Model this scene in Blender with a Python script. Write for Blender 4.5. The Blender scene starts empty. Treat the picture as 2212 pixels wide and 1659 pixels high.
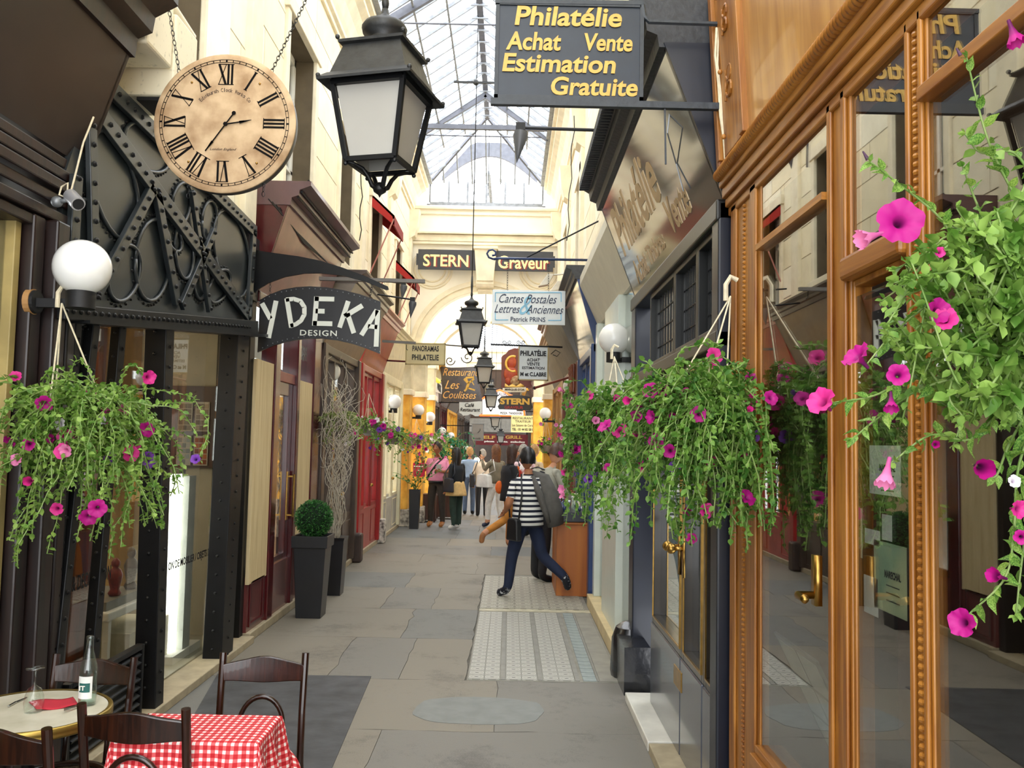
import bpy, bmesh, math, random
from mathutils import Vector, Matrix, noise as mnoise
PI = math.pi
sc = bpy.context.scene
COL = sc.collection
V = Vector
# ---------------------------------------------------------------- camera
F, CAMZ, VPX, VPY, ROLL = 1900.0, 1.8, 1100.0, 955.0, math.radians(1.15)
def cam_matrix():
    # camera looks along -Z; find the rotation for which world +Y lands on the vanishing point and 'up' is rolled by ROLL
    fy = V(((VPX - 1106) / F, -(VPY - 829.5) / F, -1)).normalized()      # world +Y seen in camera space
    upc = V((math.sin(ROLL), math.cos(ROLL), 0))
    uz = (upc - fy * upc.dot(fy)).normalized()                           # world +Z in camera space
    ux = fy.cross(uz)
    return Matrix((ux, fy, uz))                                          # rows: world axes in camera space -> world = M @ cam
CM = cam_matrix()
cam_d = bpy.data.cameras.new('camera'); cam = bpy.data.objects.new('camera', cam_d); COL.objects.link(cam)
cam_d.sensor_width = 36; cam_d.lens = 36 * F / 2212; cam_d.clip_start = 0.05; cam_d.clip_end = 300
cam.matrix_world = Matrix.Translation((0, 0, CAMZ)) @ CM.to_4x4()
sc.camera = cam
# ---------------------------------------------------------------- light and exposure
sc.view_settings.view_transform = 'Standard'; sc.view_settings.look = 'None'
sc.view_settings.gamma = 1; sc.view_settings.use_curve_mapping = False
sc.view_settings.exposure = 0.0
w = bpy.data.worlds.new('overcast_sky'); sc.world = w; w.use_nodes = True
wn = w.node_tree.nodes; wl = w.node_tree.links; wn.clear()
wo = wn.new('ShaderNodeOutputWorld'); wb = wn.new('ShaderNodeBackground'); wb.inputs['Strength'].default_value = 6.4
wt = wn.new('ShaderNodeTexCoord'); wz = wn.new('ShaderNodeTexNoise'); wz.inputs['Scale'].default_value = 2.2
wr = wn.new('ShaderNodeValToRGB'); wr.color_ramp.elements[0].color = (.88, .93, 1, 1); wr.color_ramp.elements[1].color = (1, .985, .95, 1)
wl.new(wt.outputs['Generated'], wz.inputs['Vector']); wl.new(wz.outputs['Fac'], wr.inputs['Fac'])
wl.new(wr.outputs['Color'], wb.inputs['Color']); wl.new(wb.outputs['Background'], wo.inputs['Surface'])
try:
    sc.cycles.max_bounces = 10; sc.cycles.transparent_max_bounces = 24; sc.cycles.diffuse_bounces = 5
    sc.cycles.use_denoising = True; sc.cycles.sample_clamp_indirect = 8
except Exception: pass
# ---------------------------------------------------------------- pixels to points on real planes
def ray(px, py):
    return CM @ V(((px - 1106) / F, -(py - 829.5) / F, -1))
def ox(px, py, x): d = ray(px, py); t = x / d.x; return V((x, d.y * t, CAMZ + d.z * t))
def oy(px, py, y): d = ray(px, py); t = y / d.y; return V((d.x * t, y, CAMZ + d.z * t))
def oz(px, py, z=0): d = ray(px, py); t = (z - CAMZ) / d.z; return V((d.x * t, d.y * t, z))
def Yx(px, x): return ox(px, 955, x).y
# ---------------------------------------------------------------- colour and materials
def hx(s, k=1.0):
    s = s.lstrip('#'); r = []
    for i in (0, 2, 4):
        c = int(s[i:i+2], 16) / 255
        r.append(min(1, (c / 12.92 if c <= .04045 else ((c + .055) / 1.055) ** 2.4) * k))
    return tuple(r)
MATS = {}
def newmat(name):
    m = bpy.data.materials.new(name); m.use_nodes = True
    nt = m.node_tree; nt.nodes.clear(); MATS[name] = m
    out = nt.nodes.new('ShaderNodeOutputMaterial')
    return m, nt, nt.nodes, nt.links, out
def coords(nt, stretch=(1, 1, 1), kind='Object'):
    tc = nt.nodes.new('ShaderNodeTexCoord'); mp = nt.nodes.new('ShaderNodeMapping'); mp.inputs['Scale'].default_value = stretch
    nt.links.new(tc.outputs[kind], mp.inputs['Vector']); return mp.outputs['Vector']
def pm(name, c="#808080", rough=.5, metal=0, var=.12, scale=6, bump=0, spec=.5, coat=0, stretch=(1, 1, 1), c2=None, detail=4, emit=0, ec=None, lo=.35, hi=.65):
    if name in MATS: return MATS[name]
    m, nt, N, L, out = newmat(name)
    b = N.new('ShaderNodeBsdfPrincipled'); L.new(b.outputs[0], out.inputs[0])
    col = hx(c); a = tuple(x * (1 - var) for x in col); z = hx(c2) if c2 else tuple(min(1, x * (1 + var)) for x in col)
    nz = N.new('ShaderNodeTexNoise'); nz.inputs['Scale'].default_value = scale; nz.inputs['Detail'].default_value = detail
    L.new(coords(nt, stretch), nz.inputs['Vector'])
    r = N.new('ShaderNodeValToRGB'); r.color_ramp.elements[0].position = lo; r.color_ramp.elements[1].position = hi
    r.color_ramp.elements[0].color = (*a, 1); r.color_ramp.elements[1].color = (*z, 1)
    L.new(nz.outputs['Fac'], r.inputs['Fac']); L.new(r.outputs['Color'], b.inputs['Base Color'])
    b.inputs['Roughness'].default_value = rough; b.inputs['Metallic'].default_value = metal
    b.inputs['Specular IOR Level'].default_value = spec; b.inputs['Coat Weight'].default_value = coat
    b.inputs['Coat Roughness'].default_value = .08
    if bump:
        bp = N.new('ShaderNodeBump'); bp.inputs['Strength'].default_value = bump; bp.inputs['Distance'].default_value = .01
        L.new(nz.outputs['Fac'], bp.inputs['Height']); L.new(bp.outputs[0], b.inputs['Normal'])
    if emit:
        b.inputs['Emission Color'].default_value = (*(hx(ec or c)), 1); b.inputs['Emission Strength'].default_value = emit
    return m
def glassmat(name, tint=(.93, .96, .95), ior=1.5, add=0.03, rough=0.0, mul=1.3):
    m, nt, N, L, out = newmat(name)
    t = N.new('ShaderNodeBsdfTransparent'); t.inputs[0].default_value = (*tint, 1)
    g = N.new('ShaderNodeBsdfGlossy'); g.inputs['Roughness'].default_value = rough
    f = N.new('ShaderNodeLayerWeight'); f.inputs[0].default_value = .5
    pw = N.new('ShaderNodeMath'); pw.operation = 'POWER'; pw.inputs[1].default_value = 3.2
    ma = N.new('ShaderNodeMath'); ma.operation = 'MULTIPLY_ADD'; ma.inputs[1].default_value = mul; ma.inputs[2].default_value = add; ma.use_clamp = True
    mx = N.new('ShaderNodeMixShader')
    L.new(f.outputs['Facing'], pw.inputs[0]); L.new(pw.outputs[0], ma.inputs[0]); L.new(ma.outputs[0], mx.inputs[0]); L.new(t.outputs[0], mx.inputs[1]); L.new(g.outputs[0], mx.inputs[2])
    L.new(mx.outputs[0], out.inputs[0]); return m
def leafmat(name, c1, c2, tr=.35, scale=14):
    m, nt, N, L, out = newmat(name)
    nz = N.new('ShaderNodeTexNoise'); nz.inputs['Scale'].default_value = scale; L.new(coords(nt), nz.inputs['Vector'])
    r = N.new('ShaderNodeValToRGB'); r.color_ramp.elements[0].position = .38; r.color_ramp.elements[1].position = .62
    r.color_ramp.elements[0].color = (*hx(c1), 1); r.color_ramp.elements[1].color = (*hx(c2), 1); L.new(nz.outputs['Fac'], r.inputs['Fac'])
    d = N.new('ShaderNodeBsdfPrincipled'); d.inputs['Roughness'].default_value = .5; d.inputs['Specular IOR Level'].default_value = .35
    t = N.new('ShaderNodeBsdfTranslucent'); mx = N.new('ShaderNodeMixShader'); mx.inputs[0].default_value = tr
    L.new(r.outputs[0], d.inputs['Base Color']); L.new(r.outputs[0], t.inputs[0])
    L.new(d.outputs[0], mx.inputs[1]); L.new(t.outputs[0], mx.inputs[2]); L.new(mx.outputs[0], out.inputs[0]); return m
def woodmat(name, c1, c2, rough=.35, axis='Z', scale=1.0, coat=.2):
    if name in MATS: return MATS[name]
    m, nt, N, L, out = newmat(name)
    s = {'Z': (9, 9, .7), 'Y': (9, .7, 9), 'X': (.7, 9, 9)}[axis]
    s = tuple(q * scale for q in s)
    nz = N.new('ShaderNodeTexNoise'); nz.inputs['Scale'].default_value = 3.2; nz.inputs['Detail'].default_value = 8; nz.inputs['Distortion'].default_value = .6
    L.new(coords(nt, s), nz.inputs['Vector'])
    r = N.new('ShaderNodeValToRGB'); r.color_ramp.elements[0].position = .32; r.color_ramp.elements[1].position = .68
    r.color_ramp.elements[0].color = (*hx(c1), 1); r.color_ramp.elements[1].color = (*hx(c2), 1)
    b = N.new('ShaderNodeBsdfPrincipled'); b.inputs['Roughness'].default_value = rough; b.inputs['Coat Weight'].default_value = coat
    bp = N.new('ShaderNodeBump'); bp.inputs['Strength'].default_value = .12; bp.inputs['Distance'].default_value = .004
    L.new(nz.outputs['Fac'], r.inputs['Fac']); L.new(r.outputs[0], b.inputs['Base Color']); L.new(nz.outputs['Fac'], bp.inputs['Height'])
    L.new(bp.outputs[0], b.inputs['Normal']); L.new(b.outputs[0], out.inputs[0]); return m
def stripemat(name, ca, cb, period, duty=.5, axis=2, rough=.9, third=None):
    m, nt, N, L, out = newmat(name)
    tc = N.new('ShaderNodeTexCoord'); sp = N.new('ShaderNodeSeparateXYZ'); L.new(tc.outputs['Object'], sp.inputs[0])
    a = N.new('ShaderNodeMath'); a.operation = 'DIVIDE'; a.inputs[1].default_value = period; L.new(sp.outputs[axis], a.inputs[0])
    f = N.new('ShaderNodeMath'); f.operation = 'FRACT'; L.new(a.outputs[0], f.inputs[0])
    g = N.new('ShaderNodeMath'); g.operation = 'GREATER_THAN'; g.inputs[1].default_value = duty; L.new(f.outputs[0], g.inputs[0])
    mx = N.new('ShaderNodeMix'); mx.data_type = 'RGBA'; mx.inputs[6].default_value = (*hx(ca), 1); mx.inputs[7].default_value = (*hx(cb), 1)
    L.new(g.outputs[0], mx.inputs[0]); b = N.new('ShaderNodeBsdfPrincipled'); b.inputs['Roughness'].default_value = rough
    L.new(mx.outputs[2], b.inputs['Base Color']); L.new(b.outputs[0], out.inputs[0]); return m
# ---------------------------------------------------------------- mesh builder
ORG = {}
def org(p): return ORG.get(p.name, V((0, 0, 0))) if p else V((0, 0, 0))
class MB:
    def __init__(s): s.v = []; s.f = []; s.mi = []; s.cur = 0
    def add(s, vs, fs):
        n = len(s.v); s.v.extend([tuple(q) for q in vs]); s.f.extend([tuple(i + n for i in f) for f in fs]); s.mi.extend([s.cur] * len(fs)); return s
    def box(s, x0, x1, y0, y1, z0, z1):
        if x0 > x1: x0, x1 = x1, x0
        if y0 > y1: y0, y1 = y1, y0
        if z0 > z1: z0, z1 = z1, z0
        return s.add([(x0, y0, z0), (x1, y0, z0), (x1, y1, z0), (x0, y1, z0), (x0, y0, z1), (x1, y0, z1), (x1, y1, z1), (x0, y1, z1)],
                     [(0, 3, 2, 1), (4, 5, 6, 7), (0, 1, 5, 4), (1, 2, 6, 5), (2, 3, 7, 6), (3, 0, 4, 7)])
    def bar(s, p, q, w, h=None, up=(0, 0, 1), w2=None, h2=None):
        p = V(p); q = V(q); h = w if h is None else h; d = (q - p).normalized(); up = V(up)
        if abs(d.dot(up)) > .98: up = V((0, 1, 0)) if abs(d.y) < .9 else V((1, 0, 0))
        a = d.cross(up).normalized(); b = a.cross(d); w2 = w2 or w; h2 = h2 or h; vs = []
        for c, ww, hh in ((p, w, h), (q, w2, h2)):
            for i, j in ((-1, -1), (1, -1), (1, 1), (-1, 1)): vs.append(c + a * ww / 2 * i + b * hh / 2 * j)
        return s.add(vs, [(0, 1, 2, 3), (7, 6, 5, 4), (0, 4, 5, 1), (1, 5, 6, 2), (2, 6, 7, 3), (3, 7, 4, 0)])
    def tube(s, pts, r, n=8, closed=False, flat=1.0):
        pts = [V(p) for p in pts]; m = len(pts)
        if m < 2: return s
        rs = r if isinstance(r, (list, tuple)) else [r] * m
        vs = []; prev = None
        for i, p in enumerate(pts):
            if closed: d = pts[(i + 1) % m] - pts[i - 1]
            else: d = pts[min(i + 1, m - 1)] - pts[max(i - 1, 0)]
            if d.length < 1e-9: d = V((0, 0, 1))
            d.normalize()
            if prev is None: a = d.orthogonal().normalized()
            else:
                a = prev - d * prev.dot(d)
                a = a.normalized() if a.length > 1e-6 else d.orthogonal().normalized()
            prev = a; b = d.cross(a)
            for k in range(n):
                t = 2 * PI * k / n; vs.append(p + (a * math.cos(t) + b * math.sin(t) * flat) * rs[i])
        fs = []
        for i in range(m if closed else m - 1):
            j = (i + 1) % m
            for k in range(n): fs.append((i * n + k, i * n + (k + 1) % n, j * n + (k + 1) % n, j * n + k))
        if not closed: fs.append(tuple(range(n))[::-1]); fs.append(tuple((m - 1) * n + k for k in range(n)))
        return s.add(vs, fs)
    def lathe(s, prof, c=(0, 0, 0), n=20, R=None, ph=0, cap=True):
        c = V(c); vs = []; m = len(prof)
        for r, z in prof:
            for k in range(n):
                t = 2 * PI * k / n + ph; q = V((r * math.cos(t), r * math.sin(t), z)); vs.append(c + (R @ q if R else q))
        fs = []
        for i in range(m - 1):
            for k in range(n): fs.append((i * n + k, i * n + (k + 1) % n, (i + 1) * n + (k + 1) % n, (i + 1) * n + k))
        if cap and prof[0][0] > 1e-4: fs.append(tuple(range(n))[::-1])
        if cap and prof[-1][0] > 1e-4: fs.append(tuple((m - 1) * n + k for k in range(n)))
        return s.add(vs, fs)
    def ball(s, c, r, n=20, m=12, R=None):
        rx, ry, rz = r if isinstance(r, (tuple, list)) else (r, r, r); c = V(c); vs = []; fs = []
        for i in range(m + 1):
            p = -PI / 2 + PI * i / m
            for k in range(n):
                t = 2 * PI * k / n; q = V((rx * math.cos(p) * math.cos(t), ry * math.cos(p) * math.sin(t), rz * math.sin(p)))
                vs.append(c + (R @ q if R else q))
        for i in range(m):
            for k in range(n): fs.append((i * n + k, i * n + (k + 1) % n, (i + 1) * n + (k + 1) % n, (i + 1) * n + k))
        return s.add(vs, fs)
    def prism(s, poly, ext):
        poly = [V(p) for p in poly]; e = V(ext); n = len(poly)
        nrm = sum(((poly[i] - poly[0]).cross(poly[(i + 1) % n] - poly[0]) for i in range(n)), V((0, 0, 0)))
        if nrm.dot(e) > 0: poly = poly[::-1]
        return s.add(poly + [p + e for p in poly], [tuple(range(n)), tuple(range(2 * n - 1, n - 1, -1))] + [(i, i + n, (i + 1) % n + n, (i + 1) % n) for i in range(n)])
    def build(s, name, mat=None, parent=None, smooth=False, bevel=0, mats=None, label=None):
        mk = getattr(s, 'marks', [])
        if 'lettering' in name and len(mk) > 1 and mk[0] == (0, 0) and not getattr(s, 'whole', False):
            mk = mk + [(len(s.v), len(s.f))]; r_ = None
            for (v0, f0), (v1, f1) in zip(mk, mk[1:]):
                q = MB(); q.v = s.v[v0:v1]; q.f = [tuple(i - v0 for i in f) for f in s.f[f0:f1]]; r_ = q.build(name, mat, parent)
            return r_
        o0 = org(parent); me = bpy.data.meshes.new(name)
        me.from_pydata([(x - o0.x, y - o0.y, z - o0.z) for x, y, z in s.v], [], s.f)
        for m in (mats or [mat]):
            if m: me.materials.append(m)
        if mats: me.polygons.foreach_set('material_index', s.mi)
        if smooth: me.polygons.foreach_set('use_smooth', [True] * len(me.polygons))
        me.update()
        o = bpy.data.objects.new(name, me); COL.objects.link(o)
        if parent: o.parent = parent; ORG[o.name] = o0
        else: ORG[o.name] = V((0, 0, 0))
        if bevel:
            b = o.modifiers.new('bevel', 'BEVEL'); b.width = bevel; b.segments = 2; b.limit_method = 'ANGLE'; b.angle_limit = .7
        if smooth and smooth == 'auto':
            me.polygons.foreach_set('use_smooth', [True] * len(me.polygons))
            e = o.modifiers.new('split', 'EDGE_SPLIT'); e.split_angle = .6
        if label: o['label'] = label
        return o
def tag(o, label, cat, group=None):
    o['label'] = label; o['category'] = cat
    if group: o['group'] = group
    return o
def thing(name, label, cat, loc=(0, 0, 0), group=None):
    o = bpy.data.objects.new(name, None); COL.objects.link(o); o.location = loc; ORG[o.name] = V(loc)
    o.empty_display_size = .1
    return tag(o, label, cat, group)
def struct(o, label=None):
    o['kind'] = 'structure'
    if label: o['label'] = label
    return o
def inst(name, me, parent, loc, rot=None, scale=1, mod=None):
    o = bpy.data.objects.new(name, me); COL.objects.link(o); o.parent = parent
    o.location = V(loc) - org(parent)
    if rot is not None:
        if isinstance(rot, Matrix): o.rotation_euler = rot.to_euler()
        else: o.rotation_euler = rot
    if scale != 1: o.scale = (scale,) * 3 if not isinstance(scale, tuple) else scale
    return o
def dup(root, loc, rotz=None, label=None, group=None, scale=None):
    r = root.copy(); COL.objects.link(r); r.location = loc
    if rotz is not None: r.rotation_euler = (0, 0, rotz)
    if scale: r.scale = (scale,) * 3 if not isinstance(scale, tuple) else scale
    if label: r['label'] = label
    if group: r['group'] = group
    for ch in list(root.children):
        c = ch.copy(); COL.objects.link(c); c.parent = r
        for g in ch.children:
            d = g.copy(); COL.objects.link(d); d.parent = c
    return r
# ---------------------------------------------------------------- lettering
def text_mesh(s, shear=0, bold=0, ext=.01, space=1.0, res=3):
    cu = bpy.data.curves.new('txt', 'FONT'); cu.body = s; cu.size = 1; cu.shear = shear; cu.offset = bold; cu.extrude = ext
    cu.space_character = space; cu.resolution_u = res; cu.align_x = 'CENTER'
    o = bpy.data.objects.new('txt', cu); COL.objects.link(o)
    dg = bpy.context.evaluated_depsgraph_get(); me = bpy.data.meshes.new_from_object(o.evaluated_get(dg))
    vs = [v.co.copy() for v in me.vertices]; fs = [tuple(p.vertices) for p in me.polygons]
    bpy.data.objects.remove(o); bpy.data.meshes.remove(me); bpy.data.curves.remove(cu)
    return vs, fs
def letters(mb, s, c, wd, ht=None, u=(1, 0, 0), v=(0, 0, 1), shear=0, bold=0, ext=.004, space=1.0, serif=0, res=3, warp=None):
    """text fitted to width wd (and height ht) centred on c, in the plane of u and v"""
    vs, fs = text_mesh(s, shear, bold, .01, space, res)
    if not vs: return
    u = V(u).normalized(); v = V(v).normalized(); n = u.cross(v)
    x0 = min(q.x for q in vs); x1 = max(q.x for q in vs); y0 = min(q.y for q in vs); y1 = max(q.y for q in vs)
    k = wd / (x1 - x0); ky = ht / (y1 - y0) if ht else k; c = V(c); out = []
    for q in vs:
        a = (q.x - (x0 + x1) / 2) * k; b = (q.y - (y0 + y1) / 2) * ky
        if warp: a, b = warp(a, b)
        out.append(c + u * a + v * b + n * ((q.z / .01) * ext / 2 + ext / 2))
    mb.marks = getattr(mb, 'marks', []) + [(len(mb.v), len(mb.f))]
    mb.add(out, fs)
def rng_poly(c, r, n, u, v, a0=0):
    return [V(c) + V(u) * r * math.cos(a0 + 2 * PI * i / n) + V(v) * r * math.sin(a0 + 2 * PI * i / n) for i in range(n)]
# ---------------------------------------------------------------- shared materials
CREAM = pm('cream_limewash', '#efe4c6', .85, var=.06, scale=2.2, bump=.15)
CREAMD = pm('cream_stone_trim', '#eadfc4', .8, var=.08, scale=5, bump=.2)
STONE = pm('pale_ledge_stone', '#a89b80', .7, var=.12, scale=9, bump=.2)
IRON = pm('black_painted_iron', '#0b0c0e', .42, var=.2, scale=12, bump=.06, spec=.3)
IRONP = pm('grey_black_plate', '#24292b', .34, var=.1, scale=4, bump=.04, coat=.15)
LEAD = pm('weathered_lantern_iron', '#262727', .5, var=.3, scale=22, bump=.35)
BROWNW = woodmat('dark_brown_wood', '#0f0706', '#24110c', .42, coat=.08)
CHAIRW = woodmat('dark_bentwood', '#140804', '#321609', .28, scale=2, coat=.3)
OAK = woodmat('honey_oak_upright', '#7b4510', '#ad742c', .42, coat=.08)
OAKY = woodmat('honey_oak_rail', '#7b4510', '#ad742c', .42, 'Y', coat=.08)
OAKPAN = woodmat('golden_oak_panel', '#a06c2c', '#c4924c', .3, 'Z', .45)
RED = pm('red_brown_gloss_paint', '#480a10', .25, var=.15, scale=5, coat=.4)
REDB = pm('bright_red_paint', '#9c1d1c', .35, var=.12, scale=5, coat=.2)
PINKP = pm('pink_brown_fascia_paint', '#7d4b45', .3, var=.15, scale=6, coat=.4)
PLY = woodmat('pale_plywood', '#cbb283', '#dfcb9f', .6, 'Z', .8, 0)
NAVY = pm('navy_paint', '#0a1120', .36, var=.15, scale=6, coat=.1)
BLUE = pm('royal_blue_paint', '#16315f', .35, var=.12, scale=6, coat=.2)
OCHRE = pm('ochre_paint', '#d99a24', .55, var=.2, scale=5, c2='#e7b549', bump=.1)
BRASS = pm('brass', '#a98545', .3, 1.0, var=.15, scale=20)
GOLD = pm('gold_leaf_paint', '#c9a24a', .5, 0, var=.08, scale=30)
WHITEP = pm('white_paint', '#e9e7df', .5, var=.04, scale=5)
OPAL = pm('opal_glass', '#f1f1ee', .15, var=.02, scale=3, spec=.5, coat=.3)
FROST = pm('frosted_lantern_glass', '#aeaca5', .35, var=.04, scale=3)
GLASS = glassmat('shop_window_glass', (.93, .95, .94), 1.5, .10, 0, .7)
GLASSD = glassmat('dark_shop_window_glass', (.88, .90, .88), 1.5, .15, 0, .95)
ROOFG = glassmat('roof_glass', (.98, .99, 1), 1.3, .01, 0, .2)
CLEARG = glassmat('drinking_glass', (.93, .97, .95), 1.5, .06, 0, .6)
GREYM = pm('galvanised_steel', '#8b8f92', .45, .6, var=.15, scale=20)
DARKIN = pm('dark_interior', '#2c221b', .8, var=.3, scale=3)
TANIN = pm('warm_interior', '#a4763f', .7, var=.15, scale=2)
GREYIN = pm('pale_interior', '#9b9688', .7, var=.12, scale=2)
BLACKM = pm('black_rubber', '#0e0e10', .6, var=.2, scale=20)
INK = pm('black_ink', '#15151a', .6, var=.05)
ROPE = pm('cream_cord', '#d8cdb0', .8, var=.1, scale=40)
# ================================================================ floor
XL, XR = -2.3, 1.0
YA = 19.9                                       # the arch wall
YE = 62.0
random.seed(5)
def pavemat(name, c, k=1.0):
    m, nt, N, L, out = newmat(name); co = coords(nt); b = N.new('ShaderNodeBsdfPrincipled'); b.inputs['Roughness'].default_value = .62
    n1 = N.new('ShaderNodeTexNoise'); n1.inputs['Scale'].default_value = 1.7; n1.inputs['Detail'].default_value = 5; n2 = N.new('ShaderNodeTexNoise'); n2.inputs['Scale'].default_value = 120; n2.inputs['Detail'].default_value = 3
    n3 = N.new('ShaderNodeTexNoise'); n3.inputs['Scale'].default_value = 14; n3.inputs['Detail'].default_value = 9; n3.inputs['Roughness'].default_value = .7
    for n in (n1, n2, n3): L.new(co, n.inputs['Vector'])
    s1 = N.new('ShaderNodeMath'); s1.operation = 'MULTIPLY_ADD'; s1.inputs[1].default_value = .5; L.new(n2.outputs['Fac'], s1.inputs[0]); L.new(n1.outputs['Fac'], s1.inputs[2])
    s2 = N.new('ShaderNodeMath'); s2.operation = 'MULTIPLY_ADD'; s2.inputs[1].default_value = .6; L.new(n3.outputs['Fac'], s2.inputs[0]); L.new(s1.outputs[0], s2.inputs[2])
    r = N.new('ShaderNodeValToRGB'); e = r.color_ramp.elements; e[0].position = .78; e[1].position = 1.0; d = hx(c, .86); e[0].color = (*[x * .72 for x in d], 1); e[1].color = (*[x * 1.22 for x in d], 1)
    L.new(s2.outputs[0], r.inputs[0]); L.new(r.outputs[0], b.inputs['Base Color']); bp = N.new('ShaderNodeBump'); bp.inputs['Strength'].default_value = .35; bp.inputs['Distance'].default_value = .004
    L.new(s2.outputs[0], bp.inputs['Height']); L.new(bp.outputs[0], b.inputs['Normal']); L.new(b.outputs[0], out.inputs[0]); return m
SLABM = [pavemat('paving_grey', '#6f6e6a'), pavemat('paving_beige', '#7d766a'), pavemat('paving_blue_grey', '#696b6b'), pavemat('paving_warm_grey', '#75716a')]
fl = MB().box(-2.6, 1.25, -3, YE, -.12, -.008).build('floor', pm('joint_mortar', '#5f5b53', .9, var=.2, scale=12))
struct(fl)
def slab(x0, x1, y0, y1, m, jit=.02, name='paving_slab', z=0, th=.008):
    pts = []; 
    def edge(ax, ay, bx, by):
        L = math.hypot(bx - ax, by - ay); k = max(2, int(L / .18))
        for i in range(k):
            t = i / k; nx, ny = (0, 1) if abs(ay - by) < 1e-6 else (1, 0)
            j = (mnoise.noise(V((ax + (bx - ax) * t, ay + (by - ay) * t, 3)) * 4)) * jit * (1 if (abs(ay - by) < 1e-6 or True) else 0) if i else 0
            pts.append((ax + (bx - ax) * t + nx * j, ay + (by - ay) * t + ny * j))
    edge(x0, y0, x1, y0); edge(x1, y0, x1, y1); edge(x1, y1, x0, y1); edge(x0, y1, x0, y0)
    return MB().prism([(x, y, z - th) for x, y in pts], (0, 0, th)).build(name, m, fl)
yy = 1.0
rows = []
cuts = [1.0, 2.6, 4.3, 5.6, 6.77, 8.15, 9.55, 10.9, 12.1, 13.2, 14.1, 15.3, 16.4, 17.6, 19.0, 20.3, 21.8, 23.4, 25.1, 27, 29, 31.5]
for i in range(len(cuts) - 1):
    y0, y1 = cuts[i], cuts[i + 1]; tiled = 6.7 < y0 < 12
    xr = -.30 if tiled else 1.0
    n = 1 if tiled and i % 2 else 2 if (tiled or i % 3) else 3
    xs = [XL - .1] + sorted(XL + (xr - XL) * ((k + random.uniform(.75, 1.25)) / n) for k in range(n - 1)) + [xr]
    if tiled: xs = [XL - .1] + ([-1.05 + random.uniform(-.25, .2)] if i % 2 else [-1.35, -.8]) + [xr]
    for k in range(len(xs) - 1):
        m = SLABM[1] if (xs[k] < -1.6 and 6 < y0 < 10) else random.choice(SLABM)
        slab(xs[k] + .002, xs[k + 1] - .002, y0 + .002, y1 - .002, m, .035)
fb = MB().box(-2.4, 1.1, 31.5, YE - .1, -.01, 0).build('paving', SLABM[0], fl)
# near worn oval cement patch
pp = []
for i in range(40):
    t = 2 * PI * i / 40; j = 1 + .1 * mnoise.noise(V((math.cos(t), math.sin(t), 7)) * 2.5)
    pp.append((-.17 + .235 * 2 * j * math.copysign(abs(math.cos(t)) ** .7, math.cos(t)) * .93, 6.03 + .30 * j * math.copysign(abs(math.sin(t)) ** .8, math.sin(t)), .0))
MB().prism(pp, (0, 0, .003)).build('cement_patch', pm('pale_cement', '#7d7f7c', .7, var=.07, scale=9, bump=.3, detail=8), fl)
# dark slate slab on the left, in front of the riveted shop
DK = pm('dark_slate', '#3a3b3d', .55, var=.2, scale=5, bump=.4, detail=8, c2='#4c4d50')
a, b, c, d = oz(470, 1457), oz(802, 1462), oz(700, 1700), oz(330, 1700)
MB().prism([(p.x, p.y, 0.0) for p in (a, b, c, d)], (0, 0, .006)).build('dark_slate_slab', DK, fl)
# encaustic tiles
def tilemat(name, base, line, dark, k):
    m, nt, N, L, out = newmat(name)
    tc = N.new('ShaderNodeTexCoord'); mp = N.new('ShaderNodeMapping'); mp.inputs['Scale'].default_value = (k, k, k); L.new(tc.outputs['Object'], mp.inputs[0])
    sp = N.new('ShaderNodeSeparateXYZ'); L.new(mp.outputs[0], sp.inputs[0])
    def M(op, a, b=None, v=None):
        q = N.new('ShaderNodeMath'); q.operation = op; L.new(a, q.inputs[0])
        if b is not None: L.new(b, q.inputs[1])
        if v is not None: q.inputs[1].default_value = v
        return q.outputs[0]
    ax = M('ABSOLUTE', sp.outputs[0]); ay = M('ABSOLUTE', sp.outputs[1])
    s = M('ADD', ax, ay); d1 = M('ABSOLUTE', M('SUBTRACT', s, v=.38)); l1 = M('LESS_THAN', d1, v=.035)
    ln = N.new('ShaderNodeVectorMath'); ln.operation = 'LENGTH'; L.new(mp.outputs[0], ln.inputs[0])
    d2 = M('ABSOLUTE', M('SUBTRACT', ln.outputs['Value'], v=.5)); l2 = M('LESS_THAN', d2, v=.035)
    dot = M('LESS_THAN', ln.outputs['Value'], v=.12)
    df = M('ABSOLUTE', M('SUBTRACT', ax, ay)); l3 = M('LESS_THAN', df, v=.03)
    a = M('MAXIMUM', M('MAXIMUM', l1, l2), l3)
    nz = N.new('ShaderNodeTexNoise'); nz.inputs['Scale'].default_value = 9; L.new(tc.outputs['Object'], nz.inputs[0])
    m1 = N.new('ShaderNodeMix'); m1.data_type = 'RGBA'; m1.inputs[6].default_value = (*hx(base), 1); m1.inputs[7].default_value = (*hx(line), 1); L.new(a, m1.inputs[0])
    m2 = N.new('ShaderNodeMix'); m2.data_type = 'RGBA'; L.new(m1.outputs[2], m2.inputs[6]); m2.inputs[7].default_value = (*hx(dark), 1); L.new(dot, m2.inputs[0])
    bs = N.new('ShaderNodeBsdfPrincipled'); bs.inputs['Roughness'].default_value = .55; L.new(m2.outputs[2], bs.inputs['Base Color']); L.new(bs.outputs[0], out.inputs[0])
    return m
TA = tilemat('encaustic_tile_grey_star', '#b4b2a9', '#8a8981', '#6b6a66', 8.2)
TB = tilemat('encaustic_tile_diamond', '#b0ac9e', '#7c7768', '#5e594d', 5.5)
TS = pm('grey_border_tile', '#86847d', .6, var=.1, scale=10); TBL = pm('pale_blue_border_tile', '#8f9896', .6, var=.12, scale=14)
tb = MB().box(-.285, .9, 6.78, 12.08, -.006, 0).build('tile_bed', pm('tile_grout', '#8a877d', .8), fl)
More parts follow.
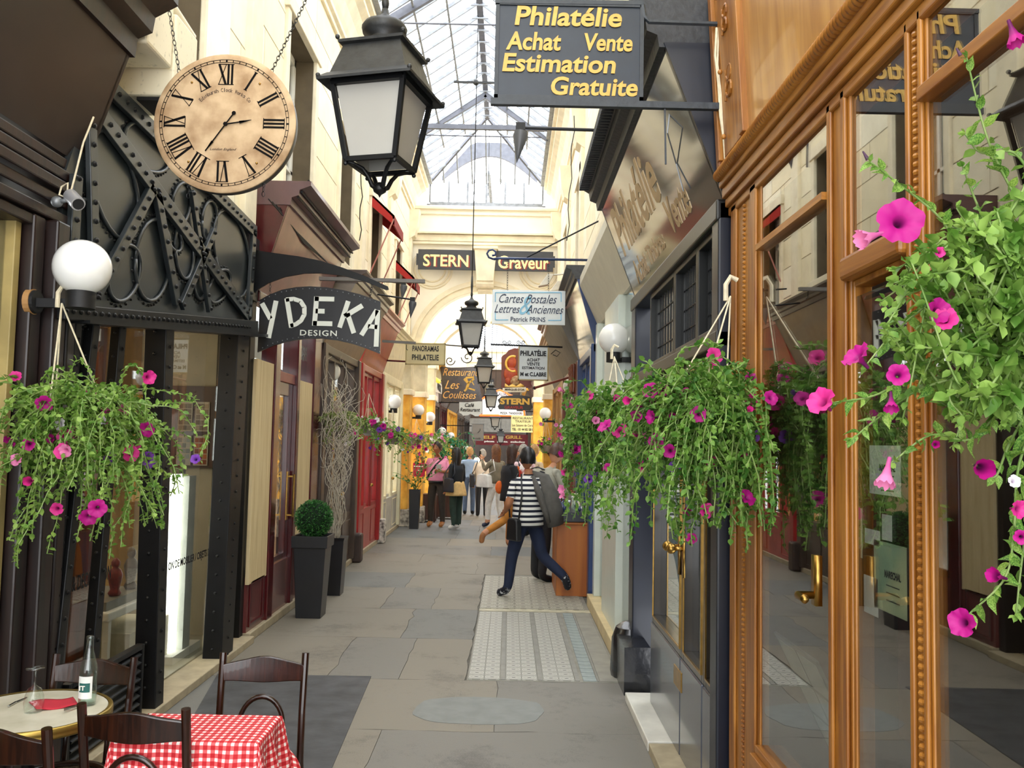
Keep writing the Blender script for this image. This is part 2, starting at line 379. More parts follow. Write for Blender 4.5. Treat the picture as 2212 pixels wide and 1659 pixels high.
ta = MB().box(-.058, .058, -.058, .058, 0, .006); tme = ta.build('floor_tile', TA, fl); base = tme.data; first = True
y = 6.80 + .06
x_cols = [-.215, -.095, .07, .19, .355, .475]
for r in range(22):
    for x in x_cols:
        if first: tme.location = (x, y, 0); first = False
        else: inst('floor_tile', base, fl, (x, y, 0))
    y += .1205
for x in (-.0125, .2725, .555):
    MB().box(x - .018, x + .018, 6.80, 9.45, 0, .0062).build('border_strip', TS, fl)
for r in range(22): 
    if r == 0: bt = MB().box(-.05, .05, -.055, .055, 0, .006).build('border_tile', TBL, fl); bt.location = (.65, 6.86, 0)
    else: inst('border_tile', bt.data, fl, (.65, 6.86 + r * .1205, 0))
MB().box(.705, .72, 6.80, 9.45, 0, .0062).build('border_strip', TS, fl)
MB().box(.725, .875, 6.80, 9.45, 0, .006).build('border_strip', pm('cream_border_tile', '#8d8a80', .6), fl)
t2 = MB().box(-.092, .092, -.092, .092, 0, .006).build('patterned_tile', TB, fl); t2.location = (-.19, 9.75, 0)
for r in range(12):
    for k in range(6):
        if r or k: inst('patterned_tile', t2.data, fl, (-.19 + k * .19, 9.75 + r * .19, 0))
MB().box(-.285, .9, 9.50, 9.62, 0, .0065).build('border_strip', pm('worn_tile_border', '#b9b29a', .6, var=.25, scale=9), fl)

# ================================================================ upper walls with ashlar blocks
ASH = [pm('ashlar_cream_%s' % 'abc'[i], c, .85, var=.05, scale=3, bump=.2) for i, c in enumerate(('#f2e8cb', '#efe3c3', '#f4ecd4'))]
JOINT = pm('ashlar_joint', '#5f5340', .9)
def wall_side(name, x, sgn, holes, y0, y1, z0, z1, ch=.47, bl=1.35):
    """x = face plane; sgn +1 when the face looks to +X. Backing with real openings, blocks standing proud"""
    ys = sorted({y0, y1} | {h[0] for h in holes} | {h[1] for h in holes}); mb = MB(); xb = x - sgn * .35
    for i in range(len(ys) - 1):
        a, b = ys[i], ys[i + 1]; mid = (a + b) / 2; hs = [h for h in holes if h[0] < mid < h[1]]
        if hs: mb.box(xb, x, a, b, z0, hs[0][2]); mb.box(xb, x, a, b, hs[0][3], z1)
        else: mb.box(xb, x, a, b, z0, z1)
    wo_ = struct(mb.build(name, JOINT)); r = 0; z = z0
    while z < z1 - .02:
        zt = min(z + ch, z1); y = y0 - (bl / 2 if r % 2 else 0)
        while y < y1 - .02:
            a, b = max(y, y0), min(y + bl, y1); segs = [(a, b, z, zt)]
            for h in holes:
                ns = []
                for (p, q, s, t) in segs:
                    if q <= h[0] or p >= h[1] or t <= h[2] or s >= h[3]: ns.append((p, q, s, t)); continue
                    if p < h[0] - .03: ns.append((p, h[0], s, t))
                    if q > h[1] + .03: ns.append((h[1], q, s, t))
                    p2, q2 = max(p, h[0]), min(q, h[1])
                    if s < h[2] - .03: ns.append((p2, q2, s, h[2]))
                    if t > h[3] + .03: ns.append((p2, q2, h[3], t))
                segs = ns
            for (p, q, s, t) in segs:
                if q - p > .05 and t - s > .03:
                    MB().box(x - sgn * .002, x + sgn * .014, p + .007, q - .007, s + .007, t - .007).build('ashlar_block', random.choice(ASH), wo_)
            y += bl
        z += ch; r += 1
    return wo_
LW = -2.36
lholes = [(5.35, 6.35, 4.2, 6.1), (8.75, 9.95, 4.05, 6.15), (11.55, 12.55, 4.2, 6.0), (14.2, 15.2, 4.1, 5.75), (17.3, 18.2, 4.1, 5.75)]
wl_ = wall_side('wall_left', LW, 1, lholes, -1.5, YA, 3.25, 7.2)
rholes = [(9.3, 10.3, 4.3, 6.0), (13.4, 14.4, 4.3, 6.0), (16.8, 17.6, 4.3, 6.0)]
wr_ = wall_side('wall_right', 1.08, -1, rholes, -1.5, YA, 3.25, 7.2)
PALEG = pm('pale_grey_shutter', '#dfe3e4', .6, var=.05)
def upper_window(i, side, y0, y1, z0, z1, shutter=False):
    s = 1 if side == 'l' else -1; x = LW if side == 'l' else 1.08
    fr = MB(); xi = x - s * .2
    for (a, b, c, d) in ((y0, y0 + .07, z0, z1), (y1 - .07, y1, z0, z1), (y0, y1, z0, z0 + .08), (y0, y1, z1 - .08, z1), ((y0 + y1) / 2 - .03, (y0 + y1) / 2 + .03, z0, z1),
                         (y0, y1, z0 + (z1 - z0) * .36, z0 + (z1 - z0) * .36 + .04), (y0, y1, z0 + (z1 - z0) * .68, z0 + (z1 - z0) * .68 + .04)):
        fr.box(xi, xi - s * .05, a, b, c, d)
    o = struct(fr.build('window_%d' % i, WHITEP))
    MB().box(xi - s * .02, xi - s * .03, y0 + .02, y1 - .02, z0 + .02, z1 - .02).build('pane', GLASSD, o)
    MB().box(x - s * .34, x - s * .33, y0 - .1, y1 + .1, z0 - .1, z1 + .1).build('curtain', pm('net_curtain', '#b9b8b0', .9), o)
    su = MB(); su.box(x + s * .0, x + s * .05, y0 - .12, y0, z0 - .1, z1 + .14); su.box(x, x + s * .05, y1, y1 + .12, z0 - .1, z1 + .14); su.box(x, x + s * .09, y0 - .16, y1 + .16, z0 - .16, z0)
    su.box(x, x + s * .07, y0 - .16, y1 + .16, z1, z1 + .16)
    su.build('window_surround', CREAMD, o, bevel=.01)
    if shutter:
        for yy_ in (y0 - .02, y1 + .02):
            q = MB(); dy = -.5 if yy_ < (y0 + y1) / 2 else .5
            q.box(x + s * .05, x + s * .07, yy_, yy_ + dy * .9, z0, z1); q.build('shutter', PALEG, o)
n = 1
for h in lholes: upper_window(n, 'l', *h, shutter=n == 1); n += 1
for h in rholes: upper_window(n, 'r', *h); n += 1
# cornices: a deep cove with fillets, run along each side
def cornice(name, x, s, y0, y1, z=7.0, k=1.0):
    pr = [(0, 0), (.05, 0), (.05, .06), (.09, .08), (.09, .14), (.12, .2), (.17, .34), (.25, .46), (.34, .52), (.34, .58), (.4, .6), (.4, .68), (.44, .70), (.44, .78), (0, .78)]
    return struct(MB().prism([(x + s * a * k, y0, z + b * k) for a, b in pr], (0, y1 - y0, 0)).build(name, CREAMD))
cornice('trim_1', LW, 1, -1.5, YA, 7.0); cornice('trim_2', 1.08, -1, -1.5, YA, 7.0)
# console scrolls where the cornices meet the arch wall, and a few pilaster strips on the walls
for i, (x, s) in enumerate(((LW, 1), (1.08, -1))):
    for j, yy_ in enumerate((8.2, 13.2, 16.2, YA - .35)):
        if i == 0 and j == 0: yy_ = 7.4
        q = MB(); q.box(x, x + s * .07, yy_, yy_ + .32, 3.3, 6.7)
        q.prism([(x, yy_ - .02, 6.3), (x + s * .14, yy_ - .02, 6.4), (x + s * .2, yy_ - .02, 6.6), (x + s * .24, yy_ - .02, 7.0), (x, yy_ - .02, 7.0)], (0, .36, 0))
        struct(q.build('trim_%d' % (3 + i * 4 + j), CREAMD, bevel=.008))
# ================================================================ roof of glass on iron bars
RG = pm('roof_iron', '#8d9197', .5, var=.2, scale=10); RGD = pm('roof_truss_iron', '#5b5d66', .5, var=.15, scale=10)
XRG, ZRG, ZEV = -.60, 8.65, 7.72
ceil = struct(MB().box(XRG - .05, XRG + .05, -1.5, YA - 1.7, ZRG - .04, ZRG + .08).build('ceiling', RGD))
xl, xr = LW + .42, 1.08 - .42
nb = 50; y0, y1 = -1.4, YA
def roofpt(side, y, t):
    # hipped end: the ridge stops 1.7 m before the arch wall
    e = V((xl if side == 'l' else xr, y, ZEV)); yr = min(y, YA - 1.7) if y > YA - 1.7 else y
    f = 1.0 if y <= YA - 1.7 else max(0, (YA - y) / 1.7)
    top = V((XRG, y, ZRG)); return e + (top - e) * t * f
bar0 = {}
for side in 'lr':
    ex = xl if side == 'l' else xr
    for i in range(nb):
        y = y0 + (y1 - .1 - y0) * i / (nb - 1)
        a, b = roofpt(side, y, 0), roofpt(side, y, 1)
        if (b - a).length > .1: MB().bar(a, b, .035, .05).build('glazing_bar', RG, ceil)
        if i < nb - 1:
            yb = y0 + (y1 - .1 - y0) * (i + 1) / (nb - 1); c, d = roofpt(side, yb, 0), roofpt(side, yb, 1); up = V((0, 0, .012))
            MB().prism([a + up * 2, c + up * 2, d + up * 2, b + up * 2] if (d - c).length > .05 else [a + up * 2, c + up * 2, b + up * 2], (0, 0, .006)).build('roof_pane', ROOFG, ceil)
    for t in (.33, .66): MB().bar(roofpt(side, y0, t) - V((0, 0, .05)), roofpt(side, YA - 1.7, t) - V((0, 0, .05)), .03, .03).build('purlin', RG, ceil)
    MB().bar((ex, y0, ZEV), (ex, y1, ZEV), .12, .08).build('eaves_plate', RG, ceil)
# hipped end towards the arch wall: bars fanning down to the gable light
hip = V((XRG, YA - 1.7, ZRG))
for s in (xl, xr): MB().bar(hip, (s, YA - .02, ZEV), .05, .06).build('hip_bar', RGD, ceil)
for i, x in enumerate([xl + (xr - xl) * k / 8 for k in range(1, 8)]):
    t = 1 - abs(x - XRG) / ((xr - XRG) if x > XRG else (XRG - xl)); MB().bar(V((x, YA - .02 - 1.7 * t, ZEV + (ZRG - ZEV) * t)), (x, YA - .02, ZEV), .03, .04).build('glazing_bar', RG, ceil)
MB().prism([hip + V((0, 0, .03)), (xl, YA - .02, ZEV + .03), (xr, YA - .02, ZEV + .03)], (0, 0, .006)).build('roof_pane', ROOFG, ceil)
# curved trusses and tie rods
for ty in (6.6, 12.2, 16.8):
    q = MB()
    for s in (xl, xr):
        e = V((s, ty, ZEV - .02)); top = V((XRG, ty, ZRG - .08)); q.bar(e, top, .07, .12)
    pts = []
    for k in range(13):
        t = k / 12; x = xl + .25 + (xr - xl - .5) * t; pts.append((x, ty, ZEV + .1 + math.sin(PI * t) * .55))
    if ty < 12: q.tube(pts, .035, 6)
    q.build('roof_truss', RGD, ceil)
    MB().tube([(xl, ty, ZEV + .02), (xr, ty, ZEV + .02)], .013, 6).build('tie_rod', RGD, ceil)
MB().box(xl, xr, 16.3, 16.37, ZEV - .02, ZEV + .07).build('tie_beam', RGD, ceil)
k = 0
q = MB()
for i in range(34): y = 4 + i * .42; q.bar((XRG - .13, y, ZRG - .09), (XRG + .13, y, ZRG - .09), .02, .02)
q.build('ridge_cleat', RG, ceil)
# ================================================================ arch wall
ACX, ASP, AR = -.62, 3.75, 1.46
def arch_wall(name, y, th, cx, zs, r, x0, x1, ztop, mat, jamb=True):
    n = 28; mb = MB(); arc = [(cx + r * math.cos(PI * i / n), zs + r * math.sin(PI * i / n)) for i in range(n + 1)]
    outer = []
    for (ax, az) in arc:
        t = math.atan2(az - zs, ax - cx); outer.append((x1 if t < 1e-6 else x0 if t > PI - 1e-6 else None, t))
    for i in range(n):                              # vertical strips from the arc to the top
        a, b = arc[i], arc[i + 1]
        mb.prism([(a[0], y, a[1]), (b[0], y, b[1]), (b[0], y, ztop), (a[0], y, ztop)], (0, th, 0))
    mb.box(cx + r, x1, y, y + th, zs if not jamb else 0, ztop); mb.box(x0, cx - r, y, y + th, zs if not jamb else 0, ztop)
    return mb.build(name, mat)
CWH = pm('white_limewash', '#f1ebdb', .85, var=.05, scale=2, bump=.1)
aw = struct(arch_wall('wall_back', YA, .3, ACX, ASP, AR, LW - .1, 1.18, 7.2, CWH))
def arcband(mb, y, cx, zs, r0, r1, d, n=28):
    for i in range(n):
        a, b = PI * i / n, PI * (i + 1) / n
        mb.prism([(cx + r0 * math.cos(a), y, zs + r0 * math.sin(a)), (cx + r1 * math.cos(a), y, zs + r1 * math.sin(a)), (cx + r1 * math.cos(b), y, zs + r1 * math.sin(b)), (cx + r0 * math.cos(b), y, zs + r0 * math.sin(b))], (0, -d, 0))
for r0, r1, d in ((1.46, 1.50, .10), (1.50, 1.60, .06), (1.60, 1.66, .09), (1.66, 1.72, .03)):
    mb = MB(); arcband(mb, YA, ACX, ASP, r0, r1, d); mb.build('arch_moulding', CREAMD, aw)
mb = MB()
for cx in (-1.84, .62):
    for r in (.46, .40, .30):
        mb.tube([(cx + r * math.cos(2 * PI * i / 32), YA - .005, 5.72 + r * math.sin(2 * PI * i / 32)) for i in range(32)], .022, 6, closed=True)
mb.build('roundel', CREAMD, aw, smooth=True)
for z, h, d in ((6.28, .05, .08), (6.36, .14, .05), (6.52, .04, .12), (6.98, .03, .04), (7.1, .05, .07)):
    MB().box(LW, 1.08, YA - d, YA, z, z + h).build('string_course', CREAMD, aw)
# keystone with a scroll foot
ks = MB(); ks.prism([(ACX - .25, YA, 6.13), (ACX + .25, YA, 6.13), (ACX + .19, YA, 5.4), (ACX - .19, YA, 5.4)], (0, -.36, 0))
ks.tube([(ACX - .20, YA - .22, 5.36), (ACX + .20, YA - .22, 5.36)], .12, 10); ks.tube([(ACX - .16, YA - .16, 5.2), (ACX + .16, YA - .16, 5.2)], .07, 10)
ks.box(ACX - .28, ACX + .28, YA - .40, YA, 6.12, 6.18); ks.build('keystone', CREAMD, aw, bevel=.01)
# gable light above the arch wall
gl = struct(MB().box(xl, xr, YA + .02, YA + .1, 7.2, 7.28).build('window_9', RG))
for x in [xl + (xr - xl) * k / 6 for k in range(7)]:
    MB().box(x - .02, x + .02, YA + .03, YA + .08, 7.28, ZEV + .05).build('mullion', RG, gl)
MB().box(xl, xr, YA + .05, YA + .056, 7.28, ZEV).build('pane', ROOFG, gl)
g = MB(); n = 16
tr = [(-1.25, 8.2), (-.95, 8.75), (-.25, 8.75), (.05, 8.2)]
g.box(LW + .35, 1.08 - .35, YA + .04, YA + .14, 7.12, 7.24); g.build('gutter', RGD, gl)
# far gable beyond: grey arched brace seen through the glass
gg = MB()
for i in range(14):
    a, b = i / 14, (i + 1) / 14
    def lo(t): return 8.05 + .62 * math.sin(PI * t)
    def up_(t): return 8.15 + min(1, 3.2 * min(t, 1 - t)) * .85
    xa, xb = -1.75 + 2.3 * a, -1.75 + 2.3 * b
    gg.prism([(xa, YA + .9, lo(a)), (xb, YA + .9, lo(b)), (xb, YA + .9, up_(b)), (xa, YA + .9, up_(a))], (0, .08, 0))
gg.build('arched_brace', RGD, gl)
# ================================================================ beyond the arch
aw2 = arch_wall('inner_arch', YA + 1.4, .4, ACX, ASP - .25, 1.22, LW - .1, 1.18, 7.0, CREAM); aw2.parent = aw
mb = MB(); arcband(mb, YA + 1.4, ACX, ASP - .25, 1.22, 1.28, .08); arcband(mb, YA + 1.4, ACX, ASP - .25, 1.28, 1.42, .04); arcband(mb, YA + 1.4, ACX, ASP - .25, 1.42, 1.46, .07); m_ = mb.build('arch_moulding', CREAMD, aw)
k2 = MB().prism([(ACX - .14, YA + 1.4, 5.2), (ACX + .14, YA + 1.4, 5.2), (ACX + .1, YA + 1.4, 4.6), (ACX - .1, YA + 1.4, 4.6)], (0, -.14, 0)).build('keystone', CREAMD, aw)
FARW = pm('far_cream_wall', '#e6dcc4', .85, var=.08, scale=1.5)
struct(MB().box(-2.9, -2.5, YA + 1.8, YE, 3.0, 7.4).build('trim_20', FARW)); struct(MB().box(1.2, 1.6, YA + 1.8, YE, 3.0, 7.4).build('trim_21', FARW))
r2 = MB()
for i in range(44):
    y = YA + 2 + i * .9
    r2.bar((-2.5, y, 7.4), (-.65, y, 8.6), .05, .06); r2.bar((1.2, y, 7.4), (-.65, y, 8.6), .05, .06)
r2.bar((-.65, YA + 2, 8.6), (-.65, YE, 8.6), .08, .1); struct(r2.build('trim_22', RG))
# far end: dark building across the passage
FE = 50.0
EW = pm('dark_end_wall', '#4a3a30', .8, var=.15, scale=2)
e = struct(MB().box(-3.2, 1.9, FE, FE + .4, 2.6, 5.9).build('wall_end', EW))
MB().box(-3.2, 1.9, FE - .1, FE + .4, 5.9, 6.9).build('attic_band', FARW, e); MB().box(-3.2, 1.9, FE - .25, FE, 6.9, 7.05).build('cornice', CREAMD, e); MB().box(-3.2, 1.9, FE - .2, FE, 6.3, 6.4).build('cornice', CREAMD, e)
for x in (-2.2, -1.2, -.2, .8):
    MB().box(x - .3, x + .3, FE - .04, FE, 3.6, 5.4).build('window_frame', pm('brown_frame', '#2a1b14', .5), e); MB().box(x - .24, x + .24, FE - .06, FE - .04, 3.66, 5.34).build('pane', GLASSD, e)
MB().box(-3.2, 1.9, FE + 3, FE + 3.2, 0, 2.7).build('back_panel', DARKIN, e)
MB().box(-3.2, 1.9, FE - .5, FE, 2.35, 3.1).build('fascia', pm('grey_fascia', '#8f8e88', .6), e)
# ================================================================ shopfront helpers
def bx(mb, side, d0, d1, y0, y1, z0, z1):
    if side == 'l': mb.box(XL + d0, XL + d1, y0, y1, z0, z1)
    else: mb.box(XR - d0, XR - d1, y0, y1, z0, z1)
    return mb
def B(side, d0, d1, y0, y1, z0, z1, name, mat, par, bevel=0): return bx(MB(), side, d0, d1, y0, y1, z0, z1).build(name, mat, par, bevel=bevel)
def frameY(side, d0, d1, y0, y1, z0, z1, w, name, mat, par, bevel=.004):
    mb = MB(); bx(mb, side, d0, d1, y0, y0 + w, z0, z1); bx(mb, side, d0, d1, y1 - w, y1, z0, z1); bx(mb, side, d0, d1, y0 + w, y1 - w, z0, z0 + w); bx(mb, side, d0, d1, y0 + w, y1 - w, z1 - w, z1)
    return mb.build(name, mat, par, bevel=bevel)
def SX(side, d): return XL + d if side == 'l' else XR - d
def lean_fascia(side, y0, y1, zb, zt, db, dt, mat, cheek, par, cmat=None, ch=.16, cj=.16):
    """board leaning out over the passage, closed by triangular cheeks, under a moulded cornice"""
    X = lambda d: SX(side, d)
    MB().prism([(X(db), y0, zb), (X(dt), y0, zt), (X(dt) - (X(dt) - X(0)) * .08, y0, zt), (X(db) - (X(1) - X(0)) * .03, y0, zb)], (0, y1 - y0, 0)).build('fascia_board', mat, par)
    for y in (y0 - .02, y1 - .02): MB().prism([(X(db) , y, zb), (X(dt), y, zt), (X(-.05), y, zt), (X(-.05), y, zb)], (0, .04, 0)).build('fascia_cheek', cheek, par)
    if cmat:
        pr = [(dt - .06, zt - .02), (dt + .02, zt - .02), (dt + .03, zt + ch * .25), (dt + cj * .45, zt + ch * .35), (dt + cj * .5, zt + ch * .6), (dt + cj, zt + ch * .8), (dt + cj, zt + ch), (-.06, zt + ch), (-.06, zt - .02)]
        MB().prism([(X(a), y0 - .03, b) for a, b in pr], (0, y1 - y0 + .06, 0)).build('cornice', cmat, par)
def room(side, y0, y1, depth, z0, z1, wall, floorm, par, back=None):
    X = lambda d: SX(side, d)
    MB().box(X(-depth), X(-depth - .05), y0, y1, z0, z1).build('back_wall', back or wall, par)
    for y in (y0, y1 - .04): MB().box(X(-.16), X(-depth), y, y + .04, z0, z1).build('side_wall', wall, par)
    MB().box(X(-.1), X(-depth), y0, y1, z0 - .04, z0).build('interior_floor', floorm, par); MB().box(X(-.1), X(-depth), y0, y1, z1, z1 + .04).build('interior_ceiling', wall, par)
def lamp(name, loc, e, col=(1, .8, .55), r=.15):
    d = bpy.data.lights.new(name, 'POINT'); d.energy = e; d.color = col; d.shadow_soft_size = r
    o = bpy.data.objects.new(name, d); COL.objects.link(o); o.location = loc; o.name = name; return o
def rivets(mb, pts, n, r=.011, h=.006):
    """low domes on the surface with outward normal n"""
    n = V(n).normalized(); a = n.orthogonal().normalized(); b = n.cross(a)
    for p in pts:
        p = V(p); k = len(mb.v)
        ring = [p + (a * math.cos(PI * i / 3) + b * math.sin(PI * i / 3)) * r for i in range(6)]; r2 = [p + n * h + (a * math.cos(PI * i / 3) + b * math.sin(PI * i / 3)) * r * .6 for i in range(6)]
        mb.add(ring + r2, [(i, (i + 1) % 6, 6 + (i + 1) % 6, 6 + i) for i in range(6)] + [tuple(range(6, 12))])
def along(p, q, step):
    p = V(p); q = V(q); n = max(1, int((q - p).length / step)); return [p + (q - p) * (i / n) for i in range(n + 1)]

# ================================================================ LEFT 1: dark brown shop nearest the camera
sh = thing('shopfront', 'glossy dark brown wooden shopfront at the left edge of the photo', 'shopfront', (XL, 3, 0))
ye = 4.62
lean_fascia('l', -1.4, ye, 3.22, 3.86, .0, .21, pm('brown_gloss_fascia', '#221511', .42, var=.2, scale=3, coat=.1), BROWNW, sh, BROWNW, .34, .24)
q = MB()
for i, (d, z) in enumerate(((.01, 3.2), (.03, 3.13), (.05, 3.06), (.03, 2.99), (.04, 2.90), (.02, 2.84))):
    bx(q, 'l', -.1, d, -1.4, ye - .08 - .02 * i, z - .055, z)
q.build('architrave', BROWNW, sh, bevel=.008)
q = MB()
for y0, y1, d in ((4.12, 4.22, .03), (4.24, 4.36, .08), (4.38, 4.42, .05), (4.44, 4.52, .05)): bx(q, 'l', -.12, d, y0, y1, .35, 2.84)
q.build('pilaster', BROWNW, sh, bevel=.01)
q = MB(); bx(q, 'l', -.12, .08, 4.1, 4.54, 0, .35); bx(q, 'l', -.12, .05, -1.4, 4.1, 0, .5); q.build('stallboard', BROWNW, sh, bevel=.01)
frameY('l', -.1, -.02, 2.2, 4.10, .5, 2.84, .05, 'window_frame', pm('olive_tan_frame', '#9c8a55', .5, var=.15), sh)
B('l', -.07, -.065, 2.22, 4.08, .52, 2.82, 'pane', GLASSD, sh); B('l', -.07, -.065, -1.4, 2.15, .52, 2.82, 'pane', GLASSD, sh)
room('l', -1.4, 4.15, 1.6, .3, 2.95, pm('beige_room', '#6f634a', .8, var=.1), DARKIN, sh)
# ventilation grille low by the riveted shop: real slats
g = thing('vent_grille', 'black slatted ventilation grille behind the round table', 'grille', (XL, 4.95, 0))
for i in range(9): MB().bar((XL + .03, 4.70, .05 + i * .05), (XL + .03, 5.55, .05 + i * .05), .05, .014, up=(.5, 0, 1)).build('slat', IRON, g)
frameY('l', 0, .05, 4.66, 5.6, .01, .5, .03, 'frame', IRON, g)

# ================================================================ LEFT 2: black riveted iron shopfront
rv = thing('shopfront', 'black riveted iron shopfront with a lit display behind tall glass', 'shopfront', (XL, 6.2, 0))
PX = -2.25
def pp_(px, py, x=PX): return ox(px, py, x)
pl = [pp_(150, 385), pp_(222, 168), pp_(552, 496), pp_(540, 700), pp_(142, 662)]
MB().prism([V((PX - .06, p.y, p.z)) for p in pl], (.03, 0, 0)).build('backing_plate', IRONP, rv)
MB().box(-2.62, PX - .06, 4.66, 7.78, 2.85, 3.7).build('girder_core', IRON, rv)
allbars = [((224, 176), (552, 502), .105), ((206, 232), (535, 680), .11), ((196, 262), (206, 690), .085), ((165, 380), (150, 660), .09), ((330, 405), (205, 640), .085), ((338, 415), (382, 655), .09),
           ((462, 500), (392, 662), .07), ((414, 412), (452, 672), .06), ((548, 500), (536, 690), .10)]
rb = MB()
for a, b, wd in allbars:
    p, q_ = pp_(*a), pp_(*b); MB().bar(p, q_, wd, .03, up=(1, 0, 0)).build('riveted_bar', IRONP, rv, bevel=.004) if False else None
    m_ = MB(); m_.bar(p, q_, .03, wd, up=(q_ - p).cross(V((1, 0, 0))).normalized()); m_.build('riveted_bar', IRONP, rv, bevel=.004)
    rivets(rb, [x + V((.016, 0, 0)) for x in along(p + (q_ - p) * .02, q_ - (q_ - p) * .02, .10)], (1, 0, 0), .016, .012)
# lower beam with its two rivet rows
p, q_ = pp_(120, 678, PX + .03), pp_(541, 716, PX + .03); dv = (q_ - p); m_ = MB()
m_.prism([pp_(110, 655, PX), pp_(541, 693, PX), pp_(541, 722, PX), pp_(110, 690, PX)], (.07, 0, 0)); m_.build('lower_beam', IRON, rv, bevel=.006)
MB().prism([pp_(110, 690, PX - .1), pp_(541, 722, PX - .1), pp_(541, 728, PX - .1), pp_(110, 697, PX - .1)], (.2, 0, 0)).build('beam_flange', IRON, rv)
rivets(rb, [x + V((.008, 0, 0)) for x in along(pp_(140, 672, PX + .065), pp_(538, 707, PX + .065), .075)], (1, 0, 0), .014, .009)
# oval stiffening rims with rivet dots, cut short by the bars
ov = MB()
def oval(cx, cy, rx, ry, tilt, a0, a1, dots=True):
    pts = []
    for i in range(25):
        t = math.radians(a0 + (a1 - a0) * i / 24); x = rx * math.cos(t); y = ry * math.sin(t); c, s = math.cos(math.radians(tilt)), math.sin(math.radians(tilt))
        pts.append(pp_(cx + x * c - y * s, cy + x * s + y * c, PX - .02))
    ov.tube(pts, .013, 6)
    if dots:
        c0 = sum(pts, V((0, 0, 0))) / len(pts)
        P2 = []
        for i in range(len(pts) - 1): P2 += along(pts[i], pts[i + 1], .034)[:-1]
        rivets(rb, [x + (x - c0).normalized() * .03 + V((-.008, 0, 0)) for x in P2], (1, 0, 0), .010, .008)
for args in ((246, 400, 46, 122, -14), (318, 318, 40, 62, -38), (330, 562, 38, 88, 4), (268, 590, 34, 62, 12), (398, 540, 20, 62, -3), (434, 598, 15, 48, 2), (500, 548, 36, 96, -10), (392, 440, 20, 46, 8), (452, 478, 16, 44, 4), (474, 618, 20, 38, 24), (372, 505, 16, 40, -20), (178, 520, 14, 90, 2), (182, 640, 18, 60, 6)): oval(*args, -180, 180)
ov.build('oval_rims', IRONP, rv, smooth=True)['kind'] = 'stuff'
# posts
GX = -2.42
def ipost(pxl, pxr, ptop, pbot, xo, xi, nm='post'):
    a, b = ox(pxl, ptop[1], xo), ox(pxr, ptop[1], xo); c, d = ox(pxl + ptop[0], pbot, xo), ox(pxr + ptop[0], pbot, xo)
    m = MB(); m.prism([V((xi, a.y, a.z)), V((xi, b.y, b.z)), V((xi, d.y, d.z)), V((xi, c.y, c.z))], (xo - xi, 0, 0)); m.build(nm, IRON, rv, bevel=.005)
    top, bot = (a + b) / 2, (c + d) / 2; rivets(rb, along(top + V((.002, 0, -.05)), bot + V((.002, 0, .05)), .125), (1, 0, 0), .0125, .008)
    t2, b2 = V(((xo + xi) / 2, a.y, a.z)), V(((xo + xi) / 2, c.y, c.z)); rivets(rb, along(t2 + V((0, -.002, -.08)), b2 + V((0, -.002, .06)), .14), (0, -1, 0), .0125, .008)
ipost(360, 378, (-26, 690), 1556, -2.22, -2.36)
ipost(516, 540, (-40, 712), 1462, -2.22, -2.37)
ipost(262, 276, (-72, 690), 1556, -2.30, -2.36, 'slim_post')
ipost(205, 220, (-100, 680), 1590, -2.24, -2.30, 'raked_post'); ipost(168, 182, (-75, 660), 1600, -2.26, -2.32, 'raked_post')
m_ = MB(); m_.prism([ox(150, 660, -2.31), ox(200, 660, -2.31), ox(118, 1590, -2.31), ox(75, 1590, -2.31)], (.02, 0, 0)); m_.build('raked_plate', IRONP, rv)
o = rb.build('rivets', IRON, rv, smooth=True); o['kind'] = 'stuff'
MB().box(-2.43, -2.2, 4.7, 7.85, 0, .06).build('ledge', STONE, rv, bevel=.006)
ys = [4.75, 5.62, 7.5]; MB().box(GX - .004, GX, 4.72, 7.52, .06, 2.8).build('pane', GLASS, rv)
# lettering on the glass
q = MB(); a = ox(187, 1252, GX + .004); letters(q, 'ENT & DECORATION', (GX + .004, a.y, a.z), .62, .085, u=(0, 1, 0), bold=.02, ext=.001)
b = ox(420, 1206, GX + .004); letters(q, 'ON DE MOBILIER / OBJETS DESIGN', (GX + .004, b.y, b.z), 1.05, .075, u=(0, 1, 0), bold=.02, ext=.001); q.build('lettering', INK, rv)
# interior
XI = -4.6
WI = pm('warm_grey_room', '#c2bca8', .8, var=.05)
MB().box(XI - .05, XI, 4.6, 7.9, .05, 2.85).build('back_wall', WI, rv); MB().box(XI, GX - .02, 7.85, 7.9, .05, 2.9).build('side_wall', WI, rv); MB().box(XI, GX - .02, 4.6, 4.65, .05, 2.9).build('side_wall', WI, rv)
MB().box(XI, GX - .02, 4.6, 7.9, .02, .06).build('interior_floor', pm('grey_shop_floor', '#a7a493', .4, var=.1), rv); MB().box(XI, GX - .02, 4.6, 7.9, 2.86, 2.9).build('interior_ceiling', pm('shop_ceiling', '#c5b48a', .8), rv)
MB().box(-3.75, -3.35, 7.2, 7.25, 1.6, 2.85).build('hanging_panel', TANIN, rv); MB().box(-3.5, -3.3, 7.3, 7.84, .06, 2.85).build('partition', pm('tan_partition', '#b08850', .75), rv)
MB().box(-3.3, -2.50, 7.80, 7.84, 1.52, 2.24).build('sample_board', woodmat('board_brown', '#2c1710', '#4a2818', .4), rv)
